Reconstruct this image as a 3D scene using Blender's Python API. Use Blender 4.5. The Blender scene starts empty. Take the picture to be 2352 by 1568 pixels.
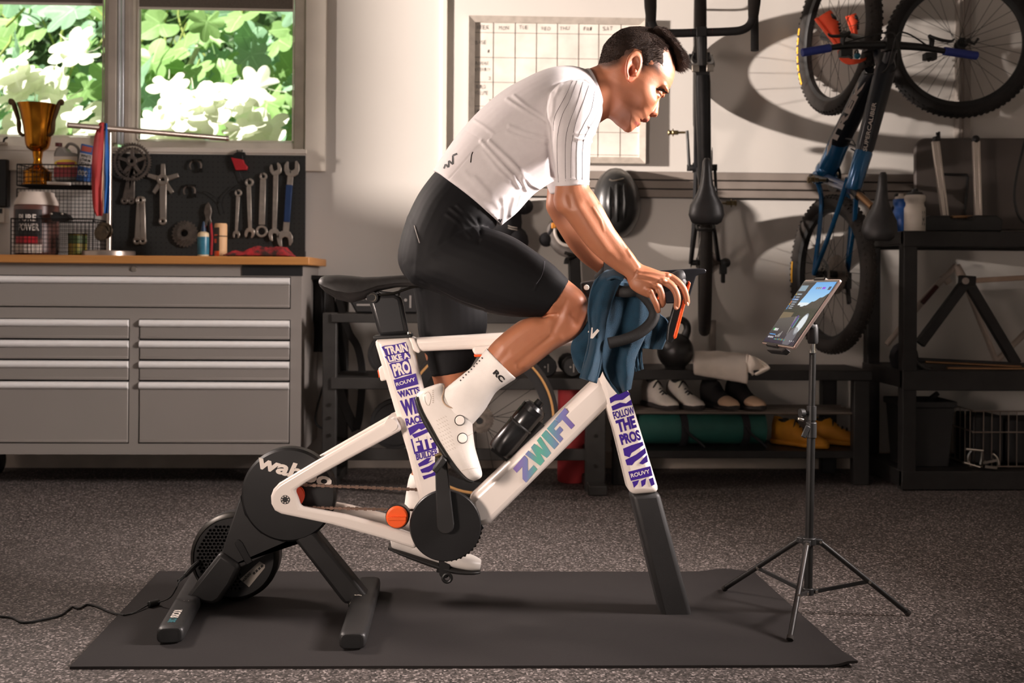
import bpy, bmesh, math, random
import numpy as np
from mathutils import Vector, Matrix, noise
from mathutils.bvhtree import BVHTree
random.seed(7); np.random.seed(7)
SC = bpy.context.scene
COL = SC.collection
V = Vector
PI = math.pi

# ------------------------------------------------------------------ camera
FPX, CX, CY, CH = 2350.0, 1176.0, 644.0, 0.953
YAW, ROLL = math.radians(2.0), math.radians(0.42)
FWD = V((math.sin(YAW), math.cos(YAW), 0))
_r = V((math.cos(YAW), -math.sin(YAW), 0)); _u = V((0, 0, 1))
RGT = _r * math.cos(ROLL) + _u * math.sin(ROLL)
UPV = _u * math.cos(ROLL) - _r * math.sin(ROLL)
CAMPOS = V((0, 0, CH))
cd = bpy.data.cameras.new('camera'); cam = bpy.data.objects.new('camera', cd); COL.objects.link(cam)
cd.sensor_fit = 'HORIZONTAL'; cd.sensor_width = 36.0; cd.lens = 36.0 * FPX / 2352.0
cd.shift_y = -(784.0 - CY) / 2352.0
cd.dof.use_dof = True; cd.dof.focus_distance = 2.85; cd.dof.aperture_fstop = 3.4
cd.clip_start = 0.05
M = Matrix((RGT, UPV, -FWD)).transposed().to_4x4(); M.translation = CAMPOS
cam.matrix_world = M
SC.camera = cam

# ------------------------------------------------------------------ light, sky, exposure
SC.view_settings.view_transform = 'Standard'; SC.view_settings.look = 'None'
SC.view_settings.gamma = 1.0; SC.view_settings.use_curve_mapping = False
SC.view_settings.exposure = 0.17
SC.cycles.use_denoising = True
SC.cycles.max_bounces = 8
w = bpy.data.worlds.new('sky'); SC.world = w; w.use_nodes = True
bg = w.node_tree.nodes['Background']; bg.inputs[0].default_value = (0.95, 0.885, 0.85, 1); bg.inputs[1].default_value = 0.115

def lamp(kind, name, loc, target, energy, color, **kw):
    d = bpy.data.lights.new(name, kind); o = bpy.data.objects.new(name, d); COL.objects.link(o)
    o.location = loc; d.energy = energy; d.color = color
    o.rotation_euler = (V(target) - V(loc)).to_track_quat('-Z', 'Y').to_euler()
    for k, v in kw.items(): setattr(d, k, v)
    return o
lamp('SUN', 'garden_sun', (-8, 2, 12), (-8 + 3.2, 2 + 2.6, 12 - 6.0), 11.5, (1.0, 0.95, 0.84), angle=0.01)
lamp('SPOT', 'low_sun_lamp', (-8.5, 2.0, 2.2), (1.0, 5.2, 1.9), 11500.0, (1.0, 0.87, 0.79), spot_size=math.radians(40), spot_blend=0.4, shadow_soft_size=0.12)
lamp('AREA', 'side_softbox', (2.8, 2.6, 1.95), (0.25, 2.85, 1.2), 55.0, (1.0, 0.88, 0.84), shape='RECTANGLE', size=0.45, size_y=0.9, spread=math.radians(70))
lamp('AREA', 'rear_rim_fill', (-2.7, 4.15, 2.35), (0.0, 2.95, 1.1), 24.0, (1.0, 0.84, 0.76), shape='RECTANGLE', size=0.6, size_y=0.6, spread=math.radians(80))  # added off-view lamp that rims the rider's back and calf
lamp('AREA', 'front_fill', (-1.9, 0.5, 1.0), (-0.02, 2.85, 0.76), 6.8, (1.0, 0.82, 0.72), shape='RECTANGLE', size=0.5, size_y=0.5, spread=math.radians(48))

# ------------------------------------------------------------------ helpers
def ray(px, py):
    return (RGT * ((px - CX) / FPX) - UPV * ((py - CY) / FPX) + FWD)
def P(px, py, Y):
    d = ray(px, py); return CAMPOS + d * (Y / d.y)
def PF(px, py, Z=0.0):
    d = ray(px, py); return CAMPOS + d * ((Z - CH) / d.z)
def PXM(Y): return FPX / Y          # pixels per metre at depth Y
def topx(p):
    d = V(p) - CAMPOS; z = d.dot(FWD)
    return CX + FPX * d.dot(RGT) / z, CY - FPX * d.dot(UPV) / z
def topx_np(a):
    d = a - np.array(CAMPOS); z = d @ np.array(FWD)
    return CX + FPX * (d @ np.array(RGT)) / z, CY - FPX * (d @ np.array(UPV)) / z

def frame(d):
    d = V(d).normalized(); a = V((0, 0, 1)) if abs(d.z) < 0.9 else V((1, 0, 0))
    x = d.cross(a).normalized(); y = d.cross(x).normalized(); return x, y, d

def catmull(pts, k):
    pts = [V(p) for p in pts]; out = []
    n = len(pts)
    for i in range(n - 1):
        p0 = pts[max(i - 1, 0)]; p1 = pts[i]; p2 = pts[i + 1]; p3 = pts[min(i + 2, n - 1)]
        for j in range(k):
            t = j / k
            out.append(0.5 * ((2 * p1) + (p2 - p0) * t + (2 * p0 - 5 * p1 + 4 * p2 - p3) * t * t + (3 * p1 - p0 - 3 * p2 + p3) * t ** 3))
    out.append(pts[-1]); return out

class MB:
    def __init__(s): s.v = []; s.f = []
    def add(s, vs, fs):
        o = len(s.v); s.v += [tuple(v) for v in vs]; s.f += [tuple(i + o for i in f) for f in fs]; return s
    def box(s, c, d, R=None):
        c = V(c); h = V(d) / 2; vs = []
        for z in (-1, 1):
            for y in (-1, 1):
                for x in (-1, 1):
                    q = V((x * h.x, y * h.y, z * h.z))
                    if R is not None: q = R @ q
                    vs.append(c + q)
        return s.add(vs, [(0, 2, 3, 1), (4, 5, 7, 6), (0, 1, 5, 4), (2, 6, 7, 3), (0, 4, 6, 2), (1, 3, 7, 5)])
    def bb(s, lo, hi):
        lo, hi = V(lo), V(hi); return s.box((lo + hi) / 2, hi - lo)
    def cyl(s, a, b, r, r2=None, n=16):
        a, b = V(a), V(b); r2 = r if r2 is None else r2
        x, y, d = frame(b - a); vs = []
        for c, rr in ((a, r), (b, r2)):
            for i in range(n):
                t = 2 * PI * i / n; vs.append(c + (x * math.cos(t) + y * math.sin(t)) * rr)
        fs = [(i, i + n, (i + 1) % n + n, (i + 1) % n) for i in range(n)]
        fs += [tuple(range(n)), tuple(range(2 * n - 1, n - 1, -1))]
        return s.add(vs, fs)
    def bar(s, a, b, wx, wy, up=None):
        a, b = V(a), V(b); d = (b - a).normalized()
        u = V(up).normalized() if up is not None else (V((0, 1, 0)) if abs(d.y) < 0.9 else V((0, 0, 1)))
        x = d.cross(u).normalized(); y = x.cross(d).normalized()
        vs = []
        for c in (a, b):
            for sx, sy in ((-1, -1), (1, -1), (1, 1), (-1, 1)): vs.append(c + x * sx * wx / 2 + y * sy * wy / 2)
        return s.add(vs, [(0, 4, 5, 1), (1, 5, 6, 2), (2, 6, 7, 3), (3, 7, 4, 0), (0, 1, 2, 3), (7, 6, 5, 4)])
    def tube(s, pts, r, n=8, closed=False, k=0):
        pts = [V(p) for p in pts]
        if k and not closed:
            if isinstance(r, (list, tuple)):
                m = len(pts); r = [r[min(int(i / k), m - 2)] * (1 - (i / k - min(int(i / k), m - 2))) + r[min(int(i / k), m - 2) + 1] * (i / k - min(int(i / k), m - 2)) for i in range((m - 1) * k + 1)]
            pts = catmull(pts, k)
        m = len(pts); rs = r if isinstance(r, (list, tuple)) else [r] * m
        vs = []; px = None
        for i, p in enumerate(pts):
            if closed: d = pts[(i + 1) % m] - pts[i - 1]
            else: d = pts[min(i + 1, m - 1)] - pts[max(i - 1, 0)]
            d = d.normalized() if d.length > 1e-9 else V((0, 0, 1))
            if px is None: x, y, _ = frame(d)
            else:
                x = px - d * px.dot(d); x = x.normalized() if x.length > 1e-6 else frame(d)[0]; y = d.cross(x)
            px = x
            for j in range(n):
                t = 2 * PI * j / n; vs.append(p + (x * math.cos(t) + y * math.sin(t)) * rs[i])
        fs = []
        for i in range(m if closed else m - 1):
            a = i * n; b = ((i + 1) % m) * n
            for j in range(n): fs.append((a + j, a + (j + 1) % n, b + (j + 1) % n, b + j))
        if not closed: fs += [tuple(range(n - 1, -1, -1)), tuple(range((m - 1) * n, m * n))]
        return s.add(vs, fs)
    def lathe(s, prof, o, ax=(0, 0, 1), n=24, closed=False):
        o = V(o); x, y, d = frame(ax); m = len(prof); vs = []
        for r, h in prof:
            for j in range(n):
                t = 2 * PI * j / n; vs.append(o + d * h + (x * math.cos(t) + y * math.sin(t)) * max(r, 1e-5))
        fs = []
        for i in range(m if closed else m - 1):
            a = i * n; b = ((i + 1) % m) * n
            for j in range(n): fs.append((a + j, b + j, b + (j + 1) % n, a + (j + 1) % n))
        if not closed: fs += [tuple(range(n)), tuple(range(m * n - 1, (m - 1) * n - 1, -1))]
        return s.add(vs, fs)
    def sph(s, c, r, nu=16, nv=10, R=None):
        c = V(c); r = V(r) if not isinstance(r, (int, float)) else V((r, r, r)); vs = []
        for i in range(nv + 1):
            p = PI * i / nv
            for j in range(nu):
                t = 2 * PI * j / nu
                q = V((r.x * math.sin(p) * math.cos(t), r.y * math.sin(p) * math.sin(t), r.z * math.cos(p)))
                if R is not None: q = R @ q
                vs.append(c + q)
        fs = []
        for i in range(nv):
            for j in range(nu):
                a = i * nu; b = a + nu; fs.append((a + j, b + j, b + (j + 1) % nu, a + (j + 1) % nu))
        return s.add(vs, fs)
    def loft(s, rings):
        n = len(rings[0]); m = len(rings); vs = [p for r in rings for p in r]; fs = []
        for i in range(m - 1):
            a = i * n; b = a + n
            for j in range(n): fs.append((a + j, a + (j + 1) % n, b + (j + 1) % n, b + j))
        fs += [tuple(range(n - 1, -1, -1)), tuple(range((m - 1) * n, m * n))]
        return s.add(vs, fs)
    def prism(s, poly, ext):
        poly = [V(p) for p in poly]; n = len(poly); e = V(ext)
        vs = poly + [p + e for p in poly]
        fs = [tuple(range(n)), tuple(range(2 * n - 1, n - 1, -1))] + [(i, i + n, (i + 1) % n + n, (i + 1) % n) for i in range(n)]
        return s.add(vs, fs)
    def pxprism(s, pts, Y, depth):      # outline at depth Y (near face), real thickness behind it
        return s.prism([P(x, y, Y) for x, y in pts], (0, depth, 0))
    def torus(s, c, ax, R, r, n=40, m=10, rz=None):
        c = V(c); x, y, d = frame(ax); rz = r if rz is None else rz; vs = []
        for i in range(n):
            t = 2 * PI * i / n; e = x * math.cos(t) + y * math.sin(t)
            for j in range(m):
                a = 2 * PI * j / m; vs.append(c + e * (R + r * math.cos(a)) + d * (rz * math.sin(a)))
        fs = [(i * m + j, ((i + 1) % n) * m + j, ((i + 1) % n) * m + (j + 1) % m, i * m + (j + 1) % m) for i in range(n) for j in range(m)]
        return s.add(vs, fs)
    def grid(s, fn, nu, nv):
        vs = [fn(i / nu, j / nv) for j in range(nv + 1) for i in range(nu + 1)]
        fs = [(j * (nu + 1) + i, j * (nu + 1) + i + 1, (j + 1) * (nu + 1) + i + 1, (j + 1) * (nu + 1) + i) for j in range(nv) for i in range(nu)]
        return s.add(vs, fs)

ORG = {}
def mesh_of(mb, org=(0, 0, 0), smooth=True, ang=38):
    me = bpy.data.meshes.new('mesh')
    o = V(org)
    vs = [(v[0] - o.x, v[1] - o.y, v[2] - o.z) for v in mb.v]
    me.from_pydata(vs, [], mb.f); 
    bm = bmesh.new(); bm.from_mesh(me); bmesh.ops.recalc_face_normals(bm, faces=bm.faces); bm.to_mesh(me); bm.free()
    if smooth:
        me.shade_smooth(); me.set_sharp_from_angle(angle=math.radians(ang))
    return me
def link(name, me, mat, parent=None, org=None):
    o = bpy.data.objects.new(name, me); COL.objects.link(o)
    me.name = name
    if mat is not None and len(me.materials) == 0: me.materials.append(mat)
    if parent is not None: o.parent = parent; ORG[o.name] = ORG[parent.name]
    else: o.location = V(org) if org else (0, 0, 0); ORG[o.name] = V(o.location)
    return o
def part(name, mb, mat, parent, bevel=0, smooth=True, ang=38, label=None, solid=0, sub=0, kind=None):
    me = mesh_of(mb, ORG[parent.name], smooth, ang); o = link(name, me, mat, parent)
    mods(o, bevel, solid, sub)
    if label: o['label'] = label
    if kind: o['kind'] = kind
    return o
def mods(o, bevel, solid=0, sub=0):
    if solid:
        m = o.modifiers.new('thickness', 'SOLIDIFY'); m.thickness = solid; m.offset = 0
    if bevel:
        m = o.modifiers.new('bevel', 'BEVEL'); m.width = bevel; m.segments = 2; m.limit_method = 'ANGLE'; m.angle_limit = math.radians(40)
        m.harden_normals = False
    if sub:
        m = o.modifiers.new('subd', 'SUBSURF'); m.levels = sub; m.render_levels = sub
def one(name, mb, mat, label=None, cat=None, group=None, bevel=0, org=None, kind=None, smooth=True, ang=38, solid=0, sub=0):
    if org is None:
        a = np.array(mb.v); org = V((float(a[:, 0].mean()), float(a[:, 1].mean()), float(a[:, 2].min())))
    me = mesh_of(mb, org, smooth, ang); o = link(name, me, mat, None, org); mods(o, bevel, solid, sub)
    if label: o['label'] = label
    if cat: o['category'] = cat
    if group: o['group'] = group
    if kind: o['kind'] = kind
    return o
def thing(name, label, cat, loc, group=None):
    o = bpy.data.objects.new(name, None); COL.objects.link(o); o.location = loc; o.empty_display_size = 0.05
    o['label'] = label; o['category'] = cat
    if group: o['group'] = group
    ORG[o.name] = V(loc); return o
def struct(name, loc=(0, 0, 0)):
    o = bpy.data.objects.new(name, None); COL.objects.link(o); o.location = loc; o['kind'] = 'structure'; ORG[o.name] = V(loc); return o
def sone(name, mb, mat, bevel=0): return one(name, mb, mat, kind='structure', bevel=bevel, org=(0, 0, 0))

def lin(c):
    if isinstance(c, str): c = tuple(int(c[i:i + 2], 16) / 255 for i in (0, 2, 4))
    return tuple((x / 12.92 if x <= 0.04045 else ((x + 0.055) / 1.055) ** 2.4) for x in c)
MATS = {}
def mat(name, col, rough=0.5, metal=0.0, col2=None, scale=8.0, amt=0.35, bump=0.0, bscale=60.0, spec=None, coat=0.0, sheen=0.0, emit=None, estr=1.0, trans=0.0, detail=4.0, stretch=None, attr=None, sss=0.0):
    if name in MATS: return MATS[name]
    m = bpy.data.materials.new(name); m.use_nodes = True; nt = m.node_tree; b = nt.nodes['Principled BSDF']
    c = lin(col); b.inputs['Base Color'].default_value = (*c, 1); b.inputs['Roughness'].default_value = rough; b.inputs['Metallic'].default_value = metal
    if spec is not None: b.inputs['Specular IOR Level'].default_value = spec
    if coat: b.inputs['Coat Weight'].default_value = coat; b.inputs['Coat Roughness'].default_value = 0.1
    if sheen: b.inputs['Sheen Weight'].default_value = sheen; b.inputs['Sheen Roughness'].default_value = 0.5
    if sss:
        b.inputs['Subsurface Weight'].default_value = sss; b.inputs['Subsurface Radius'].default_value = (0.012, 0.005, 0.003); b.inputs['Subsurface Scale'].default_value = 0.6
    if emit is not None:
        b.inputs['Emission Color'].default_value = (*lin(emit), 1); b.inputs['Emission Strength'].default_value = estr
    tc = nt.nodes.new('ShaderNodeTexCoord'); src = tc.outputs['Object']
    if stretch:
        mp = nt.nodes.new('ShaderNodeMapping'); mp.inputs['Scale'].default_value = stretch; nt.links.new(src, mp.inputs['Vector']); src = mp.outputs['Vector']
    base = None
    if attr:
        a = nt.nodes.new('ShaderNodeVertexColor'); a.layer_name = attr; base = a.outputs['Color']
    # every material carries a slight procedural variation
    n = nt.nodes.new('ShaderNodeTexNoise'); n.inputs['Scale'].default_value = scale; n.inputs['Detail'].default_value = detail
    nt.links.new(src, n.inputs['Vector'])
    c2 = lin(col2) if col2 else tuple(min(1, x * 1.25 + 0.004) for x in c)
    if base is None:
        r = nt.nodes.new('ShaderNodeMix'); r.data_type = 'RGBA'
        r.inputs['A'].default_value = (*c, 1); r.inputs['B'].default_value = (*c2, 1)
        rm = nt.nodes.new('ShaderNodeMapRange'); rm.inputs['From Min'].default_value = 0.5 - amt * 0.5; rm.inputs['From Max'].default_value = 0.5 + amt * 0.5
        nt.links.new(n.outputs['Fac'], rm.inputs['Value']); nt.links.new(rm.outputs[0], r.inputs['Factor']); nt.links.new(r.outputs['Result'], b.inputs['Base Color'])
    else:
        nt.links.new(base, b.inputs['Base Color'])
    if bump:
        n2 = nt.nodes.new('ShaderNodeTexNoise'); n2.inputs['Scale'].default_value = bscale; n2.inputs['Detail'].default_value = 5
        nt.links.new(src, n2.inputs['Vector'])
        bp = nt.nodes.new('ShaderNodeBump'); bp.inputs['Strength'].default_value = bump; bp.inputs['Distance'].default_value = 0.01
        nt.links.new(n2.outputs['Fac'], bp.inputs['Height']); nt.links.new(bp.outputs['Normal'], b.inputs['Normal'])
    MATS[name] = m; return m

def text_geo(s, bold=0.0, shear=0.0):
    cu = bpy.data.curves.new('lettering', 'FONT'); cu.body = s; cu.size = 1.0; cu.offset = bold; cu.shear = shear; cu.resolution_u = 3; cu.fill_mode = 'FRONT'
    o = bpy.data.objects.new('lettering', cu); COL.objects.link(o)
    dg = bpy.context.evaluated_depsgraph_get(); me = bpy.data.meshes.new_from_object(o.evaluated_get(dg))
    v = np.array([x.co[:2] for x in me.vertices]); f = [tuple(p.vertices) for p in me.polygons]
    bpy.data.objects.remove(o); bpy.data.curves.remove(cu); bpy.data.meshes.remove(me)
    v -= v.min(0); v /= np.maximum(v.max(0), 1e-6); return v, f
def text_on(mb, s, o, u, vv, n=(0, 0, 0), bold=0.0, shear=0.0):
    """flat lettering: o lower-left corner, u and vv the full width and height vectors"""
    v, f = text_geo(s, bold, shear); o, u, vv, n = V(o), V(u), V(vv), V(n)
    return mb.add([o + u * a + vv * b + n for a, b in v], f)
def text_px(mb, s, p0, pu, pv, Y, bold=0.0, shear=0.0):
    """p0 lower-left, pu lower-right, pv upper-left photo positions, on the plane Y"""
    o = P(*p0, Y); return text_on(mb, s, o, P(*pu, Y) - o, P(*pv, Y) - o, (0, 0, 0), bold, shear)

# ------------------------------------------------------------------ materials shared
M_wall = mat('wall_paint', 'd8d3cc', 0.75, scale=3, amt=1.2, col2='d2ccc5', bump=0.05, bscale=140)
M_trim = mat('white_trim', 'dcd4c8', 0.45, scale=5, amt=1.0, bump=0.03, bscale=40)
M_black = mat('black_plastic', '161616', 0.45, scale=20)
M_blackm = mat('matte_black', '131313', 0.7, scale=30, bump=0.05, bscale=300)
M_rub = mat('tire_rubber', '1c1a18', 0.85, col2='2d2621', scale=14, amt=0.5, bump=0.2, bscale=200)
M_steel = mat('brushed_steel', 'b9b2a8', 0.32, 1.0, scale=30)
M_chrome = mat('chrome', 'd8d4cc', 0.15, 1.0)
M_dsteel = mat('dark_steel', '3a3835', 0.4, 1.0)
M_blackmetal = mat('black_metal', '191817', 0.42, 0.3, scale=25, bump=0.02, bscale=120)
M_white = mat('white_paint', 'e9e2da', 0.28, scale=6, amt=1.5, coat=0.3)
M_purple = mat('purple_print', '3a1f86', 0.4, col2='42268f')
M_ink = mat('black_ink', '1b1818', 0.6)
M_orange = mat('orange_plastic', 'f4551c', 0.4)
M_red = mat('red_plastic', 'b3202a', 0.5)

# ------------------------------------------------------------------ room shell
YW = 5.2
wx0 = P(-160, 300, YW).x; wx1 = P(703, 200, YW).x; wz0 = P(400, 346, YW).z; wz1 = P(400, -60, YW).z
mb = MB()
mb.bb((-4.6, YW, 0), (wx0, YW + .16, 2.75)); mb.bb((wx1, YW, 0), (3.9, YW + .16, 2.75))
mb.bb((wx0, YW, 0), (wx1, YW + .16, wz0)); mb.bb((wx0, YW, wz1), (wx1, YW + .16, 2.75))
sone('wall_back', mb, M_wall)
mb = MB(); oy0, oy1, oz0, oz1 = 3.10, 3.565, 1.78, 2.55                     # unseen slot, added and sized to bound the low sun lamp beam
mb.bb((-4.75, -1.0, 0), (-4.6, oy0, 2.75)); mb.bb((-4.75, oy1, 0), (-4.6, YW + .16, 2.75)); mb.bb((-4.75, oy0, 0), (-4.6, oy1, oz0)); mb.bb((-4.75, oy0, oz1), (-4.6, oy1, 2.75))
sone('wall_left', mb, M_wall)
sone('wall_right', MB().bb((3.9, -1.0, 0), (4.05, YW + .16, 2.75)), M_wall)
sone('ceiling', MB().bb((-4.75, -1.0, 2.75), (4.05, YW + .16, 2.87)), M_wall)
# floor: speckled epoxy flake coating
m = bpy.data.materials.new('flake_floor'); m.use_nodes = True; nt = m.node_tree; b = nt.nodes['Principled BSDF']
tc = nt.nodes.new('ShaderNodeTexCoord')
vo = nt.nodes.new('ShaderNodeTexVoronoi'); vo.inputs['Scale'].default_value = 190; nt.links.new(tc.outputs['Object'], vo.inputs['Vector'])
cr = nt.nodes.new('ShaderNodeValToRGB'); cr.color_ramp.interpolation = 'CONSTANT'
sep = nt.nodes.new('ShaderNodeSeparateColor'); nt.links.new(vo.outputs['Color'], sep.inputs[0]); nt.links.new(sep.outputs[0], cr.inputs[0])
els = [(0.0, '3e3a37'), (0.22, '5a5350'), (0.45, '4c4643'), (0.62, '6e6663'), (0.78, '33302e'), (0.9, '9a908c')]
for i, (p, c) in enumerate(els):
    e = cr.color_ramp.elements[i] if i < 2 else cr.color_ramp.elements.new(p)
    e.position = p; e.color = (*lin(c), 1)
nz = nt.nodes.new('ShaderNodeTexNoise'); nz.inputs['Scale'].default_value = 1.3; nz.inputs['Detail'].default_value = 6; nt.links.new(tc.outputs['Object'], nz.inputs['Vector'])
mr = nt.nodes.new('ShaderNodeMapRange'); mr.inputs['From Min'].default_value = .3; mr.inputs['From Max'].default_value = .7; mr.inputs['To Min'].default_value = .85; mr.inputs['To Max'].default_value = 1.1
nt.links.new(nz.outputs['Fac'], mr.inputs['Value'])
hs = nt.nodes.new('ShaderNodeHueSaturation'); nt.links.new(cr.outputs[0], hs.inputs['Color']); nt.links.new(mr.outputs[0], hs.inputs['Value'])
nt.links.new(hs.outputs[0], b.inputs['Base Color']); b.inputs['Roughness'].default_value = 0.6; b.inputs['Specular IOR Level'].default_value = 0.25
bp = nt.nodes.new('ShaderNodeBump'); bp.inputs['Strength'].default_value = .25; bp.inputs['Distance'].default_value = .003; nt.links.new(vo.outputs['Distance'], bp.inputs['Height']); nt.links.new(bp.outputs['Normal'], b.inputs['Normal'])
M_floor = m
sone('floor', MB().bb((-4.6, -1.0, -.1), (3.9, YW + .16, 0)), M_floor)
M_base = mat('baseboard_paint', 'b7ab9f', 0.6)
sone('baseboard_back', MB().bb((-4.6, YW - .018, 0), (3.9, YW, .085)), M_base, 0.004)
# casing of the window and the vertical batten on the wall
cz0 = P(720, 394, YW).z; cx1 = P(750, 200, YW).x
def pzx(x, Y=YW): return P(x, 300, Y).x
sone('trim_1', MB().bb((wx1, YW - .022, cz0), (cx1, YW, 2.7)), M_trim, 0.003)
sone('trim_2', MB().bb((wx0, YW - .02, P(400, 396, YW).z), (wx1, YW, wz0)), M_trim, 0.003)
sone('trim_3', MB().bb((pzx(1014), YW - .014, P(1020, 1000, YW).z), (pzx(1026), YW, 2.75)), M_trim, 0.002)
# windows: two sashes with glass and a rolled blind each
M_glass = bpy.data.materials.new('window_glass'); M_glass.use_nodes = True; nt = M_glass.node_tree; nt.nodes.clear()
out = nt.nodes.new('ShaderNodeOutputMaterial'); mx = nt.nodes.new('ShaderNodeMixShader'); tr = nt.nodes.new('ShaderNodeBsdfTransparent'); gl = nt.nodes.new('ShaderNodeBsdfGlossy')
gl.inputs['Roughness'].default_value = 0.02; fr = nt.nodes.new('ShaderNodeFresnel'); fr.inputs['IOR'].default_value = 1.4
nzg = nt.nodes.new('ShaderNodeTexNoise'); nzg.inputs['Scale'].default_value = 2; crg = nt.nodes.new('ShaderNodeMapRange'); crg.inputs['To Min'].default_value = .93; crg.inputs['To Max'].default_value = 1.0
nt.links.new(nzg.outputs['Fac'], crg.inputs['Value']); nt.links.new(crg.outputs[0], tr.inputs['Color'])
nt.links.new(fr.outputs[0], mx.inputs[0]); nt.links.new(tr.outputs[0], mx.inputs[1]); nt.links.new(gl.outputs[0], mx.inputs[2]); nt.links.new(mx.outputs[0], out.inputs[0])
M_blind = mat('blind_fabric', '6f675e', 0.9, scale=200, bump=0.1, bscale=400)
M_sash = mat('vinyl_sash', 'd6d0c2', 0.4)
YG = YW + .06
def win(n, x0, x1):
    s = struct('window_%d' % n, (0, YG, 0))
    X0, X1 = P(x0, 200, YG).x, P(x1, 200, YG).x; Z0 = P(400, 325 if n == 2 else 318, YG).z; Z1 = wz1
    fw = .055
    f = MB()
    f.bb((X0 - fw, YG - .03, Z0 - fw), (X0, YG + .03, Z1)); f.bb((X1, YG - .03, Z0 - fw), (X1 + fw, YG + .03, Z1)); f.bb((X0, YG - .03, Z0 - fw), (X1, YG + .03, Z0))
    part('window_frame', f, M_sash, s, 0.006)
    g = MB(); g.bb((X0, YG - .036, Z0), (X0 + .006, YG - .03, Z1)); g.bb((X1 - .006, YG - .036, Z0), (X1, YG - .03, Z1)); g.bb((X0, YG - .036, Z0), (X1, YG - .03, Z0 + .006))
    part('glazing_bead', g, M_trim, s)
    part('pane', MB().bb((X0, YG - .004, Z0), (X1, YG + .004, Z1)), M_glass, s)
    bl = P(400, 14 if n == 1 else 20, YG).z
    part('blind', MB().bb((X0 + .004, YG - .028, bl), (X1 - .004, YG - .024, Z1)), M_blind, s)
    part('blind_hem_bar', MB().bb((X0 + .004, YG - .032, bl - .012), (X1 - .004, YG - .02, bl)), M_trim, s, 0.003)
    return s
win(1, -150, 243); win(2, 320, 677)
part_s = struct('trim_4', (0, YW, 0))
xa, xb = P(243, 200, YW).x + .03, P(318, 200, YW).x - .02
part('mullion_cover', MB().bb((P(252, 200, YW).x, YW - .03, P(280, 330, YW).z), (P(271, 200, YW).x, YW + .02, wz1)), mat('mullion_taupe', 'b3a99d', .5), part_s, 0.003)  # taupe, darker than the other trim
f = MB()
for xx in (273, 281): f.bb((P(xx, 200, YW).x, YW - .02, P(280, 332, YW).z), (P(xx + 6, 200, YW).x, YW + .03, wz1))
part('mullion_track', f, mat('aluminium_track', 'd8dade', .3, .6), part_s, 0.002)
part('mullion_post', MB().bb((P(288, 200, YW).x, YW - .018, P(280, 330, YW).z), (P(300, 200, YW).x, YW + .03, wz1)), mat('mullion_taupe', '9a9186', .5), part_s, 0.003)
# sill board under the sashes
sone('trim_5', MB().bb((wx0, YW - .03, wz0 - .012), (wx1 + .01, YW + .1, wz0 + .012)), M_trim, 0.004)

# ------------------------------------------------------------------ garden outside
M_ground = mat('garden_soil', '6b6149', 0.95, col2='8c8f5a', scale=3)
sone('ground', MB().bb((-12, YW + .16, -.25), (10, 16, -.05)), M_ground)
def leafmat(name, c, c2):
    m = mat(name, c, 0.45, col2=c2, scale=9, amt=.8)
    b = m.node_tree.nodes['Principled BSDF']; b.inputs['Transmission Weight'].default_value = 0.0
    nt = m.node_tree; t = nt.nodes.new('ShaderNodeBsdfTranslucent'); t.inputs[0].default_value = (*lin(c2), 1); mx = nt.nodes.new('ShaderNodeMixShader'); mx.inputs[0].default_value = .3
    tc = nt.nodes.new('ShaderNodeTexCoord'); sx = nt.nodes.new('ShaderNodeSeparateXYZ'); nt.links.new(tc.outputs['Object'], sx.inputs[0])
    def mth(op, a, b_=None):
        n = nt.nodes.new('ShaderNodeMath'); n.operation = op
        for k_, q in enumerate((a, b_)):
            if q is None: continue
            if isinstance(q, (int, float)): n.inputs[k_].default_value = q
            else: nt.links.new(q, n.inputs[k_])
        return n.outputs[0]
    an = mth('ARCTAN2', sx.outputs[0], mth('ADD', sx.outputs[1], .12)); rad = mth('POWER', mth('ADD', mth('MULTIPLY', sx.outputs[0], sx.outputs[0]), mth('MULTIPLY', sx.outputs[1], sx.outputs[1])), .5)
    vein = mth('LESS_THAN', mth('MULTIPLY', mth('ABSOLUTE', mth('SINE', mth('MULTIPLY', an, 2.5))), rad), .035)
    mv = nt.nodes.new('ShaderNodeMix'); mv.data_type = 'RGBA'; old = b.inputs['Base Color'].links[0].from_socket; nt.links.new(old, mv.inputs['A']); mv.inputs['B'].default_value = (*[min(1, x * 1.5 + .08) for x in lin(c2)], 1); nt.links.new(mth('MULTIPLY', vein, .7), mv.inputs['Factor']); nt.links.new(mv.outputs['Result'], b.inputs['Base Color'])
    o = nt.nodes['Material Output']; nt.links.new(b.outputs[0], mx.inputs[1]); nt.links.new(t.outputs[0], mx.inputs[2]); nt.links.new(mx.outputs[0], o.inputs[0]); return m
LM = [leafmat('fig_leaf_green', '84b062', 'a6cc86'), leafmat('fig_leaf_sunlit', 'eef5e0', 'f6fae8'), leafmat('fig_leaf_shaded', '7aa682', '9cc4a4')]  # full sun and leaf shade painted into the near-white and blue-green tones
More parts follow.
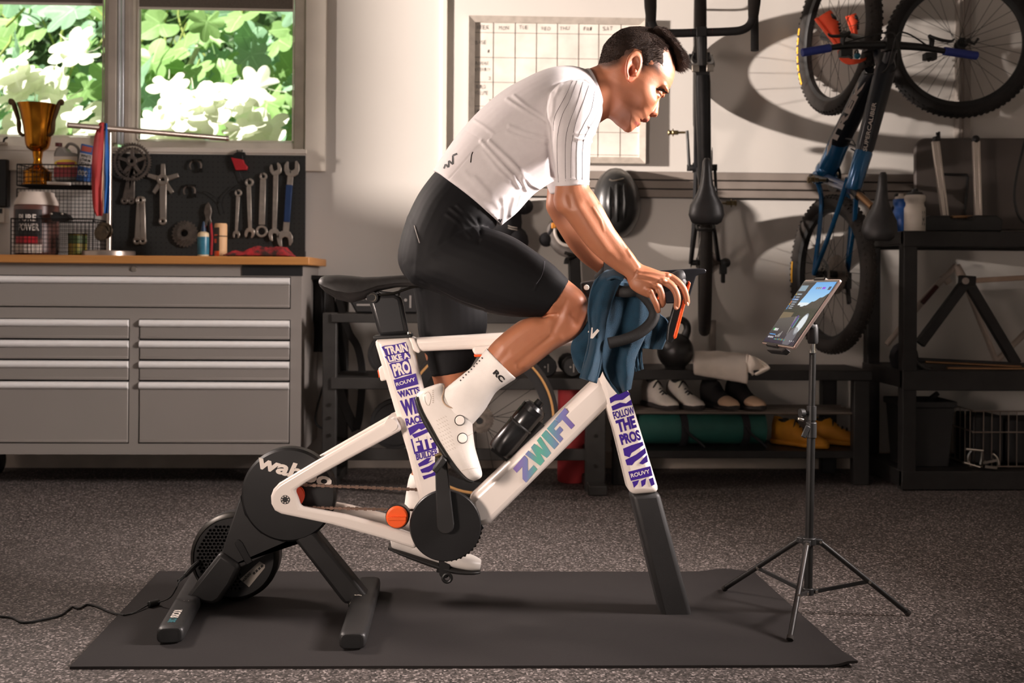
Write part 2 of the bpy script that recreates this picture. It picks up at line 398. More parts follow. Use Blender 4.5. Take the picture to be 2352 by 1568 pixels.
def fig_leaf(lobes, w):
    mb = MB(); pts = []
    n = 60
    for i in range(n):
        t = -PI + 2 * PI * i / n                       # 0 = tip
        r = 0.52 + 0.44 * (abs(math.cos(lobes * t / 2)) ** 0.75) * (1.0 - 0.3 * abs(t) / PI)
        if abs(t) > 2.75: r *= 0.5
        pts.append((r * math.sin(t) * w, r * math.cos(t)))
    c = (0, -0.02)
    vs = [V((0, 0.0, -.03))]
    for k in (0.5, 1.0):
        for x, y in pts:
            X, Y = x * k, y * k
            vs.append(V((X, Y, -.03 + .14 * abs(X) - .16 * Y * Y - .05 * abs(math.sin(lobes * math.atan2(x, y) / 2)) * k)))
    fs = [(0, 1 + i, 1 + (i + 1) % n) for i in range(n)]
    fs += [(1 + i, 1 + n + i, 1 + n + (i + 1) % n, 1 + (i + 1) % n) for i in range(n)]
    mb.add(vs, fs); mb.tube([V((0, -.4, -.05)), V((0, -.75, -.12)), V((0, -1.1, -.1))], .018, 5)
    return mesh_of(mb, smooth=True, ang=80)
LMESH = []
for i, (lo, ww) in enumerate(((5, 1.0), (5, 1.1), (3, .95), (7, 1.05))):
    for m_ in LM:
        me = fig_leaf(lo, ww); me.materials.append(m_); LMESH.append(me)
fig = thing('fig_tree', 'leafy green fig tree with lobed leaves outside the window', 'tree', (-1.6, 7.2, -.05))
def put_leaf(p, size, me, nrm, roll):
    o = bpy.data.objects.new('leaf', me); COL.objects.link(o); o.parent = fig; ORG[o.name] = ORG[fig.name]
    q = V(nrm).to_track_quat('Z', 'Y') @ Matrix.Rotation(roll, 3, 'Z').to_quaternion()
    o.rotation_mode = 'QUATERNION'; o.rotation_quaternion = q; o.location = V(p) - ORG[fig.name]; o.scale = (size, size, size); return o
rl = random.Random(11)
for i in range(225):
    Y = rl.uniform(6.7, 8.4); px, py = rl.uniform(-120, 720), rl.uniform(-30, 350); k = 0 if rl.random() < .5 else 2
    put_leaf(P(px, py, Y), rl.uniform(.13, .21), LMESH[rl.randrange(4) * 3 + k], (rl.uniform(-.9, .5), rl.uniform(-1, -.5), rl.uniform(-.2, .8)), rl.uniform(0, 6.28))
for (cx_, cy_, sx, sy, n_) in ((60, 190, 70, 45, 14), (130, 290, 110, 35, 14), (20, 300, 60, 40, 6), (500, 235, 75, 40, 15), (400, 275, 70, 30, 10), (560, 300, 60, 22, 6), (180, 110, 40, 40, 4)):  # leaf clusters coloured near white as if in full sun
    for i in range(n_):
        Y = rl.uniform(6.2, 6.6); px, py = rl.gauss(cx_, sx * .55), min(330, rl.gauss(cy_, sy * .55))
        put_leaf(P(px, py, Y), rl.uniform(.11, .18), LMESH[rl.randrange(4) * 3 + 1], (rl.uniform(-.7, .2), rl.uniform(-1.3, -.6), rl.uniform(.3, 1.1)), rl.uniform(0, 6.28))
bmx = MB()
bmx.tube([P(370, 260, 7.1), P(400, 205, 7.1), P(430, 160, 7.15), P(465, 90, 7.2), P(505, 40, 7.3), P(560, -40, 7.5)], [.016, .016, .018, .019, .02, .02], 8, k=4)
part('branch', bmx, mat('pale_bark', 'c9c3bb', .8, col2='a59c90', scale=30, bump=.2), fig)
bmx = MB()
for i in range(26):
    a = P(rl.uniform(-60, 700), rl.uniform(60, 340), rl.uniform(6.8, 8)); bmx.tube([a, a + V((rl.uniform(-.12, .12), .05, .22)), a + V((rl.uniform(-.25, .25), .1, .5))], [.010, .008, .005], 6, k=3)
bmx.tube([(-1.6, 7.2, -.05), (-1.55, 7.25, .8), (-1.7, 7.3, 1.6)], [.06, .05, .03], 8, k=3)
part('stem', bmx, mat('green_stem', '9aa855', .7), fig)
# dense hedge far behind
hv = MB(); rh = random.Random(5)
for i in range(5200):
    c = V((rh.uniform(-5.2, 1.5), rh.uniform(8.7, 9.6), rh.uniform(.6, 3.6))); s_ = rh.uniform(.07, .14)
    n_ = V((rh.uniform(-1, 1), rh.uniform(-1, .2), rh.uniform(-.2, 1))).normalized(); x, y, _ = frame(n_); 
    hv.add([c - x * s_, c - y * s_ * .5 + n_ * .02, c + x * s_, c + y * s_ * .5 + n_ * .02], [(0, 1, 2, 3)])
hv.bb((-5.2, 9.6, -.05), (1.5, 10.0, 3.7))
o = one('hedge', hv, leafmat('hedge_leaf', '4d7148', '6f9560'), 'dense green hedge standing behind the fig tree outside', 'hedge', kind='stuff', smooth=False)

# ------------------------------------------------------------------ tool cabinet
YC = 4.68
M_cab = mat('cabinet_grey', '9a938d', 0.5, 0.1, scale=4, amt=1.2, col2='938c86', bump=0.03, bscale=250)
M_alu = mat('handle_aluminium', 'f4efea', 0.45, 0.1, scale=40, stretch=(1, 40, 40))
def Z(x, y, Y=YC): return P(x, y, Y).z
def X(x, Y=YC): return P(x, 700, Y).x
xr, xl = X(693), X(-130)
zt, zb = Z(350, 606), Z(350, 1043)
cab = thing('tool_cabinet', 'wide grey metal tool cabinet with nine drawers under the wooden worktop', 'cabinet', ((xl + xr) / 2, 4.9, 0))
mb = MB(); mb.bb((xl, YC + .012, zb), (xr, 5.16, zt))
part('carcass', mb, M_cab, cab, 0.004)
zs = {'a0': Z(150, 632), 'a1': Z(150, 706), 'b0': Z(150, 731), 'b1': Z(150, 779), 'b2': Z(150, 826), 'b3': Z(150, 874), 'b4': Z(150, 1018)}
xd0, xd1, xd2, xd3 = xl + .03, X(299), X(320), X(668)
fr_ = MB(); a_, b2_ = YC - .004, YC + .014
fr_.bb((xd3, a_, zb), (xr, b2_, zt)); fr_.bb((xl, a_, zb), (xd0, b2_, zt))
fr_.bb((xd0, a_, zs['a0']), (xd3, b2_, zt)); fr_.bb((xd0, a_, zs['b0']), (xd3, b2_, zs['a1'])); fr_.bb((xd0, a_, zb), (xd3, b2_, zs['b4']))
fr_.bb((xd1, a_, zs['b4']), (xd2, b2_, zs['b0']))
part('face_frame', fr_, M_cab, cab, 0, smooth=False)
part('gap_shadow_board', MB().bb((xl + .01, YC + .006, zb + .02), (xr - .01, YC + .013, zt - .03)), M_blackm, cab)
def drawer(x0, x1, z0, z1):
    g = .005
    d = part('drawer', MB().bb((x0 + g, YC - .006, z1 + g), (x1 - g, YC + .006, z0 - .036)).bb((x0 + g, YC - .009, z1 + g), (x1 - g, YC - .003, z1 + g + .012)), M_cab, cab, 0.003)
    h = MB(); prof = []
    for i in range(9):
        a = PI * i / 8; prof.append((YC - .004 - .016 * math.sin(a), z0 - .004 - .016 + .016 * math.cos(a)))
    h.prism([V((x0 + g, y, z)) for y, z in prof] + [V((x0 + g, YC + .008, z0 - .036)), V((x0 + g, YC + .008, z0 - .004))], (x1 - x0 - 2 * g, 0, 0))
    part('handle', h, M_alu, d, ang=60, label='bright aluminium full width handle')
drawer(xd0, xd3, zs['a0'], zs['a1'])
for a, b_ in (('b0', 'b1'), ('b1', 'b2'), ('b2', 'b3'), ('b3', 'b4')):
    drawer(xd0, xd1, zs[a], zs[b_]); drawer(xd2, xd3, zs[a], zs[b_])
part('dark_plate', MB().bb((X(556), YC - .008, Z(600, 633)), (xr + .004, YC - .003, zt - .001)), mat('dark_plate', '1d1d1e', .5), cab, label='black plate at the top right corner')
lk = P(308, 617, YC - .004)
part('lock', MB().lathe([(.0, -.006), (.011, -.006), (.013, -.002), (.013, .004)], lk, (0, 1, 0), 20).lathe([(.0, -.0075), (.004, -.0075), (.005, -.005)], lk, (0, 1, 0), 10), M_steel, cab)
for cxp, cyp in ((-90, 4.8), (-90, 5.05), (640, 4.86), (640, 5.08)):
    xx = X(cxp); c = MB(); c.lathe([(.052, -.016), (.06, -.012), (.06, .012), (.052, .016)], (xx, cyp, .06), (1, 0, 0), 20); c.bb((xx - .024, cyp - .03, .06), (xx + .024, cyp + .03, zb))
    part('caster', c, M_black, cab)
M_wood = mat('worktop_wood', 'c98f50', 0.45, col2='b1743a', scale=3, amt=.9, stretch=(1, 14, 30), bump=0.04)
zw = Z(350, 587, 4.64)
one('worktop', MB().bb((xl - .02, 4.64, zt), (X(709, 4.64), 5.175, zw)), M_wood, 'honey coloured wooden worktop lying on the grey tool cabinet', 'worktop', bevel=0.004)

# ------------------------------------------------------------------ pegboard
YP = 5.175
M_peg = bpy.data.materials.new('pegboard'); M_peg.use_nodes = True; nt = M_peg.node_tree; b = nt.nodes['Principled BSDF']; b.inputs['Roughness'].default_value = .6
tc = nt.nodes.new('ShaderNodeTexCoord'); mp = nt.nodes.new('ShaderNodeMapping'); mp.inputs['Scale'].default_value = (39.4, 1, 39.4); nt.links.new(tc.outputs['Object'], mp.inputs['Vector'])
vf = nt.nodes.new('ShaderNodeVectorMath'); vf.operation = 'FRACTION'; nt.links.new(mp.outputs[0], vf.inputs[0])
vs_ = nt.nodes.new('ShaderNodeVectorMath'); vs_.operation = 'SUBTRACT'; vs_.inputs[1].default_value = (.5, 0, .5); nt.links.new(vf.outputs[0], vs_.inputs[0])
vm_ = nt.nodes.new('ShaderNodeVectorMath'); vm_.operation = 'MULTIPLY'; vm_.inputs[1].default_value = (1, 0, 1); nt.links.new(vs_.outputs[0], vm_.inputs[0])
vl = nt.nodes.new('ShaderNodeVectorMath'); vl.operation = 'LENGTH'; nt.links.new(vm_.outputs[0], vl.inputs[0])
lt = nt.nodes.new('ShaderNodeMath'); lt.operation = 'LESS_THAN'; lt.inputs[1].default_value = .12; nt.links.new(vl.outputs['Value'], lt.inputs[0])
mx = nt.nodes.new('ShaderNodeMix'); mx.data_type = 'RGBA'; mx.inputs['A'].default_value = (*lin('2e302f'), 1); mx.inputs['B'].default_value = (*lin('101010'), 1)
nt.links.new(lt.outputs[0], mx.inputs['Factor']); nt.links.new(mx.outputs['Result'], b.inputs['Base Color'])
peg = thing('pegboard', 'charcoal pegboard with rows of small holes below the window', 'pegboard', P(470, 587, YP))
p0, p1 = P(248, 590, YP), P(702, 357, YP)
part('board', MB().bb((p0.x, YP, zw), (p1.x, YP + .012, p1.z)), M_peg, peg, 0.002)
part('back_frame', MB().bb((p0.x, YP + .012, zw), (p1.x, 5.199, zw + .04)).bb((p0.x, YP + .012, p1.z - .03), (p1.x, 5.199, p1.z)), M_blackm, peg)

YT = 5.158
M_tool = mat('wrench_steel', 'c9beb2', 0.33, 0.85, scale=30)
M_tool2 = mat('worn_alloy', '8d837a', 0.4, 0.8, col2='6e665f', scale=40)
def pxr(px, Y=YT): return px * Y / FPX
def peg_hook(mb, x, y):
    q = P(x, y, YP); mb.tube([q, q + V((0, -.02, 0)), q + V((0, -.026, .012))], .0025, 6)
def ring(mb, x, y, ro, ri, th=.009, n=24, Y=YT):
    mb.lathe([(pxr(ri), -th / 2), (pxr(ro), -th / 2), (pxr(ro), th / 2), (pxr(ri), th / 2)], P(x, y, Y), (0, 1, 0), n, closed=True)
def jaw(mb, x, y, ang, ro, th=.009):
    """open end head: C outline centred at x, y, mouth toward ang (image degrees, 0 right, 90 down)"""
    a = math.radians(ang); d = (math.cos(a), math.sin(a)); n = (-d[1], d[0]); pts = []
    def q(u, v): pts.append((x + d[0] * u * ro + n[0] * v * ro, y + d[1] * u * ro + n[1] * v * ro))
    for u, v in ((-1, -.35), (-.75, -.8), (-.1, -1.03), (.6, -.95), (1.05, -.6), (1.0, -.42), (.35, -.45), (-.05, -.38), (-.22, 0), (-.05, .38), (.35, .45), (1.0, .5), (1.1, .72), (.6, 1.0), (-.1, 1.03), (-.75, .8), (-1, .35)): q(u, v)
    mb.pxprism(pts, YT - th / 2, th)
def shaft(mb, x0, y0, x1, y1, w0, w1, th=.006, Y=YT):
    dx, dy = x1 - x0, y1 - y0; L = math.hypot(dx, dy); n = (-dy / L, dx / L)
    mb.pxprism([(x0 - n[0] * w0 / 2, y0 - n[1] * w0 / 2), (x0 + n[0] * w0 / 2, y0 + n[1] * w0 / 2), (x1 + n[0] * w1 / 2, y1 + n[1] * w1 / 2), (x1 - n[0] * w1 / 2, y1 - n[1] * w1 / 2)], Y - th / 2, th)
GW = 'spanners hanging on the pegboard'
def wrench(label, parts_fn, hx, hy, name='wrench'):
    m = MB(); parts_fn(m); t = thing(name, label, 'wrench', P(hx, hy, YT), GW)
    part('tool_body', m, M_tool, t, 0.0012)
    h = MB(); peg_hook(h, hx, hy); part('peg_hook', h, M_blackmetal, t); return t
wrench('shortest combination spanner, first from the left of five', lambda m: (ring(m, 547.5, 443, 8, 4.2), shaft(m, 546.5, 451, 542.5, 533, 8, 6, .007), jaw(m, 542.5, 538, 92, 8)), 547, 441)
wrench('polished combination spanner, second from the left of five', lambda m: (ring(m, 573, 419, 9.5, 5), shaft(m, 571, 428, 574, 528, 10, 8, .008), jaw(m, 573.5, 534, 100, 11)), 573, 416)
wrench('flat spanner with oval ring at its lower end, in the middle', lambda m: (ring(m, 605, 405, 8.5, 4), shaft(m, 604, 412, 601, 516, 13, 14, .005), m.loft([[P(601.5 + 13 * math.cos(t), 530 + 17 * math.sin(t), YT - .003 + .006 * k) for t in np.linspace(0, 2 * PI, 20, endpoint=False)] for k in (0, .33, .66, 1)]) if False else ring(m, 601, 531, 13.5, 8.5, .006)), 605, 403)
wrench('double open ended spanner, fourth from the left of five', lambda m: (jaw(m, 633, 389, -105, 13), shaft(m, 633.5, 399, 630, 528, 11, 10, .006), jaw(m, 629.5, 538, 75, 13)), 632, 394)
tw = wrench('large open ended spanner with a dark blue grip', lambda m: (jaw(m, 670, 388, -92, 17), shaft(m, 667, 402, 656, 535, 13, 14, .006), jaw(m, 654, 547, 82, 17.5)), 669, 398)
g = MB(); shaft(g, 664, 424, 658, 510, 15, 14, .013); part('grip', g, mat('blue_grip', '1e3a66', .55), tw, 0.003, label='dark blue grip')
# crankset with chainrings
def gear(mb, x, y, R, r_in, n, th, Y, tooth=3.0):
    pts = []
    for i in range(n * 4):
        a = 2 * PI * i / (n * 4); rr = R if i % 4 in (0, 1) else R - tooth
        pts.append((x + rr * math.cos(a), y + rr * math.sin(a)))
    k = len(pts); vs = []
    for yy in (Y, Y + th):
        vs += [P(a, b_, Y) + V((0, yy - Y, 0)) for a, b_ in pts]
    for yy in (Y, Y + th):
        vs += [P(x + r_in * math.cos(2 * PI * i / k), y + r_in * math.sin(2 * PI * i / k), Y) + V((0, yy - Y, 0)) for i in range(k)]
    fs = []
    for i in range(k):
        j = (i + 1) % k
        fs += [(i, j, k + j, k + i), (i, 2 * k + i, 2 * k + j, j), (k + i, k + j, 3 * k + j, 3 * k + i), (2 * k + i, 3 * k + i, 3 * k + j, 2 * k + j)]
    mb.add(vs, fs)
def spider(mb, x, y, n, r0, r1, w, th, Y, a0=-90):
    for i in range(n):
        a = math.radians(a0 + 360 * i / n); shaft(mb, x + r0 * math.cos(a), y + r0 * math.sin(a), x + r1 * math.cos(a), y + r1 * math.sin(a), w, w * .75, th, Y)
t = thing('crankset', 'worn bicycle crankset with two toothed chainrings hanging on the pegboard', 'bike part', P(303, 470, YT))
m = MB(); gear(m, 303, 372, 45, 37, 44, .004, YT - .012); part('chainring', m, M_tool2, t, ang=30)
m = MB(); gear(m, 303, 372, 35, 28, 32, .004, YT - .002); part('chainring', m, M_tool2, t, ang=30)
m = MB(); spider(m, 303, 372, 5, 6, 33, 9, .008, YT - .006); ring(m, 303, 370, 12, 5, .02, Y=YT - .004); part('spider', m, M_tool2, t, .001)
for (x1, y1) in ((286, 461), (302, 461)):
    m = MB(); shaft(m, 303, 385, x1, y1, 13, 13, .012, YT + .004); ring(m, x1, y1, 8, 3.2, .013, Y=YT + .004); part('crank_arm', m, M_tool2, t, .002)
t = thing('crank_pair', 'pair of bare bicycle crank arms hanging side by side on the pegboard', 'bike part', P(322, 560, YT))
for (x0, x1) in ((321, 315), (325, 328)):
    m = MB(); shaft(m, x0, 462, x1, 552, 15, 14, .014); ring(m, x0, 460, 9.5, 5, .016); ring(m, x1, 553, 9, 3.5, .016); part('crank_arm', m, mat('satin_alloy', 'aaa196', .35, .85), t, .003)
t = thing('crank_spider', 'bare crank arm with a five armed spider hanging on the pegboard', 'bike part', P(374, 515, YT))
m = MB(); shaft(m, 374, 415, 374, 505, 16, 15, .014); ring(m, 374, 508, 9, 3.5, .016); ring(m, 374, 413, 13, 4.5, .018); part('crank_arm', m, mat('satin_alloy', 'aaa196', .35, .85), t, .003)
m = MB(); spider(m, 374, 413, 5, 8, 37, 12, .01, YT + .003); part('spider', m, mat('satin_alloy', 'aaa196', .35, .85), t, .002)
t = thing('cassette', 'toothed bicycle cassette hanging low on the pegboard', 'bike part', P(425, 566, YT))
for k_, R in enumerate((31, 28, 25, 22, 19)):
    m = MB(); gear(m, 425 - k_ * .5, 537 - k_ * .6, R, 9, int(R * .75), .003, YT + .002 - k_ * .005, 3.2); part('sprocket', m, M_tool2, t, ang=30)
for (x, y) in ((449, 381), (435, 439)):
    t = thing('brake_caliper', 'small worn rim brake caliper ' + ('near the top of the pegboard' if y < 400 else 'below another one on the pegboard'), 'bike part', P(x, y + 16, YT), 'brake calipers on the pegboard')
    m = MB(); m.tube([P(x - 13 * math.cos(a), y - 13 * math.sin(a) , YT) for a in np.linspace(-.6, PI + .4, 12)], [.004] * 6 + [.0055] * 6, 8); part('caliper_arm', m, M_tool2, t)
    m = MB(); m.cyl(P(x, y - 13, YT - .01), P(x, y - 13, YT + .012), .008); m.bar(P(x - 8, y - 13, YT), P(x + 14, y - 13, YT), .008, .01); m.box(P(x + 12, y + 10, YT), (.012, .012, .018)); part('pivot_and_pad', m, M_dsteel, t)
# red cutter at top
t = thing('cable_cutter', 'red and black tool clipped over the upper edge of the pegboard', 'tool', P(550, 392, YT))
m = MB(); m.pxprism([(530, 361), (558, 366), (560, 374), (568, 383), (566, 390), (541, 391)], YT - .012, .024); part('handle', m, M_red, t, .003)
m = MB(); m.pxprism([(533, 356), (545, 348), (562, 349), (563, 354), (557, 357), (558, 367), (537, 363)], YT - .012, .024)
for xx in (545, 556): m.cyl(P(xx, 346, YT - .013), P(xx, 346, YT + .01), .004)
part('jaw', m, M_black, t, .002)
one('cable', MB().tube([P(548, 392, YT), P(556, 412, YT), P(566, 430, YT - .005), P(545, 425, YT - .01), P(528, 437, YT), P(514, 452, YT), P(510, 470, YT), P(516, 492, YT)], .0022, 6, k=5).tube([P(465, 440, YT), P(480, 443, YT), P(496, 455, YT), P(508, 466, YT)], .0022, 6, k=5), M_black, 'thin black cable looped on the pegboard between calipers and spanners', 'cable')
# pliers, glue bottle, tube, red cloth on the worktop
t = thing('pliers', 'worn steel pliers hanging with jaws up behind the glue bottle', 'tool', P(477, 520, YT))
m = MB(); m.pxprism([(478, 464), (471, 472), (468, 486), (472, 502), (468, 518), (475, 518), (478, 506), (482, 518), (486, 510), (483, 500), (486, 486), (484, 474)], YT - .006, .012); part('jaws', m, M_tool2, t, .002)
m = MB(); m.tube([P(470, 517, YT), P(468, 545, YT), P(470, 585, YT)], .006, 8); m.tube([P(484, 512, YT), P(487, 545, YT), P(485, 585, YT)], .006, 8); part('handle', m, M_red, t)
def stand(px, Y): return V((P(px, 580, Y).x, Y, zw))
def zpx(y, Y, x=400): return P(x, y, Y).z - zw
Yb = 4.9
o_ = stand(467, Yb); h = zpx(508, Yb)
t = thing('glue_bottle', 'small squeeze bottle with pointed blue cap standing before the pegboard', 'bottle', o_)
part('body', MB().lathe([(.001, 0), (.026, 0), (.027, .005), (.027, h * .62), (.024, h * .68), (.012, h * .72), (.001, h * .72)], o_, n=24), mat('cream_plastic', 'd8c4a0', .4), t)
part('cap', MB().lathe([(.001, h * .7), (.013, h * .7), (.011, h * .8), (.004, h), (.001, h)], o_, n=16), mat('navy_cap', '1c3550', .4), t)
part('wrapper', MB().lathe([(.0274, .012), (.0277, .014), (.0277, h * .56), (.0274, h * .57)], o_, n=24), mat('teal_wrapper', '2f6c86', .35, col2='3f88a0', scale=30), t)
o_ = stand(507, Yb); h = zpx(512, Yb)
t = thing('grease_tube', 'tan cylindrical tube with dark and orange wrapper standing before the pegboard', 'tube', o_)
part('body', MB().lathe([(.001, 0), (.028, 0), (.029, .004), (.029, h - .006), (.026, h), (.001, h)], o_, n=24), mat('tan_card', 'd9ae82', .6), t)
def arc_panel(mb, o, r, a0, a1, z0, z1, n=12):
    vs = []
    for z in (z0, z1):
        for i in range(n + 1):
            a = a0 + (a1 - a0) * i / n; vs.append(V(o) + V((r * math.cos(a), r * math.sin(a), z)))
    mb.add(vs, [(i, i + 1, n + 2 + i, n + 1 + i) for i in range(n)])
m = MB(); arc_panel(m, o_, .0295, -PI, -PI * .5, .03, h - .02); part('wrapper', m, mat('dark_wrapper', '3a322c', .5), t)
m = MB(); arc_panel(m, o_, .0296, -PI, -PI * .5, .006, .03); part('orange_band', m, M_orange, t)
for a_, z0_, z1_ in ((.6, .62, .67), (.65, .42, .54)):
    m = MB(); arc_panel(m, o_, .0299, -PI, -PI * a_, h * z0_, h * z1_); part('orange_print', m, M_orange, t)
part('elastic_band', MB().torus(o_ + V((0, 0, h * .62)), (0, 0, 1), .0295, .0022, 24, 6), M_black, t)
def cloth_px(mb, left, right, n_u, n_v, Yfn, k=6):
    L = catmull([V((a, b_, 0)) for a, b_ in left], k); R = catmull([V((a, b_, 0)) for a, b_ in right], k)
    def samp(C, t):
        f_ = t * (len(C) - 1); i = min(int(f_), len(C) - 2); return C[i].lerp(C[i + 1], f_ - i)
    return mb.grid(lambda u, v: (lambda q: P(q.x, q.y, Yfn(u, v, q)))(samp(L, v).lerp(samp(R, v), u)), n_u, n_v)
rc = random.Random(3)
m = MB(); zc = zw
def cl(u, v):
    x = X(524 + 146 * u, 4.85); y = 4.75 + .2 * v
    hgt = .028 + .03 * math.exp(-((u - .85) / .12) ** 2) + .03 * math.exp(-((u - .55) / .15) ** 2)
    e = min(1, min(u, 1 - u, v, 1 - v) * 8)
    return V((x, y, zc + .004 + hgt * e * (.65 + .35 * noise.noise(V((u * 9, v * 4, 1.3)))) + .004))
m.grid(cl, 48, 16)
o = one('gloves', m, mat('red_mesh_fabric', 'b92a31', .9, col2='3a2420', scale=26, amt=.25, bump=.4, bscale=200), 'crumpled red work gloves with dark patches at worktop end', 'gloves', solid=.004)

# ------------------------------------------------------------------ wire basket with trophy and tins
M_wire = mat('black_wire', '1a1a1a', .5, .5)
t = thing('wire_basket', 'two tier black wire basket against the wall on the worktop', 'basket', stand(118, 4.97))
def wire_panel(mb, c, u, v_, nu, nv, r=.0013, rim=.003):
    c, u, v_ = V(c), V(u), V(v_)
    for i in range(nu + 1): mb.cyl(c + u * (i / nu), c + u * (i / nu) + v_, r, n=5)
    for j in range(nv + 1): mb.cyl(c + v_ * (j / nv), c + v_ * (j / nv) + u, r, n=5)
    for j in (0, 1): mb.cyl(c + v_ * j, c + v_ * j + u, rim, n=8); mb.cyl(c + u * j, c + u * j + v_, rim, n=8)
def wbox(x0, x1, Y0, Y1, za, zb_, name, back=True):
    m = MB(); xa, xb = X(x0, Y0), X(x1, Y0); d = Y1 - Y0; H = zb_ - za; n = max(4, int((xb - xa) / .018)); nz_ = max(3, int(H / .018))
    wire_panel(m, (xa, Y0, za), (xb - xa, 0, 0), (0, 0, H), n, nz_)
    if back: wire_panel(m, (xa, Y1, za), (xb - xa, 0, 0), (0, 0, H), n, nz_)
    wire_panel(m, (xa, Y0, za), (0, d, 0), (0, 0, H), 8, nz_); wire_panel(m, (xb, Y0, za), (0, d, 0), (0, 0, H), 8, nz_)
    wire_panel(m, (xa, Y0, za), (xb - xa, 0, 0), (0, d, 0), n, 8)
    return part(name, m, M_wire, t, kind='stuff')
z2 = zpx(428, 4.9) + zw; z3 = zpx(380, 4.9) + zw; z1 = zpx(505, 4.86) + zw
wbox(24, 212, 4.86, 5.12, zw + .003, z1, 'lower_basket'); wbox(37, 215, 4.92, 5.12, z2, z3, 'upper_basket')
m = MB(); wire_panel(m, (X(37, 5.12), 5.12, z1), (X(215, 5.12) - X(37, 5.12), 0, 0), (0, 0, z2 - z1), 20, 9); part('back_grid', m, M_wire, t, kind='stuff')
m = MB(); m.bb((X(60, 4.95), 4.93, z2 + .002), (X(205, 4.95), 5.1, z2 + .006)); part('tray', m, M_black, t)
# trophy
M_gold = mat('trophy_gold', 'd08a2c', .2, 1.0, col2='b36d1c', scale=12)
Yt = 5.0; o_ = V((P(86, 420, Yt).x, Yt, z2 + .008)); hT = P(86, 238, Yt).z - o_.z; s_ = hT
t = thing('trophy_cup', 'tall golden trophy cup with scrolled handles standing on the wire basket', 'trophy', o_)
part('plinth', MB().lathe([(.001, 0), (.175 * s_, 0), (.175 * s_, .015 * s_), (.16 * s_, .02 * s_), (.16 * s_, .155 * s_), (.165 * s_, .165 * s_), (.001, .165 * s_)], o_, n=32), M_gold, t)
part('stem', MB().lathe([(.001, .16 * s_), (.15 * s_, .165 * s_), (.13 * s_, .19 * s_), (.06 * s_, .24 * s_), (.045 * s_, .3 * s_), (.05 * s_, .34 * s_), (.055 * s_, .36 * s_), (.06 * s_, .42 * s_), (.001, .42 * s_)], o_, n=32), M_gold, t)
part('cup', MB().lathe([(.001, .40 * s_), (.06 * s_, .41 * s_), (.12 * s_, .45 * s_), (.14 * s_, .5 * s_), (.165 * s_, .7 * s_), (.20 * s_, .88 * s_), (.235 * s_, .99 * s_), (.225 * s_, .99 * s_), (.19 * s_, .88 * s_), (.15 * s_, .7 * s_), (.12 * s_, .5 * s_), (.001, .47 * s_)], o_, n=36), M_gold, t)
for sgn in (-1, 1):
    m = MB(); q = [(.15, .60), (.20, .64), (.205, .74), (.215, .8), (.235, .87), (.26, .95), (.28, 1.01), (.31, 1.03), (.315, .995), (.295, .985)]
    m.tube([o_ + V((sgn * a * s_, -.02, b_ * s_)) for a, b_ in q], [.008, .009, .012, .009, .011, .012, .01, .009, .008, .006], 8, k=3); part('handle', m, mat('tarnished_gold', '5a4630', .4, .8), t)
# oil jug
Yj = 5.0; t = thing('oil_jug', 'grey handled oil jug with red and yellow print beside the trophy', 'jug', V((P(152, 412, Yj).x, Yj, z2 + .008)))
M_jug = mat('jug_grey', '7d7770', .45)
m = MB(); m.pxprism([(123, 415), (122, 352), (127, 340), (133, 336), (145, 336), (152, 347), (176, 352), (179, 362), (178, 415)], Yj - .04, .08); part('body', m, M_jug, t, .01)
m = MB(); m.tube([P(150, 342, Yj), P(158, 331, Yj), P(170, 332, Yj), P(180, 342, Yj), P(181, 358, Yj)], .007, 8, k=4); part('handle', m, M_jug, t)
part('cap', MB().lathe([(.001, 0), (.016, 0), (.016, .016), (.001, .016)], P(135, 336, Yj), n=18), mat('maroon_cap', '5c2324', .5), t)
m = MB(); m.pxprism([(124, 359), (178, 359), (178, 384), (124, 384)], Yj - .0415, .001); part('upper_wrapper', m, mat('label_cream', 'b9a99a', .5), t)
m = MB(); m.pxprism([(124, 384), (178, 384), (178, 406), (124, 406)], Yj - .0416, .001); part('lower_wrapper', m, mat('label_red', '8e3a3c', .5), t)
m = MB(); m.add([P(151 + 26 * math.cos(a), 375 + 9 * math.sin(a), Yj - .0425) for a in np.linspace(0, 2 * PI, 28, endpoint=False)], [tuple(range(28))]); part('badge', m, mat('label_yellow', 'c9a93c', .5), t)
m = MB(); m.pxprism([(130, 372), (172, 372), (172, 378), (130, 378)], Yj - .0432, .0004); part('print', m, mat('label_red', '8e3a3c', .5), t)
# grease tube
Yg = 4.975; t = thing('grease_carton', 'blue and white tube of grease leaning beside the oil jug', 'tube', V((P(188, 415, Yg).x, Yg, z2 + .008)))
m = MB(); m.pxprism([(186, 329), (218, 336), (202, 418), (174, 414)], Yg - .02, .035); part('body', m, mat('tube_blue', '3a62a0', .4), t, .004)
m = MB(); m.pxprism([(183.5, 350), (214.5, 357), (207, 386), (178.5, 380)], Yg - .0215, .001); part('band', m, mat('tube_white', 'cfcac4', .5), t)
m = MB(); m.pxprism([(189, 334), (212, 339), (209, 350), (186, 346)], Yg - .0215, .001); part('badge', m, mat('tube_badge', 'b4584a', .5), t)
m = MB()
for k_, s0 in enumerate(('WHITE', 'LITHIUM', 'GREASE')):
    x0, y0 = 185 - k_ * 2.2, 360 + k_ * 8.5; text_px(m, s0, (x0, y0), (x0 + 24, y0 + 5), (x0 + 1.5, y0 - 7), Yg - .0225, .02)
part('print', m, M_ink, t)
m = MB(); text_px(m, '000', (178, 402), (200, 406), (180, 389), Yg - .0215, .02); part('lower_print', m, mat('tube_white', 'cfcac4', .5), t)
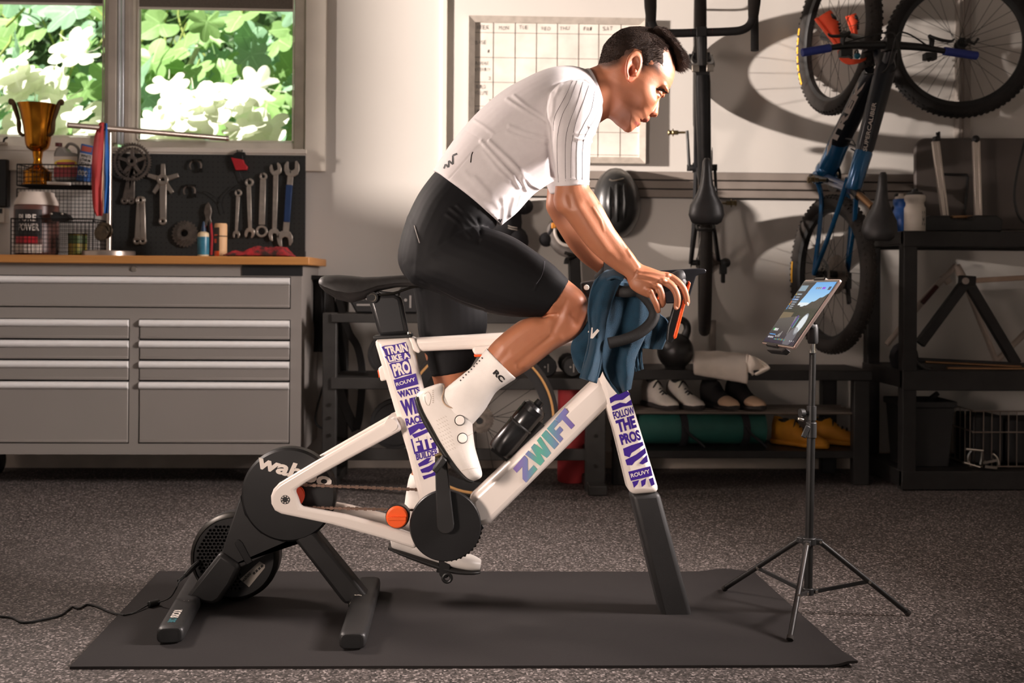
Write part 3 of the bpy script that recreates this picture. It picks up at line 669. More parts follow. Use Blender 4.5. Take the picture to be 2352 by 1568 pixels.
# protein jar inside the lower basket
Yp_ = 4.97; cx_ = P(84, 560, Yp_).x; o_ = V((cx_, Yp_, zw + .006)); r0 = 47 * Yp_ / FPX; h0 = zpx(478, Yp_)
t = thing('powder_jar', 'large brown powder jar with white lid inside the wire basket', 'jar', o_)
part('body', MB().lathe([(.001, 0), (r0 * .9, 0), (r0, .012), (r0, h0 - .006), (r0 * .95, h0), (.001, h0)], o_, n=36), mat('jar_brown', '5e3c33', .35), t)
part('lid', MB().lathe([(.001, h0), (r0 * .99, h0), (r0 * .99, h0 + .012), (r0 * .8, h0 + .048), (r0 * .78, h0 + .062), (.001, h0 + .062)], o_, n=36), mat('jar_lid', 'cdbfb3', .5), t)
m = MB(); arc_panel(m, o_, r0 * 1.006, -PI * .76, -PI * .3, h0 * .33, h0 * .9, 20); part('wrapper', m, mat('jar_black', '221d1c', .5), t)
m = MB(); arc_panel(m, o_, r0 * 1.006, -PI * .85, -PI * .3, .008, h0 * .2, 20); part('lower_wrapper', m, mat('jar_lid', 'cdbfb3', .5), t)
m = MB(); arc_panel(m, o_, r0 * 1.009, -PI * .72, -PI * .36, h0 * .22, h0 * .36, 20); part('red_band', m, M_red, t)
def text_cyl(mb, s, o, r, a0, a1, z0, z1, bold=.03):
    v, f = text_geo(s, bold); mb.add([V(o) + V((r * math.cos(a0 + (a1 - a0) * u), r * math.sin(a0 + (a1 - a0) * u), z0 + (z1 - z0) * q)) for u, q in v], f)
m = MB(); text_cyl(m, 'PURE', o_, r0 * 1.03, -PI * .64, -PI * .38, h0 * .66, h0 * .80); text_cyl(m, 'POWER', o_, r0 * 1.03, -PI * .64, -PI * .34, h0 * .47, h0 * .62); part('print', m, mat('print_white', 'd8cfc6', .5), t)
o_ = V((P(178, 570, 4.95).x, 4.95, zw + .006)); r1 = 20 * 4.95 / FPX
t = thing('paint_tin', 'small yellow and green tin inside the lower wire basket', 'tin', o_)
part('body', MB().lathe([(.001, 0), (r1, 0), (r1, .1), (.001, .1)], o_, n=24), mat('tin_yellow', 'b08a35', .5, col2='6d7a35', scale=20), t)
part('rim', MB().torus(o_ + V((0, 0, .1)), (0, 0, 1), r1, .003, 24, 6), M_dsteel, t)
part('green_band', MB().lathe([(r1 * 1.01, .055), (r1 * 1.015, .057), (r1 * 1.015, .09), (r1 * 1.01, .092)], o_, n=24), mat('tin_green', '4b5c33', .5), t)
t = thing('bike_light', 'black clip on bike light resting on the lower wire basket', 'light', P(132, 505, 4.9))
m = MB(); m.pxprism([(112, 490), (122, 486), (140, 487), (152, 492), (162, 503), (150, 508), (120, 508)], 4.86, .05); part('housing', m, M_black, t, .004)
m = MB()
for xx in (118, 143): m.sph(P(xx, 491, 4.855), .006, 10, 6)
part('lens', m, M_steel, t)
o_ = V((P(135, 425, 4.93).x, 4.93, z2 + .014)); one('marker_pen', MB().cyl(P(109, 420, 4.915), P(162, 422, 4.915), .0075, n=12).cyl(P(122, 420, 4.915), P(130, 420.5, 4.915), .0082, n=12), mat('print_white', 'd8cfc6', .5), 'white marker pen lying along the upper basket rim', 'pen')

# medal stand
M_stand = mat('stand_steel', 'b5a99e', .3, .9)
Ys = 4.86; o_ = stand(250, Ys)
t = thing('medal_stand', 'brushed metal medal stand with a long tilted top bar', 'stand', o_)
part('base', MB().lathe([(.001, 0), (57 * Ys / FPX, 0), (57 * Ys / FPX, .022), (55 * Ys / FPX, .026), (.001, .026)], o_, n=40), M_stand, t)
zb1 = P(250, 294, Ys).z
part('pole', MB().cyl(o_ + V((0, 0, .02)), V((o_.x, Ys, zb1)), .012, n=16), M_stand, t)
part('bar', MB().cyl(P(155, 287, 4.72), P(522, 318, 5.14), .013, n=16), M_stand, t)
part('bar_end', MB().cyl(P(518, 317.8, 5.135), P(524, 318.3, 5.142), .0145, n=16), M_chrome, t)
def ribbon(name, label, pts, w, mt, y0, medal=None):
    t = thing(name, label, 'medal', P(pts[-1][0], pts[-1][1], y0), 'medals on the stand')
    m = MB(); L = [(x - w[i] / 2, y) for i, (x, y) in enumerate(pts)]; R = [(x + w[i] / 2, y) for i, (x, y) in enumerate(pts)]
    cloth_px(m, L, R, 6, 30, lambda u, v, q: y0 - .012 * math.sin(v * 3) + .006 * math.sin(u * 7 + v * 4)); part('ribbon', m, mt, t, solid=.0015)
    if medal: part('medallion', MB().lathe([(.001, -.003), (.034, -.003), (.037, 0), (.034, .003), (.001, .003)], P(*medal, y0), (.3, 1, 0), 28), mat('bronze_medal', '5f5342', .35, .8, col2='3f382f', scale=40, bump=.3), t)
ribbon('medal', 'medal hanging on a broad red ribbon from the metal stand', [(234, 281), (228, 310), (224, 370), (222, 430), (224, 475), (228, 496)], [10, 20, 26, 22, 20, 14], mat('ribbon_red', 'a62c2a', .7), 4.79, (232, 535))
ribbon('medal', 'medal hanging on a bright blue ribbon from the metal stand', [(243, 283), (243, 310), (245, 370), (246, 430), (243, 490)], [6, 9, 12, 12, 10], mat('ribbon_blue', '1f5fa8', .7), 4.80, (243, 530))
ribbon('medal', 'medal hanging on a cream ribbon between red and blue ones', [(240, 300), (237, 370), (235, 430), (234, 490)], [5, 6, 6, 8], mat('ribbon_cream', 'd5b8a0', .7), 4.797, (236, 528))

# wall box at the left picture edge
t = thing('wall_tablet', 'black wall panel with a white control box below, left of the basket', 'panel', P(4, 510, 5.17))
m = MB(); m.bb((P(-60, 400, 5.17).x, 5.155, P(0, 476, 5.17).z), (P(19, 400, 5.17).x, 5.199, P(0, 366, 5.17).z)); part('screen', m, mat('black_glass', '0d0e10', .2), t, .006)
m = MB(); m.bb((P(-60, 400, 5.17).x, 5.15, P(0, 512, 5.17).z), (P(17, 400, 5.17).x, 5.199, P(0, 478, 5.17).z)); part('control_box', m, M_trim, t, .006)
m = MB(); m.bb((P(-20, 400, 5.15).x, 5.147, P(0, 490, 5.15).z), (P(6, 400, 5.15).x, 5.151, P(0, 479, 5.15).z)); part('slot', m, M_black, t)
t = thing('window_latch', 'small metal latch on the sill left of the trophy', 'latch', P(8, 330, 5.15))
part('base', MB().box(P(4, 330, 5.15), (.05, .03, .016)), M_stand, t, .003); part('lever', MB().tube([P(8, 326, 5.14), P(10, 319, 5.13), P(16, 316, 5.12)], .005, 8), M_dsteel, t)

# ------------------------------------------------------------------ wall: slat rail and whiteboard
M_slat = mat('slat_grey', '857b73', .6, scale=6)
YR = 5.165
rail = thing('slat_rail', 'long grey grooved slat rail screwed to the wall behind the bikes', 'rail', P(1600, 455, YR))
x0, x1 = P(1130, 420, YR).x, P(2112, 420, YR).x; zt_, zb_ = P(1600, 394, YR).z, P(1600, 455, YR).z; hh = (zt_ - zb_) / 3
for i in range(3):
    m = MB(); m.bb((x0, YR, zb_ + i * hh + .003), (x1, 5.198, zb_ + (i + 1) * hh - .003)); part('slat', m, M_slat, rail, .003)
part('back_strip', MB().bb((x0, 5.185, zb_), (x1, 5.199, zt_)), M_blackm, rail)

M_bframe = mat('board_frame', 'b0a69b', .45, scale=30)
M_board = mat('board_white', 'e4ddd3', .25, coat=.3)
YB_ = 5.17
def zz(y, x=1280): return P(x, y, YB_).z
def xx_(x): return P(x, 200, YB_).x
wb = thing('whiteboard', 'framed whiteboard planner with a hand written weekly grid on the wall', 'whiteboard', P(1280, 376, YB_))
X0, X1, Z1, Z0 = xx_(1076), xx_(1483), zz(40), zz(374); fw = .032
m = MB()
fq = lambda a, b_, y: V((a, y, b_))
for (a, b_, c, d) in (((X0, Z0), (X1, Z0), (X1 - fw, Z0 + fw), (X0 + fw, Z0 + fw)), ((X1, Z0), (X1, Z1), (X1 - fw, Z1 - fw), (X1 - fw, Z0 + fw)), ((X1, Z1), (X0, Z1), (X0 + fw, Z1 - fw), (X1 - fw, Z1 - fw)), ((X0, Z1), (X0, Z0), (X0 + fw, Z0 + fw), (X0 + fw, Z1 - fw))):
    m.prism([fq(*a, YB_ - .014), fq(*b_, YB_ - .014), fq(*c, YB_ - .006), fq(*d, YB_ - .006)], (0, .03, 0))
part('board_frame', m, M_bframe, wb, 0, smooth=False)
part('board', MB().bb((X0 + .01, YB_ + .004, Z0 + .01), (X1 - .01, YB_ + .014, Z1 - .01)), M_board, wb)
m = MB(); yl = YB_ + .0035
cols = [1132, 1182, 1231, 1279, 1328, 1374, 1425]; rows = [74, 131, 188, 243, 300, 352]
for c in cols: m.bb((xx_(c) - .0012, yl - .0005, Z0 + fw), (xx_(c) + .0012, yl, Z1 - fw))
for r in rows: m.bb((X0 + fw, yl - .0005, P(1090, r, YB_).z - .0012), (X1 - fw, yl, P(1090, r, YB_).z + .0012))
part('grid_lines', m, mat('grid_ink', '6d6259', .6), wb)
m = MB(); rw = random.Random(2)
def hand(s, x, y, wd, h):
    for i, ch in enumerate(s):
        if ch == ' ': continue
        cw = wd / len(s); xa = x + i * cw; dy = rw.uniform(-.8, .8); sl = rw.uniform(-.8, 1.2)
        o = P(xa, y + dy + i * .012 * cw, yl - .001 + YB_ - yl); o = P(xa, y + dy + i * cw * .012, yl - .001)
        w_ = cw * (.35 if ch in 'I1' else .78)
        text_on(m, ch, o, P(xa + w_, y + dy + rw.uniform(-.4, .4), yl - .001) - o, P(xa + sl, y + dy - h, yl - .001) - o, bold=-.012)
hand('WEEK', 1094, 67, 30, 9); hand('MON', 1146, 68, 24, 8); hand('TUE', 1192, 67, 22, 8); hand('WED', 1243, 69, 22, 8); hand('THU', 1285, 69, 24, 8); hand('FRI', 1340, 70, 22, 8); hand('SAT', 1384, 70, 24, 9)
hand('BASE', 1092, 101, 26, 8); hand('1', 1120, 121, 6, 7); hand('INCREASE', 1092, 149, 30, 7); hand('INTENSITY', 1092, 163, 34, 7); hand('2', 1122, 183, 6, 7)
hand('BUILD', 1094, 203, 22, 8); hand('VOLUME', 1091, 217, 30, 8); hand('3', 1122, 235, 6, 7); hand('HI', 1092, 260, 12, 8)
part('handwriting', m, mat('marker_ink', '332c29', .6), wb, smooth=False)

# ------------------------------------------------------------------ wheel builder
def wheel_parts(par, c, ax, R, rt, M_t, M_rim, rim_d=.03, nsp=28, knobs=0, hubw=.05, hubr=.018, side=None, disc=0, rimr=None):
    c, ax = V(c), V(ax).normalized(); x, y, d = frame(ax); rc_ = R - rt
    m = MB(); m.torus(c, ax, rc_, rt, 64, 12)
    if knobs:
        for i in range(knobs):
            a = 2 * PI * i / knobs; e = x * math.cos(a) + y * math.sin(a); t_ = y * math.cos(a) - x * math.sin(a)
            for k_, off in enumerate((-.75, -.28, .28, .75)):
                aa = off * 1.15; aj = a + (PI / knobs if k_ % 3 else 0); e2 = x * math.cos(aj) + y * math.sin(aj); t2 = y * math.cos(aj) - x * math.sin(aj)
                n_ = (e2 * math.cos(aa) + d * math.sin(aa)); p = c + e2 * rc_ + n_ * (rt + .001)
                b_ = d * math.cos(aa) - e2 * math.sin(aa)
                m.box(p, (.010, .009, .007), Matrix((t2, b_, n_)).transposed())
    part('tire', m, M_t, par)
    if side is not None:
        m = MB()
        for s_ in (-1, 1): m.torus(c + d * s_ * rt * .72, ax, rc_ - rt * .45, rt * .42, 64, 6, rt * .32)
        part('sidewall', m, side, par)
    rr = rc_ - rt * .55; m = MB(); hw = rt * .62
    m.lathe([(rr - rim_d, -hw * .55), (rr - .004, -hw), (rr + .004, -hw), (rr + .002, 0), (rr + .004, hw), (rr - .004, hw), (rr - rim_d, hw * .55)], c, ax, 64, closed=True)
    part('rim', m, M_rim, par)
    m = MB(); m.cyl(c - d * hubw, c + d * hubw, hubr * .75, n=14)
    for s_ in (-1, 1): m.cyl(c + d * (s_ * hubw * .62 - .004), c + d * (s_ * hubw * .62 + .004), hubr * 1.3, n=18); m.cyl(c + d * s_ * hubw * .8, c + d * s_ * hubw * 1.25, .007, n=8)
    part('hub', m, M_black, par)
    m = MB()
    for i in range(nsp):
        a = 2 * PI * i / nsp; s_ = 1 if i % 2 else -1; b_ = a + (.9 if (i // 2) % 2 else -.9)
        p = c + (x * math.cos(a) + y * math.sin(a)) * (rr - rim_d + .002); q = c + d * s_ * hubw * .62 + (x * math.cos(b_) + y * math.sin(b_)) * hubr * 1.15
        m.cyl(p, q, .0012, n=4)
    part('spokes', m, M_dsteel, par, kind='stuff')
    if disc:
        m = MB(); q = c + d * hubw * disc; m.lathe([(.06, -.001), (.08, -.001), (.08, .001), (.06, .001)], q, ax, 40, closed=True)
        for i in range(6):
            a = 2 * PI * i / 6; m.bar(q + (x * math.cos(a) + y * math.sin(a)) * .015, q + (x * math.cos(a + .5) + y * math.sin(a + .5)) * .062, .006, .002, d)
        part('brake_disc', m, M_steel, par)

def cassette_at(par, c, ax, Rs, mt=None):
    m = MB(); x, y, d = frame(ax); c = V(c)
    for k_, R in enumerate(Rs):
        n = max(11, int(R * 480)); pr = []
        vs = []; q = c + d * (k_ * .0045)
        for z in (0, .002):
            for i in range(n * 2):
                a = PI * i / n; r_ = R if i % 2 else R - .004
                vs.append(q + d * z + (x * math.cos(a) + y * math.sin(a)) * r_)
        k2 = n * 2; m.add(vs, [tuple(range(k2)), tuple(range(2 * k2 - 1, k2 - 1, -1))] + [(i, i + k2, (i + 1) % k2 + k2, (i + 1) % k2) for i in range(k2)])
    return part('cassette', m, mt or M_tool2, par, ang=25)

# ------------------------------------------------------------------ road bike hung on the wall
M_frame = mat('carbon_black', '101012', .45, scale=12, spec=.35)
M_tape = mat('bar_tape', '1b1a1a', .75, bump=.1, bscale=200)
Za = 1.045; dW = V((-.20, -.98, 0)).normalized(); Xw = P(1618, 640, 4.86)
RA = V((Xw.x, 4.855, Za)); LAT = V((dW.y * -1, dW.x, 0))     # lateral axis points right
UPB = V((-.034, 0, 1))
def rb(s, h, l=0): return RA + UPB * s + dW * h + LAT * l
road = thing('road_bike', 'black road bike hanging vertically on the wall behind the rider, seen end on', 'bicycle', rb(-.34, 0))
wheel_parts(road, rb(0, 0), LAT, .352, .027, M_rub, mat('rim_black', '1a1a1b', .35), .045, 24, hubw=.06)
wheel_parts(road, rb(.985, 0), LAT, .352, .027, M_rub, mat('rim_black', '1a1a1b', .35), .045, 20)
def ell_tube(a, b_, w0, d0, w1, d1, lat, n=14):
    a, b_ = V(a), V(b_); ax = (b_ - a).normalized(); lat = (lat - ax * lat.dot(ax)).normalized(); dd = ax.cross(lat); rs = []
    for t_ in (0, .05, .5, .95, 1):
        c = a.lerp(b_, t_); k_ = 1 if 0 < t_ < 1 else .9
        rs.append([c + lat * math.cos(q) * (w0 + (w1 - w0) * t_) * k_ + dd * math.sin(q) * (d0 + (d1 - d0) * t_) * k_ for q in np.linspace(0, 2 * PI, n, endpoint=False)])
    return rs
BBp = rb(.46, -.06)
m = MB()
m.loft(ell_tube(rb(.80, .55), rb(.845, .40), .032, .03, .036, .034, LAT))           # head tube
m.loft(ell_tube(rb(.25, .46), rb(.79, .53), .026, .022, .034, .026, LAT))              # top tube
m.loft(ell_tube(BBp, rb(.83, .42), .04, .034, .036, .034, LAT))                       # down tube
m.loft(ell_tube(BBp, rb(.25, .47), .03, .024, .018, .022, LAT))                      # seat tube
m.cyl(BBp - LAT * .045, BBp + LAT * .045, .024, n=18)
part('frame', m, M_frame, road)
m = MB()
for s_ in (-1, 1):
    m.tube([rb(.25, .44, s_ * .012), rb(.15, .28, s_ * .04), rb(0, 0, s_ * .065)], [.009, .008, .01], 8, k=4)
    m.tube([BBp + LAT * s_ * .028, rb(.2, -.03, s_ * .045), rb(0, 0, s_ * .065)], [.012, .01, .011], 8, k=4)
part('rear_stays', m, M_frame, road)
m = MB()
for s_ in (-1, 1): m.tube([rb(.855, .38, s_ * .022), rb(.88, .3, s_ * .048), rb(.985, 0, s_ * .052)], [.016, .014, .009], 8, k=4)
m.sph(rb(.85, .385), (.035, .035, .03), 12, 8)
part('fork', m, M_frame, road)
part('seat_post', MB().loft(ell_tube(rb(.25, .46), rb(.20, .64), .014, .016, .014, .016, LAT)), M_frame, road)
def saddle(par, c, fwd, up, lat, L, W, mt, name='saddle'):
    c, fwd, up, lat = V(c), V(fwd), V(up), V(lat); rs = []
    for t_, w_, th, dz in ((0, .30, .010, .012), (.04, .42, .016, .016), (.15, .5, .022, .012), (.3, .46, .024, .004), (.45, .3, .024, 0), (.6, .19, .022, 0), (.8, .14, .02, .002), (.95, .12, .018, .002), (1, .07, .009, -.002)):
        q = c + fwd * (t_ - .35) * L + up * dz; r_ = []
        for a in np.linspace(0, 2 * PI, 18, endpoint=False):
            ca, sa = math.cos(a), math.sin(a)
            r_.append(q + lat * (W * w_ * math.copysign(abs(ca) ** .75, ca)) + up * (th * (math.copysign(abs(sa) ** .8, sa)) - (.018 * ca * ca if w_ > .2 else .008 * ca * ca)))
        rs.append(r_)
    s_ = part(name, MB().loft(rs), mt, par, ang=60)
    m = MB()
    for k_ in (-1, 1): m.tube([c + fwd * -.22 * L + lat * k_ * .035 - up * .02, c + fwd * -.1 * L + lat * k_ * .022 - up * .045, c + fwd * .25 * L + lat * k_ * .022 - up * .045, c + fwd * .52 * L + lat * k_ * .008 - up * .018], .0035, 6, k=3)
    r = part('saddle_rails', m, M_dsteel, par); return s_
Msad = mat('saddle_black', '1d1c1c', .45, scale=40, bump=.05, bscale=300)
saddle(road, rb(.24, .68), V((0, 0, 1)), dW, LAT, .275, .146, Msad)
m = MB(); bc = rb(.955, .60)
for s_ in (-1, 1):
    m.tube([bc, bc + LAT * s_ * .10, bc + LAT * s_ * .165 + V((0, 0, .005)), bc + LAT * s_ * .20 + V((0, 0, .03)), bc + LAT * s_ * .212 + V((0, 0, .08)) + dW * .01, bc + LAT * s_ * .218 + V((0, 0, .13)) - dW * .04, bc + LAT * s_ * .222 + V((0, 0, .10)) - dW * .1, bc + LAT * s_ * .225 + V((0, 0, .03)) - dW * .125, bc + LAT * s_ * .226 + V((0, 0, -.055)) - dW * .125], .0175, 10, k=4)
part('handlebar', m, M_tape, road)
for s_ in (-1, 1):
    m = MB()
    m.tube([bc + LAT * s_ * .21 + V((0, 0, .05)) + dW * .01, bc + LAT * s_ * .213 + V((0, 0, .11)) + dW * .022, bc + LAT * s_ * .214 + V((0, 0, .165)) + dW * .04, bc + LAT * s_ * .214 + V((0, 0, .185)) + dW * .05], [.02, .026, .027, .016], 10, k=3)
    part('brake_hood', m, M_rub, road)
for s_ in (-1, 1):
    m = MB(); m.tube([bc + LAT * s_ * .214 + V((0, 0, .17)) + dW * .02, bc + LAT * s_ * .22 + V((0, 0, .19)) - dW * .04, bc + LAT * s_ * .23 + V((0, 0, .15)) - dW * .1], [.007, .008, .005], 8, k=3)
    part('brake_lever', m, M_dsteel, road)
m = MB(); m.loft(ell_tube(rb(.815, .585), bc + V((0, 0, .012)), .02, .02, .022, .02, LAT)); m.bar(bc - LAT * .022, bc + LAT * .022, .04, .04, dW); part('stem', m, M_black, road, .003)
m = MB()
for s_ in (-1, 1): m.torus(bc + LAT * s_ * .044, LAT, .0158, .0012, 20, 6)
part('red_tape_ring', m, M_red, road)
m = MB(); q = rb(.80, .62)
for s_ in (-1, 1): m.box(q + LAT * s_ * .03, (.03, .012, .03))
part('accessory_mount', m, M_steel, road, .003)
for nm, q, sg in (('front_brake', rb(.875, .41), 1), ('rear_brake', rb(.14, .36), 1)):
    m = MB()
    for s_ in (-1, 1):
        m.tube([q + dW * .02, q + LAT * s_ * .035 + dW * .012, q + LAT * s_ * .036 - dW * .04 + V((0, 0, .03 * sg))], .007, 8, k=3); m.box(q + LAT * s_ * .03 - dW * .035 + V((0, 0, .03 * sg)), (.012, .012, .03))
    part(nm, m, M_black, road)
def crank(par, c, lat, s_, ang, pedal=True, L=.172):
    c = V(c); q = c + lat * s_ * .06; e = V((0, 0, 1)) * math.cos(ang) + dW * math.sin(ang); t_ = q + e * L + lat * s_ * .012
    m = MB(); m.loft(ell_tube(q - e * .012, t_ + e * .008, .008, .016, .007, .011, lat)); m.cyl(q - lat * s_ * .02, q + lat * s_ * .012, .016, n=14); part('crank_arm', m, M_black, par)
    if pedal:
        m = MB(); p0_ = t_ + lat * s_ * .008; m.cyl(p0_, p0_ + lat * s_ * .085, .006, n=8); pc = p0_ + lat * s_ * .06
        m.torus(pc, lat, .017, .003, 20, 6); m.torus(pc + lat * s_ * .02, lat, .013, .003, 20, 6); m.box(pc, (.05, .014, .02)); m.torus(pc - lat * s_ * .018, (0, 0, 1), .012, .003, 14, 6)
        part('pedal', m, mat('bronze_metal', '7a6a4c', .35, .8), par)
crank(road, BBp, LAT, -1, 0.0); crank(road, BBp, LAT, 1, PI)
m = MB(); x_, y_, d_ = frame(LAT)
for R, o_ in ((.098, .047), (.078, .040)): m.lathe([(R - .016, -.001), (R, -.001), (R, .001), (R - .016, .001)], BBp + LAT * o_, LAT, 48, closed=True)
for i in range(5):
    a = 2 * PI * i / 5; m.bar(BBp + LAT * .045, BBp + LAT * .045 + (x_ * math.cos(a) + y_ * math.sin(a)) * .085, .012, .004, LAT)
part('chainring', m, M_dsteel, road)
cassette_at(road, rb(0, 0, .032), LAT, [.055 - .0035 * i for i in range(9)])
m = MB(); q = rb(-.02, .01, .085); m.box(q, (.03, .04, .07)); m.sph(q + LAT * .012 + V((0, 0, .02)), .024, 12, 8); m.bar(q, q + V((0, 0, -.075)) - dW * .02, .018, .024); part('rear_derailleur', m, M_black, road, .004)
m = MB(); q = rb(0, 0, -.055)
m.lathe([(.01, -.004), (.03, -.012), (.012, -.004)], q, LAT, 16, closed=True); m.cyl(q, q + LAT * .02, .012); part('axle_nut', m, M_dsteel, road)
# hanger track behind the road bike
t = thing('bike_hanger', 'narrow steel wall track holding the road bike wheels', 'hanger', P(1636, 830, 5.18))
part('track', MB().bb((P(1630, 800, 5.19).x, 5.175, P(1636, 835, 5.18).z), (P(1643, 800, 5.19).x, 5.199, P(1636, 735, 5.18).z)), M_slat, t, .002)
part('wheel_hook', MB().tube([rb(1.30, -.34), rb(1.30, -.27), rb(1.325, -.25)], .006, 8, k=4), M_blackmetal, t)

# ------------------------------------------------------------------ mountain bike hung on the wall
dM = V((.15, -.99, 0)).normalized(); LM_ = V((.99, .15, 0)).normalized()
M_blue = mat('deep_blue_paint', '0d5f93', .22, col2='0b4a74', scale=3, amt=.8, coat=.6, metal=.4)
M_navy = mat('navy_black_paint', '0c1119', .35, coat=.2, spec=.35)
ra = P(1908, 630, 4.83); fa = P(1922, 84, 4.83)
mtb = thing('mountain_bike', 'blue and black mountain bike hanging on the wall with blue grips', 'bicycle', ra - V((0, 0, .37)))
wheel_parts(mtb, ra, LM_, .378, .036, M_rub, M_black, .026, 28, knobs=78, hubw=.07, hubr=.024, disc=-.7)
wheel_parts(mtb, fa, LM_, .37, .036, M_rub, M_black, .026, 28, knobs=78, hubw=.055, hubr=.024, disc=-.7)
for c, a0, a1 in ((fa, .34, -.55), (ra, .2, -.12)):
    m = MB()
    rr = .338; n_ = 26
    for i in range(n_):
        if c is fa and i % 4 == 3 and i < 20: continue
        a = a0 + (a1 - a0) * i / n_; b_ = a + (a1 - a0) / n_ * .9
        q = []
        for ang_, r_ in ((a, rr - .007), (b_, rr - .007), (b_, rr + .006), (a, rr + .006)):
            q.append(c - dM * math.cos(ang_) * r_ + V((0, 0, 1)) * math.sin(ang_) * r_ - LM_ * .037)
        m.add(q, [(0, 1, 2, 3)])
    part('tire_lettering', m, mat('tire_yellow', 'e0a52a', .6), mtb, label='yellow lettering on the tire side')
BM = P(1893, 408, 4.80); SCl = P(1958, 436, 4.42); HT = P(2036, 150, 4.36); HB = P(2026, 128, 4.46)
m = MB(); m.loft(ell_tube(BM, P(1932, 318, 4.70), .05, .042, .052, .04, LM_)); m.cyl(BM - LM_ * .05, BM + LM_ * .05, .03, n=16); m.sph(P(1892, 392, 4.79), (.04, .05, .05), 14, 10)
part('lower_rear_frame', m, M_blue, mtb, ang=60)
m = MB(); m.loft(ell_tube(SCl, P(1985, 345, 4.40), .036, .032, .040, .034, LM_))
part('upper_rear_frame', m, M_blue, mtb, ang=60)
m = MB(); m.loft(ell_tube(P(1926, 330, 4.71), P(2006, 165, 4.46), .052, .04, .046, .04, LM_)); m.loft(ell_tube(P(1984, 348, 4.40), HT, .040, .034, .046, .038, LM_)); m.loft(ell_tube(HT + V((0, 0, -.02)), HB + V((0, 0, .02)), .042, .036, .042, .036, LM_)); m.cyl(HT, P(2048, 108, 4.33), .024, n=14)
part('front_frame', m, M_navy, mtb, ang=60)
m = MB(); m.loft(ell_tube(BM, SCl, .022, .024, .02, .022, LM_)); part('seat_tube', m, mat('slate_blue_paint', '33405c', .3, coat=.3), mtb)
m = MB()
for s_ in (-1, 1):
    m.tube([BM + LM_ * s_ * .04, P(1878, 470, 4.83) + LM_ * (.02 if s_ < 0 else .17), ra + LM_ * s_ * .085], [.014, .011, .012], 8, k=5)
    m.tube([SCl + LM_ * s_ * .022 + V((0, 0, .05)), SCl.lerp(ra, .35) + LM_ * s_ * .05, ra + LM_ * s_ * .085], [.012, .011, .011], 8, k=5)
part('rear_stays', m, M_blue, mtb)
m = MB(); cr_ = P(2022, 110, 4.47)
for s_ in (-1, 1): m.tube([cr_ + LM_ * s_ * .065, cr_.lerp(fa, .45) + LM_ * s_ * .066, fa + LM_ * s_ * .066], [.018, .018, .022], 10, k=2)
m.bar(cr_ - LM_ * .075, cr_ + LM_ * .075, .04, .045); m.cyl(HB, cr_, .022)
part('fork', m, M_black, mtb)
m = MB(); text_on(m, 'SUPERCALIBER', P(1990.5, 348, 4.365), P(2013, 236, 4.335) - P(1990.5, 348, 4.365), P(1981.5, 346, 4.365) - P(1990.5, 348, 4.365), bold=.012); part('lettering', m, mat('print_white', 'd8cfc6', .5), mtb, smooth=False, label='white lettering on the upper tube')
m = MB(); text_on(m, 'TREK', P(1916, 336, 4.645), P(1988, 188, 4.425) - P(1916, 336, 4.645), P(1903, 330, 4.645) - P(1916, 336, 4.645), bold=.05)
part('big_lettering', m, mat('print_white', 'd8cfc6', .5), mtb, smooth=False, label='large white letters along the lower tube')
m = MB(); m.pxprism([(1899, 357), (1909, 337), (1911, 322), (1902, 335)], 4.665, .004); part('white_flash', m, mat('print_white', 'd8cfc6', .5), mtb)
m = MB(); m.cyl(P(1966, 440, 4.41), P(2004, 476, 4.29), .0155, n=14); part('dropper_post', m, mat('copper_post', '8a6a4c', .3, .8), mtb); part('seat_clamp', MB().cyl(P(1962, 436, 4.43), P(1975, 450, 4.39), .023, n=16), M_black, mtb)
saddle(mtb, P(2022, 498, 4.24), (V((.06, 0, 1))).normalized(), V((-.35, -.93, .0)).normalized(), V((.93, -.35, 0)), .29, .145, Msad)
m = MB(); sc_ = P(2045, 104, 4.31); gl_ = P(1843, 121, 4.30); gl2 = P(1907, 110, 4.31); gr2 = P(2168, 117, 4.36); gr_ = P(2242, 128, 4.38)
m.tube([gl_, gl2, P(1960, 104, 4.315), sc_, P(2110, 108, 4.34), gr2, gr_], [.011, .012, .016, .018, .016, .012, .011], 10, k=4); m.bar(sc_ - LM_ * .03, sc_ + LM_ * .03, .05, .05); part('handlebar', m, M_black, mtb)
M_grip = mat('grip_blue', '1f2f78', .6, bump=.2, bscale=300)
part('grip', MB().cyl(gl_ - LM_ * .002, gl2, .018, n=16), M_grip, mtb, .003, label='dark blue rubber grip'); part('grip', MB().cyl(gr2, gr_ + LM_ * .004, .018, n=16), M_grip, mtb, .003, label='dark blue rubber grip')
for (q, s_) in ((P(1935, 105, 4.31), -1), (P(2138, 113, 4.35), 1)):
    m = MB()
    m.tube([q, q + V((0, -.01, .035)), q + V((-s_ * .02, -.03, .05))], [.01, .012, .008], 8, k=3)
    m.tube([q + V((-s_ * .02, -.03, .05)), q + LM_ * s_ * .02 + V((0, -.05, .03)), q + LM_ * s_ * .07 + V((0, -.05, .026)), q + LM_ * s_ * .085 + V((0, -.05, .036))], [.006, .007, .006, .004], 8, k=3)
    part('brake_lever', m, M_black, mtb)
    m = MB(); m.box(q - LM_ * s_ * .01 + V((0, -.01, -.035)), (.05, .04, .03)); m.tube([q + V((0, -.01, -.03)), q - LM_ * s_ * .03 + V((0, -.04, -.06))], .007, 8); part('shifter', m, M_black, mtb, .006)
m = MB()
for s_ in (-1, 1): m.tube([P(1940, 98, 4.30) if s_ < 0 else P(2130, 105, 4.34), sc_ + V((s_ * .05, -.05, .04)), sc_ + V((0, -.06, .02)), HT + V((-.02 * s_, -.045, -.03)), P(1985, 170, 4.40)], .0035, 6, k=5)
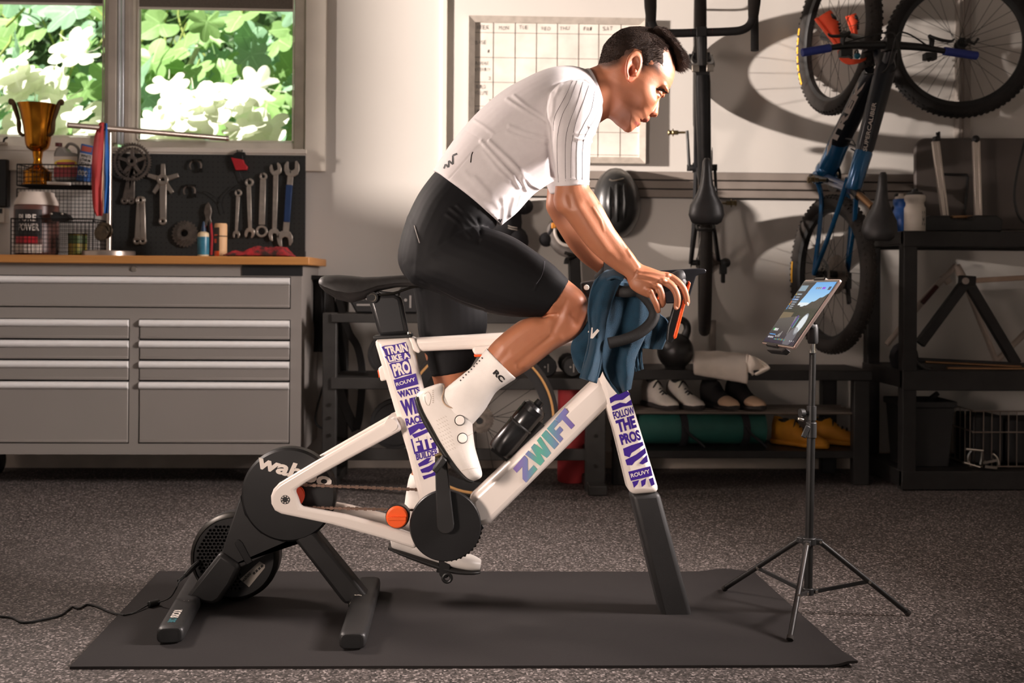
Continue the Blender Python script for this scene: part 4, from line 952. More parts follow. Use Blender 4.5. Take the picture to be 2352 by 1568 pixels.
for i in range(3): m.tube([P(1943 + 6 * i, 318 + 12 * i, 4.62), P(1958 + 6 * i, 322 + 14 * i, 4.5), P(1966 + 3 * i, 338 + 12 * i, 4.42)], .004, 6, k=4)
part('cable_housing', m, M_black, mtb, kind='stuff')
_s = dW; dW = dM; crank(mtb, BM, LM_, -1, 1.75, L=.165); crank(mtb, BM, LM_, 1, -1.39, L=.165); dW = _s
m = MB(); m.lathe([(.05, -.002), (.068, -.002), (.068, .002), (.05, .002)], BM + LM_ * .05, LM_, 40, closed=True); m.cyl(BM + LM_ * .04, BM + LM_ * .054, .03); part('chainring', m, M_dsteel, mtb)
cassette_at(mtb, ra + LM_ * .028, LM_, [.095 - .0065 * i for i in range(12)])
m = MB(); q = ra + LM_ * .085 + V((0, 0, -.03)); m.box(q, (.03, .05, .08)); m.bar(q, q + V((0, -.03, -.11)), .016, .03); part('rear_derailleur', m, M_black, mtb, .005)
# knobby wheel hanging alone
M_rubd = mat('tire_black', '141312', .85, col2='262220', scale=12, amt=.4, bump=.2, bscale=200)
lw = P(2207, 102, 4.98)
wl = thing('loose_wheel', 'loose knobby bicycle wheel hanging on the wall right of the handlebar', 'wheel', lw - V((0, 0, .36)))
wheel_parts(wl, lw, (-.22, -.97, 0), .362, .031, M_rubd, M_black, .03, 32, knobs=80, hubw=.05, hubr=.02)
m = MB(); m.tube([lw + V((0, -.07, 0)), lw + V((.03, -.075, -.015)), lw + V((.05, -.075, .012))], .007, 8); m.cyl(lw + V((0, -.08, 0)), lw + V((0, -.04, 0)), .012); part('axle_lever', m, M_black, wl)
t = thing('wall_post', 'pale vertical metal wall post behind the loose wheel', 'post', P(2213, 320, 5.17))
part('channel', MB().bb((P(2198, 200, 5.17).x, 5.15, P(2213, 318, 5.17).z), (P(2226, 200, 5.17).x, 5.199, 2.6)), mat('post_grey', '9d958e', .5, .3), t, .003)
part('rib', MB().bb((P(2209, 200, 5.15).x, 5.143, P(2213, 318, 5.17).z), (P(2214, 200, 5.15).x, 5.152, 2.6)), M_slat, t, .002)
m = MB(); m.tube([P(2213, 105, 5.15), P(2213, 105, 5.06), P(2213, 95, 5.04)], .008, 8); part('peg', m, M_blackmetal, t)
# orange shoes
M_osh = mat('orange_knit', 'e8502c', .7, bump=.2, bscale=200)
def shoe(name, label, cat, o, fwd, up, L, Mu, Ms, group=None, lace=None, high=1.0, Mtoe=None, width=1.0):
    o, fwd, up = V(o), V(fwd).normalized(), V(up).normalized(); lat = fwd.cross(up).normalized(); up = lat.cross(fwd)
    t = thing(name, label, cat, o, group); W = L * .18 * width
    rs = []
    for a, w_, h_ in ((0, .35, .2), (.03, .62, .38 * high), (.12, .74, .38 * high), (.25, .74, .32 * high), (.38, .78, .36 * high), (.55, .9, .26), (.7, 1.0, .2), (.84, .95, .16), (.95, .68, .12), (1.0, .28, .075)):
        q = o + fwd * a * L + up * .045 * L; r_ = []
        for b_ in np.linspace(0, 2 * PI, 16, endpoint=False):
            ca, sa = math.cos(b_), math.sin(b_); zz_ = h_ * L * (.5 + .5 * sa)
            ww = W * w_ * math.copysign(abs(ca) ** .7, ca) * (1 - .5 * max(0, sa) ** 2)
            r_.append(q + lat * ww + up * zz_)
        rs.append(r_)
    part('upper', MB().loft(rs), Mu, t, ang=70)
    rs = []
    for a, w_ in ((-.02, .4), (.02, .74), (.15, .84), (.4, .82), (.68, 1.06), (.86, 1.0), (.97, .66), (1.02, .3)):
        q = o + fwd * a * L; r_ = []
        for b_ in np.linspace(0, 2 * PI, 14, endpoint=False):
            ca, sa = math.cos(b_), math.sin(b_); r_.append(q + lat * W * w_ * math.copysign(abs(ca) ** .6, ca) + up * (.045 * L + .045 * L * math.copysign(abs(sa) ** .5, sa) + .06 * L * max(0, a - .8)))
        rs.append(r_)
    part('sole', MB().loft(rs), Ms, t, ang=70)
    q = o + fwd * .2 * L + up * (.045 + .335 * high) * L; m = MB(); m.torus(q, up + fwd * -.1, W * .42, .006, 20, 8); m.cyl(q - up * .01, q + up * .002, W * .40, n=18); part('collar', m, M_black, t)
    m = MB()
    for i in range(5):
        a = .36 + i * .075; h_ = (.33 * high if a < .45 else .33 - (a - .38) * .36); h_ = max(h_, .2)
        q = o + fwd * a * L + up * (.05 + h_) * L; m.tube([q - lat * W * .52 - up * .03, q + up * .003, q + lat * W * .52 - up * .03], .0042, 6, k=3)
    part('laces', m, lace or M_ink, t)
    if Mtoe:
        rs = []
        for a, w_, h_ in ((.72, 1.03, .2), (.84, .98, .165), (.95, .70, .125), (1.01, .28, .08)):
            q = o + fwd * a * L + up * .045 * L; rs.append([q + lat * W * w_ * math.copysign(abs(math.cos(b_)) ** .7, math.cos(b_)) * (1 - .5 * max(0, math.sin(b_)) ** 2) + up * h_ * L * (.5 + .5 * math.sin(b_)) for b_ in np.linspace(0, 2 * PI, 16, endpoint=False)])
        part('toe_cap', MB().loft(rs), Mtoe, t, ang=70)
    return t
shoe('running_shoe', 'orange running shoe with dark laces hanging beside the front wheel hub', 'shoe', P(1872, 48, 4.62), P(1935, 128, 4.55) - P(1872, 48, 4.62), V((.75, -.35, .5)), .19, M_osh, M_osh, 'orange running shoes on the wall')
shoe('running_shoe', 'orange running shoe half hidden behind the mountain bike stem', 'shoe', P(1943, 40, 4.99), V((.3, -.2, -1)), V((.8, -.6, 0)), .12, M_osh, M_osh, 'orange running shoes on the wall')
m = MB(); cloth_px(m, [(1924, 118), (1930, 138), (1948, 148), (1970, 146), (1988, 138)], [(1934, 108), (1940, 126), (1952, 134), (1970, 136), (1990, 132)], 4, 20, lambda u, v, q: 4.50 + .01 * math.sin(v * 7)); one('strap', m, M_osh, 'orange strap looped under the mountain bike handlebar', 'strap', solid=.004)
t = thing('bike_bell', 'small teal capped bell hanging below the mountain bike stem', 'bell', P(1967, 140, 4.36)); part('dome', MB().sph(P(1969, 128, 4.36), .014, 14, 8), mat('teal_cap', '1d6f86', .4), t); part('clamp', MB().torus(P(1967, 121, 4.36), LM_, .012, .004, 16, 6), M_black, t)

# ------------------------------------------------------------------ gear hanging on the wall behind the rider
def px_hull(mb, rings, Y, n=16):
    """rings of (x, y, half width px, half height px, dY) stacked in depth"""
    out_ = []
    for x, y, a, b_, dy in rings:
        out_.append([P(x + a * math.cos(t), y + b_ * math.sin(t), Y + dy) for t in np.linspace(0, 2 * PI, n, endpoint=False)])
    return mb.loft(out_)
M_helm = mat('helmet_black', '1b1b1b', .35, coat=.3)
t = thing('bike_helmet', 'black vented cycling helmet hanging on the slat rail right of the rider', 'helmet', P(1417, 545, 5.05))
hc = (1417, 466)
def helm_ring(k, sc, dy):
    r_ = []
    for a in np.linspace(0, 2 * PI, 28, endpoint=False):
        ca, sa = math.cos(a), math.sin(a); w_ = 54 - 6 * max(0, sa) ** 2; r_.append(P(hc[0] + w_ * sc * ca + 3 * sa, hc[1] + 79 * sc * sa, 5.155 + dy))
    return r_
m = MB(); m.loft([helm_ring(0, 1, .02), helm_ring(0, 1.02, -.05), helm_ring(0, .97, -.1), helm_ring(0, .84, -.14), helm_ring(0, .6, -.165), helm_ring(0, .25, -.178)]); part('shell', m, M_helm, t, ang=70)
def helm_pt(u, v, lift=.0):
    r_ = math.hypot(u, v); dy = -.178 + .13 * r_ ** 2.6
    return P(hc[0] + 54 * u, hc[1] + 79 * v, 5.155 + dy - lift)
for u0 in (-.62, -.32, 0, .32, .62):
    m = MB(); m.tube([helm_pt(u0 * (1.05 - .35 * abs(v)), v, .004) for v in np.linspace(-.78, .78, 11)], [.005] + [.013] * 9 + [.005], 8); part('ridge', m, M_helm, t)
for (u, v, a, b_) in ((-.16, -.35, .07, .2), (.16, -.35, .07, .2), (-.16, .2, .07, .22), (.16, .2, .07, .22), (-.48, 0, .07, .26), (.48, 0, .07, .26), (-.45, -.5, .06, .14), (.45, -.5, .06, .14), (.42, .55, .06, .14), (-.42, .55, .06, .14)):
    m = MB(); vs = [helm_pt(u + a * math.cos(q), v + b_ * math.sin(q), .003) for q in np.linspace(0, 2 * PI, 16, endpoint=False)]; m.add(vs, [tuple(range(16))]); part('vent', m, mat('vent_dark', '0b0b0b', .8, col2='2a2522', scale=30), t)
m = MB(); m.pxprism([(1372, 430), (1384, 436), (1390, 470), (1386, 500), (1378, 480), (1370, 455)], 5.04, .02); part('side_pad', m, M_black, t, .005)
m = MB(); m.tube([P(1400, 412, 5.0), P(1408, 415, 4.99), P(1420, 413, 4.985), P(1432, 410, 5.0)], .004, 6, k=3); part('visor_clip', m, M_steel, t)
# black gear bag
M_bag = mat('bag_black', '17161a', .8, bump=.15, bscale=120)
t = thing('gear_bag', 'black padded gear bag hanging on the wall beside the rider waist', 'bag', P(1165, 575, 5.1))
m = MB(); px_hull(m, [(1165, 510, 26, 55, .06), (1165, 510, 34, 66, .02), (1165, 510, 33, 65, -.04), (1165, 510, 22, 50, -.08)], 5.1); part('body', m, M_bag, t, ang=70)
m = MB(); px_hull(m, [(1203, 474, 14, 14, .06), (1203, 474, 22, 19, .03), (1203, 474, 22, 19, -.02), (1203, 474, 10, 10, -.06)], 5.1); part('top_pad', m, M_bag, t, ang=70)
m = MB(); px_hull(m, [(1188, 555, 18, 24, .06), (1188, 555, 26, 34, .02), (1188, 555, 26, 34, -.05), (1188, 555, 14, 22, -.09)], 5.1); part('lower_pocket', m, M_bag, t, ang=70)
m = MB()
for k_ in range(2): m.tube([P(1167, 518 + 5 * k_, 5.005), P(1176, 521 + 5 * k_, 5.0), P(1188, 523 + 5 * k_, 5.01)], .0025, 6)
part('pale_piping', m, mat('pale_piping', 'b9b0a6', .6), t)
# grey helmet seen from inside with straps
t = thing('grey_helmet', 'pale grey helmet with black pads and orange buckle hanging behind the arms', 'helmet', P(1300, 590, 5.08))
M_gh = mat('grey_shell', '9b9490', .5, col2='7b7571', scale=20)
m = MB(); m.tube([P(1268, 512, 5.1), P(1266, 530, 5.07), P(1273, 555, 5.05), P(1290, 573, 5.04), P(1315, 580, 5.04), P(1340, 574, 5.06), P(1352, 555, 5.1)], [.014, .022, .026, .028, .028, .024, .016], 10, k=4); part('shell', m, M_gh, t)
m = MB(); m.tube([P(1274, 520, 5.06), P(1276, 540, 5.03), P(1288, 558, 5.01), P(1306, 564, 5.0), P(1330, 562, 5.01)], .008, 8, k=4); part('inner_rim', m, mat('print_white', 'd8cfc6', .5), t)
m = MB(); px_hull(m, [(1305, 540, 26, 20, .05), (1305, 538, 30, 24, .0), (1305, 538, 22, 17, -.02)], 5.09); part('padding', m, M_black, t, ang=70)
m = MB(); px_hull(m, [(1256, 552, 10, 14, .04), (1255, 550, 17, 17, .0), (1254, 550, 10, 10, -.03)], 5.06); m.tube([P(1262, 540, 5.05), P(1270, 520, 5.06), P(1272, 500, 5.1)], .012, 8, k=3); part('strap_pad', m, M_bag, t, ang=70)
m = MB(); m.box(P(1272, 518, 5.0), (.024, .012, .028)); part('buckle', m, mat('amber_buckle', 'd98a2a', .5), t, .004)
# wall tool arm
t = thing('upright_rack', 'black upright arm with a toothed hook standing behind the handlebar', 'rack', P(1318, 760, 5.0))
m = MB(); m.pxprism([(1305, 582), (1332, 584), (1338, 700), (1336, 770), (1312, 770), (1310, 700)], 5.0, .05); part('upright', m, M_blackmetal, t, .006)
m = MB()
for k_ in range(3): m.tube([P(1320 - 3 * k_, 590 + 2 * k_, 4.99), P(1306 - 3 * k_, 594, 4.975), P(1303 - 3 * k_, 606, 4.97)], .006, 8, k=3)
part('hook', m, M_blackmetal, t)
m = MB(); m.bar(P(1296, 580, 5.02), P(1330, 590, 5.02), .016, .03); m.cyl(P(1302, 583, 5.0), P(1326, 588, 5.0), .007); part('clamp', m, M_dsteel, t, .003)

# ------------------------------------------------------------------ left weights rack
M_rack = mat('rack_grey_steel', '3a3836', .55, .3, scale=12, col2='302e2c')
Yf, Yk = 4.62, 5.02
def xa_(px, Y=Yf): return P(px, 900, Y).x
def za_(py, Y=Yf, px=1050): return P(px, py, Y).z
rk = thing('weights_rack', 'dark steel dumbbell rack standing against the wall behind the bike', 'rack', V((xa_(1060), Yf, 0)))
for px0, px1, y0 in ((740, 772, 720), (1346, 1392, 720)):
    m = MB(); m.bb((xa_(px0), Yf, .0), (xa_(px1), Yf + .05, za_(y0))); part('front_post', m, M_rack, rk, .004)
    m = MB(); m.bb((xa_(px0), Yk, 0), (xa_(px1), Yk + .05, za_(y0) + .1)); part('rear_post', m, M_rack, rk, .004)
    m = MB(); m.bb((xa_(px0) + .004, Yf - .1, .0), (xa_(px1) - .004, Yk + .07, .045)); part('foot_beam', m, M_rack, rk, .006)
    for yy in (878, 1040):
        m = MB(); m.bb((xa_(px0) + .01, Yf + .05, za_(yy) - .03), (xa_(px1) - .01, Yk, za_(yy) + .01)); part('side_brace', m, M_rack, rk, .003)
zsh = []
for (y0, y1) in ((722, 742), (868, 894)):
    za0, za1 = za_(y0), za_(y1); zsh.append(za0)
    m = MB(); m.bb((xa_(760), Yf - .01, za1), (xa_(1385), Yf + .015, za0)); part('front_rail', m, M_rack, rk, .003)
    m = MB(); m.bb((xa_(760), Yf + .015, za0 - .012), (xa_(1385), Yk, za0 - .004)); part('tray', m, M_rack, rk)
m = MB(); m.bb((xa_(760), Yf + .01, za_(1058)), (xa_(1385), Yf + .04, za_(1032))); part('lower_rail', m, M_rack, rk, .003)
m = MB()
for px_ in (757, 1369):
    for yy in (930, 960, 1000, 1070): m.cyl((xa_(px_), Yf - .006, za_(yy)), (xa_(px_), Yf + .003, za_(yy)), .008, n=10)
part('bolt', m, M_dsteel, rk, kind='stuff')
M_db = mat('dumbbell_rubber', '1e1d1d', .6, bump=.05, bscale=200)
def dumbbell(label, px, py_base, rpx, Y, zb, sides=12, mark=None, hexa=False, group='dumbbells on the rack'):
    r_ = rpx * Y / FPX; c = V((P(px, py_base, Y).x, Y + .02, zb + r_ * (math.cos(PI / sides) if hexa else 1) + .001))
    t = thing('dumbbell', label, 'dumbbell', V((c.x, c.y, zb)), group)
    for k_ in (0, 1):
        y0 = c.y + k_ * .2; m = MB(); pr = []
        for (rr, dy) in ((r_ * .86, 0), (r_, .012), (r_, .07), (r_ * .86, .082)): pr.append([V((c.x + rr * math.sin(a), y0 + dy, c.z + rr * math.cos(a))) for a in np.linspace(0, 2 * PI, sides, endpoint=False) + (PI / sides if hexa else 0)])
        m.loft(pr); part('head', m, M_db, t, smooth=not hexa)
    part('handle', MB().cyl(c + V((0, .08, 0)), c + V((0, .2, 0)), .016, n=14), M_chrome, t)
    m = MB()
    if mark: text_on(m, mark, c + V((-r_ * .5, -.002, -.005)), V((r_ * .95, 0, 0)), V((0, 0, r_ * .5)), bold=.03); m.box(c + V((0, -.002, -r_ * .35)), (r_ * .95, .001, r_ * .12))
    else: m.box(c + V((r_ * .1, -.002, -r_ * .1)), (r_ * .12, .001, r_ * .8)); m.cyl(c + V((-r_ * .2, -.003, 0)), c + V((-r_ * .2, 0, 0)), r_ * .1, n=10)
    part('marking', m, mat('grey_print', '8c8782', .6), t); return t
dumbbell('hexagonal dumbbell marked 20 on the upper rack tray behind the seat post', 836, 718, 38, 4.64, zsh[0], 6, '20', True)
dumbbell('hexagonal dumbbell on the upper rack tray partly behind the shorts', 938, 718, 36, 4.64, zsh[0], 6, None, True)
dumbbell('hexagonal dumbbell far along the upper tray above the calf', 1220, 718, 26, 4.64, zsh[0], 6, None, True)
dumbbell('round headed dumbbell just above the tan walled tire', 1257, 860, 24, 4.64, zsh[1])
dumbbell('round headed dumbbell next to the hanging teal towel', 1316, 860, 24, 4.64, zsh[1])
def plate(label, px, py, rpx, Y, zbase):
    r_ = rpx * Y / FPX; c = V((P(px, py, Y).x, Y, zbase + r_ + .001)); ax = V((.0, 1, 0.0))
    t = thing('weight_plate', label, 'weight', V((c.x, Y, zbase)), 'weight plates on the rack')
    part('disc', MB().lathe([(.001, -.02), (r_ * .3, -.02), (r_ * .32, -.012), (r_ * .82, -.012), (r_ * .86, -.02), (r_ * .98, -.02), (r_, -.01), (r_, .02), (.001, .02)], c, ax, 40), M_db, t)
    part('bore_ring', MB().torus(c + V((0, -.022, 0)), ax, .028, .004, 24, 6), M_dsteel, t)
plate('black weight plate on the middle rack tray behind the seat tube', 893, 845, 48, 4.72, zsh[1])
plate('large black weight plate on the rack bottom behind the seat stay', 908, 975, 58, 4.80, za_(1032) - .03)
# foam roller
t = thing('foam_roller', 'red cylindrical foam roller standing on the floor behind the frame', 'roller', V((P(1312, 1075, 4.86).x, 4.86, 0)))
o_ = ORG[t.name]; r_ = 32 * 4.86 / FPX; h = P(1312, 880, 4.86).z
part('roller', MB().lathe([(.03, 0), (r_ - .006, 0), (r_, .008), (r_, h - .008), (r_ - .006, h), (.03, h)], o_, n=32), mat('roller_red', 'b5393c', .7, bump=.2, bscale=60), t); part('core', MB().lathe([(.028, .002), (.031, .002), (.031, h + .002), (.028, h + .002)], o_, n=24, closed=True), M_black, t)
# spare rear wheel with tan sidewall
cw = P(1101, 963, 4.47)
sw = thing('spare_wheel', 'bicycle wheel with tan sidewall and cassette leaning on the rack', 'wheel', V((cw.x, 4.47, 0)))
cw.z = .349
wheel_parts(sw, cw, (.06, 1, .0), .346, .015, M_rub, mat('rim_black', '1a1a1b', .35), .045, 24, hubw=.055, side=mat('tan_sidewall', 'b98a52', .7))
cassette_at(sw, cw + V((0, -.065, 0)), (.06, 1, 0), [.062 - .0035 * i for i in range(10)][::-1], M_tool2)
m = MB(); m.cyl(cw + V((0, -.075, 0)), cw + V((0, -.02, 0)), .014, n=18); part('lock_ring', m, M_black, sw)
# left hanging things
t = thing('wall_hook_bar', 'black horizontal hook bar on the wall right of the tool cabinet', 'hook', P(740, 637, 4.95))
m = MB(); m.cyl(P(697, 636, 4.95), P(790, 640, 4.95), .011, n=12); m.tube([P(735, 637, 4.95), P(735, 637, 5.19)], .01, 8); m.tube([P(770, 638, 4.95), P(770, 638, 5.19)], .01, 8); part('bar', m, M_blackmetal, t)
def band(label, pts, w_, th, Y, mt):
    t_ = thing('resistance_band', label, 'band', P(*pts[0], Y), 'bands hanging on the hook bar'); m = MB(); C = catmull([V((a, b_, 0)) for a, b_ in pts], 6); vs = []
    rs = []
    for i, q in enumerate(C):
        d = C[min(i + 1, len(C) - 1)] - C[max(i - 1, 0)]; d.normalize(); n_ = V((-d.y, d.x, 0)); yy = Y + .01 * math.sin(i * .3)
        a, b_ = q - n_ * w_ / 2, q + n_ * w_ / 2
        rs.append([P(a.x, a.y, yy), P(b_.x, b_.y, yy), P(b_.x, b_.y, yy + th), P(a.x, a.y, yy + th)])
    m.loft(rs); part('loop', m, mt, t_, .002)
M_band = mat('band_rubber', '211f1e', .55, col2='2c2927')
band('broad black stretch band looped over the hook bar, rightmost of the bands', [(772, 640), (782, 700), (800, 760), (822, 800), (832, 860), (826, 950), (818, 985)], 17, .02, 4.93, M_band)
band('black stretch band hanging in a long loop to the lower left', [(752, 640), (757, 700), (765, 800), (776, 880), (795, 940), (818, 988)], 22, .02, 4.95, M_band)
band('thin black strap bundle hanging beside the cabinet corner', [(758, 640), (762, 720), (764, 800), (772, 860), (780, 905)], 18, .016, 4.97, M_band)
one('cord', MB().tube([P(748, 640, 4.92), P(744, 780, 4.92), P(755, 850, 4.92), P(738, 900, 4.92), P(724, 965, 4.92), P(742, 985, 4.92)], .005, 8, k=5), M_black, 'thin black cord dangling under the hook bar by the cabinet', 'cord')
m = MB(); cloth_px(m, [(712, 640), (714, 700), (722, 760), (722, 808)], [(768, 642), (764, 700), (760, 760), (756, 808)], 12, 24, lambda u, v, q: 4.99 + .02 * math.sin(u * 8 + v * 2)); one('hanging_bag', m, mat('black_cloth', '161515', .9, bump=.2, bscale=90), 'black cloth bag hanging from the hook bar beside the cabinet', 'bag', solid=.01)

# ------------------------------------------------------------------ shoe bench
M_bench = mat('bench_black', '1e1c1b', .55, .2, scale=15)
Y1, Y2 = 4.76, 5.12
def xb_(px, Y=Y1): return P(px, 900, Y).x
def zb_2(py, Y=Y1, px=1700): return P(px, py, Y).z
bn = thing('shoe_bench', 'low black steel bench with wire shoe shelf against the wall', 'bench', V((xb_(1700), Y1, 0)))
zd, zd0 = zb_2(850), zb_2(873)
m = MB(); m.bb((xb_(1405), Y1, zd0), (xb_(2004), Y2, zd)); part('deck', m, M_bench, bn, .004)
for px0, px1, Y in ((1962, 2000, Y1), (1409, 1445, Y1), (1940, 1968, Y2 - .05), (1430, 1460, Y2 - .05)):
    m = MB(); m.bb((xb_(px0), Y, 0), (xb_(px0) + .075, Y + .05, zd0)); part('leg', m, M_bench, bn, .004)
zs1 = zb_2(950); zs2 = zb_2(1036)
for k_ in range(5):
    yy = Y1 + .03 + k_ * .07; m = MB(); m.cyl((xb_(1425), yy, zs1), (xb_(1985), yy, zs1), .007, n=8); part('shelf_rod', m, mat('rod_steel', '7a7169', .4, .7), bn)
m = MB(); m.bb((xb_(1425), Y1 + .01, zs2 - .035), (xb_(1985), Y2 - .02, zs2)); part('lower_shelf', m, M_bench, bn, .004)
zr = zs1 + .007
M_ws = mat('white_mesh', 'cfc7bd', .7, bump=.15, bscale=180); M_dk = mat('dark_sole', '2b2725', .8); M_tan = mat('tan_toe', 'c9a98c', .7); M_bk = mat('black_knit', '1e1c1d', .85)
for nm, lb, px, Mu, Mt, lc in (('shoe', 'white training shoe on the wire shelf, left of the white pair', 1474, M_ws, None, M_ink), ('shoe', 'white training shoe on the wire shelf, right of the white pair', 1531, M_ws, None, M_ink), ('shoe', 'black shoe with tan toe cap, left of its pair on the shelf', 1608, M_bk, M_tan, M_ink), ('shoe', 'black shoe with tan toe cap, right of its pair on the shelf', 1666, M_bk, M_tan, M_ink)):
    o_ = V((P(px, 945, 5.04).x + .02, 5.05, zr)); shoe(nm, lb, 'shoe', o_, (.38, -1, 0), (0, 0, 1), .27, Mu, M_dk, 'shoes on the wire shelf', lc, high=1.25, Mtoe=Mt)
M_ye = mat('yellow_mesh', 'c98a1c', .7, col2='b0741a', bump=.2, bscale=120)
shoe('shoe', 'yellow running shoe beside the rolled mat on the lower shelf', 'shoe', V((P(1775, 1035, 5.0).x, 5.0, zs2 + .002)), (1, -.95, 0), (0, 0, 1), .28, M_ye, M_ye, 'yellow shoes on the lower shelf', high=1.15)
shoe('shoe', 'yellow running shoe behind the tablet stand pole on lower shelf', 'shoe', V((P(1858, 1035, 5.0).x, 5.02, zs2 + .002)), (1, -.5, 0), (0, 0, 1), .28, M_ye, M_ye, 'yellow shoes on the lower shelf', high=1.15)
# rolled mat
t = thing('rolled_mat', 'rolled dark green exercise mat lying on the lower bench shelf', 'mat', V((xb_(1610), 4.93, zs2)))
c0 = V((P(1462, 1000, 4.93).x, 4.93, zs2 + .084)); c1 = V((P(1752, 1000, 4.93).x, 4.93, zs2 + .084)); m = MB(); rs = []
for q in (c0, c1):
    pts = []
    for i in range(120):
        a = i / 119 * 2 * PI * 4; pts.append((a, .014 + .069 * i / 119))
    rs.append([q + V((0, r_ * math.sin(a), r_ * math.cos(a))) for a, r_ in pts] + [q + V((0, (r_ - .008) * math.sin(a), (r_ - .008) * math.cos(a))) for a, r_ in reversed(pts)])
m.loft(rs); part('roll', m, mat('mat_green', '16463f', .7, col2='1b544b', bump=.1, bscale=150), t, ang=50)
for px_ in (1562, 1702):
    m = MB(); q = V((P(px_, 1000, 4.93).x, 4.93, zs2 + .084)); m.torus(q, (1, .1, 0), .083, .005, 40, 6, .02); m.tube([q + V((0, -.084, .02)), q + V((.03, -.092, -.02)), q + V((.07, -.088, -.05)), q + V((.1, -.085, -.08))], .007, 6, k=3); part('strap', m, M_bag, t)
# kettlebell
kc = P(1551, 806, 4.86); kr = 42 * 4.86 / FPX; kc.z = zd + kr * .94
t = thing('kettlebell', 'black kettlebell standing on the bench beside the folded white towel', 'kettlebell', V((kc.x, 4.86, zd)))
part('bell', MB().lathe([(.001, -kr * .94), (kr * .55, -kr * .94)] + [(kr * math.sin(a), -kr * math.cos(a)) for a in np.linspace(.62, PI - .02, 16)], kc, n=32), mat('cast_black', '191817', .38, bump=.05, bscale=80), t)
m = MB(); m.tube([kc + V((-.045, 0, kr * .75)), kc + V((-.058, 0, kr * 1.2)), kc + V((-.045, 0, kr * 1.62)), kc + V((0, 0, kr * 1.76)), kc + V((.045, 0, kr * 1.62)), kc + V((.058, 0, kr * 1.2)), kc + V((.045, 0, kr * .75))], [.022, .018, .017, .017, .017, .018, .022], 12, k=5); part('handle', m, mat('cast_black', '191817', .38, bump=.05, bscale=80), t)
# folded white towel on the bench edge
M_tw = mat('towel_white', 'd6cbbf', .95, bump=.5, bscale=260, sheen=.3)
def tw(u, v):
    xt = 1592 + 128 * u; yt = 798 + 62 * v + 22 * u * v
    edge = min(1, 6 * min(u, 1 - u, v + .08, 1.1 - v))
    Y = 4.95 - .26 * v - .02 * noise.noise(V((u * 4, v * 4, .3)))
    p = P(xt, yt, Y); p.z = max(p.z, zd + .004) if Y > 4.755 else p.z
    p.z += .012 * noise.noise(V((u * 5, v * 3, 2))); return p
t = thing('white_towel', 'folded white towel draped over the front edge of the bench', 'towel', V((P(1650, 850, 4.8).x, 4.8, zd)))
m = MB(); rs = []
for i in range(25):
    u = i / 24; pts = []
    x0 = 1592 + 127 * u
    top = [(803 - 6 * math.sin(u * PI) + 9 * u, 4.98), (806 + 8 * u, 4.92), (818 + 8 * u, 4.82), (836 + 12 * u, 4.745), (850 + 20 * u, 4.725), (856 + 24 * u, 4.722)]
    for y_, Y_ in top: pts.append(P(x0 + 4 * noise.noise(V((u * 5, y_ * .05, 0))), y_ + 3 * noise.noise(V((u * 6, y_ * .04, 4))), Y_))
    bot = [(862 + 22 * u, 4.735), (856 + 18 * u, 4.752), (850, 4.754)]
    for y_, Y_ in bot: pts.append(P(x0, y_, Y_))
    for Y_ in (4.82, 4.9, 4.98): pts.append(V((P(x0, 850, Y_).x, Y_, zd + .002)))
    rs.append(pts)
m.loft(rs); part('folded_layers', m, M_tw, t, ang=70, sub=1)
m = MB(); cloth_px(m, [(1716, 812), (1712, 838), (1716, 852), (1730, 861)], [(1736, 822), (1768, 842), (1762, 850), (1738, 860)], 14, 14, lambda u, v, q: 4.80 - .04 * v + .015 * math.sin(u * 9 + v * 5)); part('loose_corner', m, M_tw, t, solid=.012, sub=1)

# ------------------------------------------------------------------ right shelving rack
YA, YZ = 4.64, 5.13
def xr_(px, Y=YA): return P(px, 900, Y).x
def zr_(py, Y=YA, px=2200): return P(px, py, Y).z
sr = thing('shelving_rack', 'tall black steel shelving rack at the right with bottles on top', 'rack', V((xr_(2250), YA, 0)))
XL, XR = xr_(2074), xr_(2074) + 1.25
levels = [(531, 567), (851, 897), (1082, 1124)]
for xx in (XL, XR):
    for Y in (YA, YZ - .06): part('post', MB().bb((xx, Y, 0), (xx + .065, Y + .06, zr_(531) - .001)), M_bench, sr, .005)
zt_r = []
for y0, y1 in levels:
    za0, za1 = zr_(y0), zr_(y1); zt_r.append(za0)
    part('front_beam', MB().bb((XL - .004, YA - .006, za1), (XR + .07, YA + .03, za0)), M_bench, sr, .004)
    part('rear_beam', MB().bb((XL, YZ - .03, za1), (XR + .065, YZ + .004, za0)), M_bench, sr, .004)
    part('side_beam', MB().bb((XL - .004, YA, za1 + .01), (XL + .05, YZ, za0)), M_bench, sr, .004)
    part('shelf_board', MB().bb((XL, YA + .03, za0 - .018), (XR + .06, YZ - .03, za0 - .002)), M_bench, sr)
m = MB(); m.box(P(1997, 561, 4.75), (.012, .01, .01)); m.box(P(2006, 563, 4.72), (.012, .01, .01))
def onshelf(px, Y, k_): return V((P(px, 900, Y).x, Y, zt_r[k_]))
def bottle(name, label, px, Y, k_, r_, h, Mb, cap, grp):
    o_ = onshelf(px, Y, k_); t = thing(name, label, 'bottle', o_, grp)
    part('body', MB().lathe([(.001, 0), (r_ * .92, 0), (r_, .006), (r_, h * .56), (r_ * .86, h * .62), (r_ * .84, h * .68), (r_ * .98, h * .74), (r_, h * .82), (r_ * .9, h * .86), (.001, h * .86)], o_, n=28), Mb, t)
    part('cap', MB().lathe([(.001, h * .85), (r_ * .8, h * .85), (r_ * .74, h * .92), (r_ * .34, h * .94), (r_ * .3, h), (.001, h)], o_, n=24), cap, t); return t, o_
M_wbt = mat('bottle_white', 'cfc6ba', .45); M_bbt = mat('bottle_blue', '1c57a6', .4)
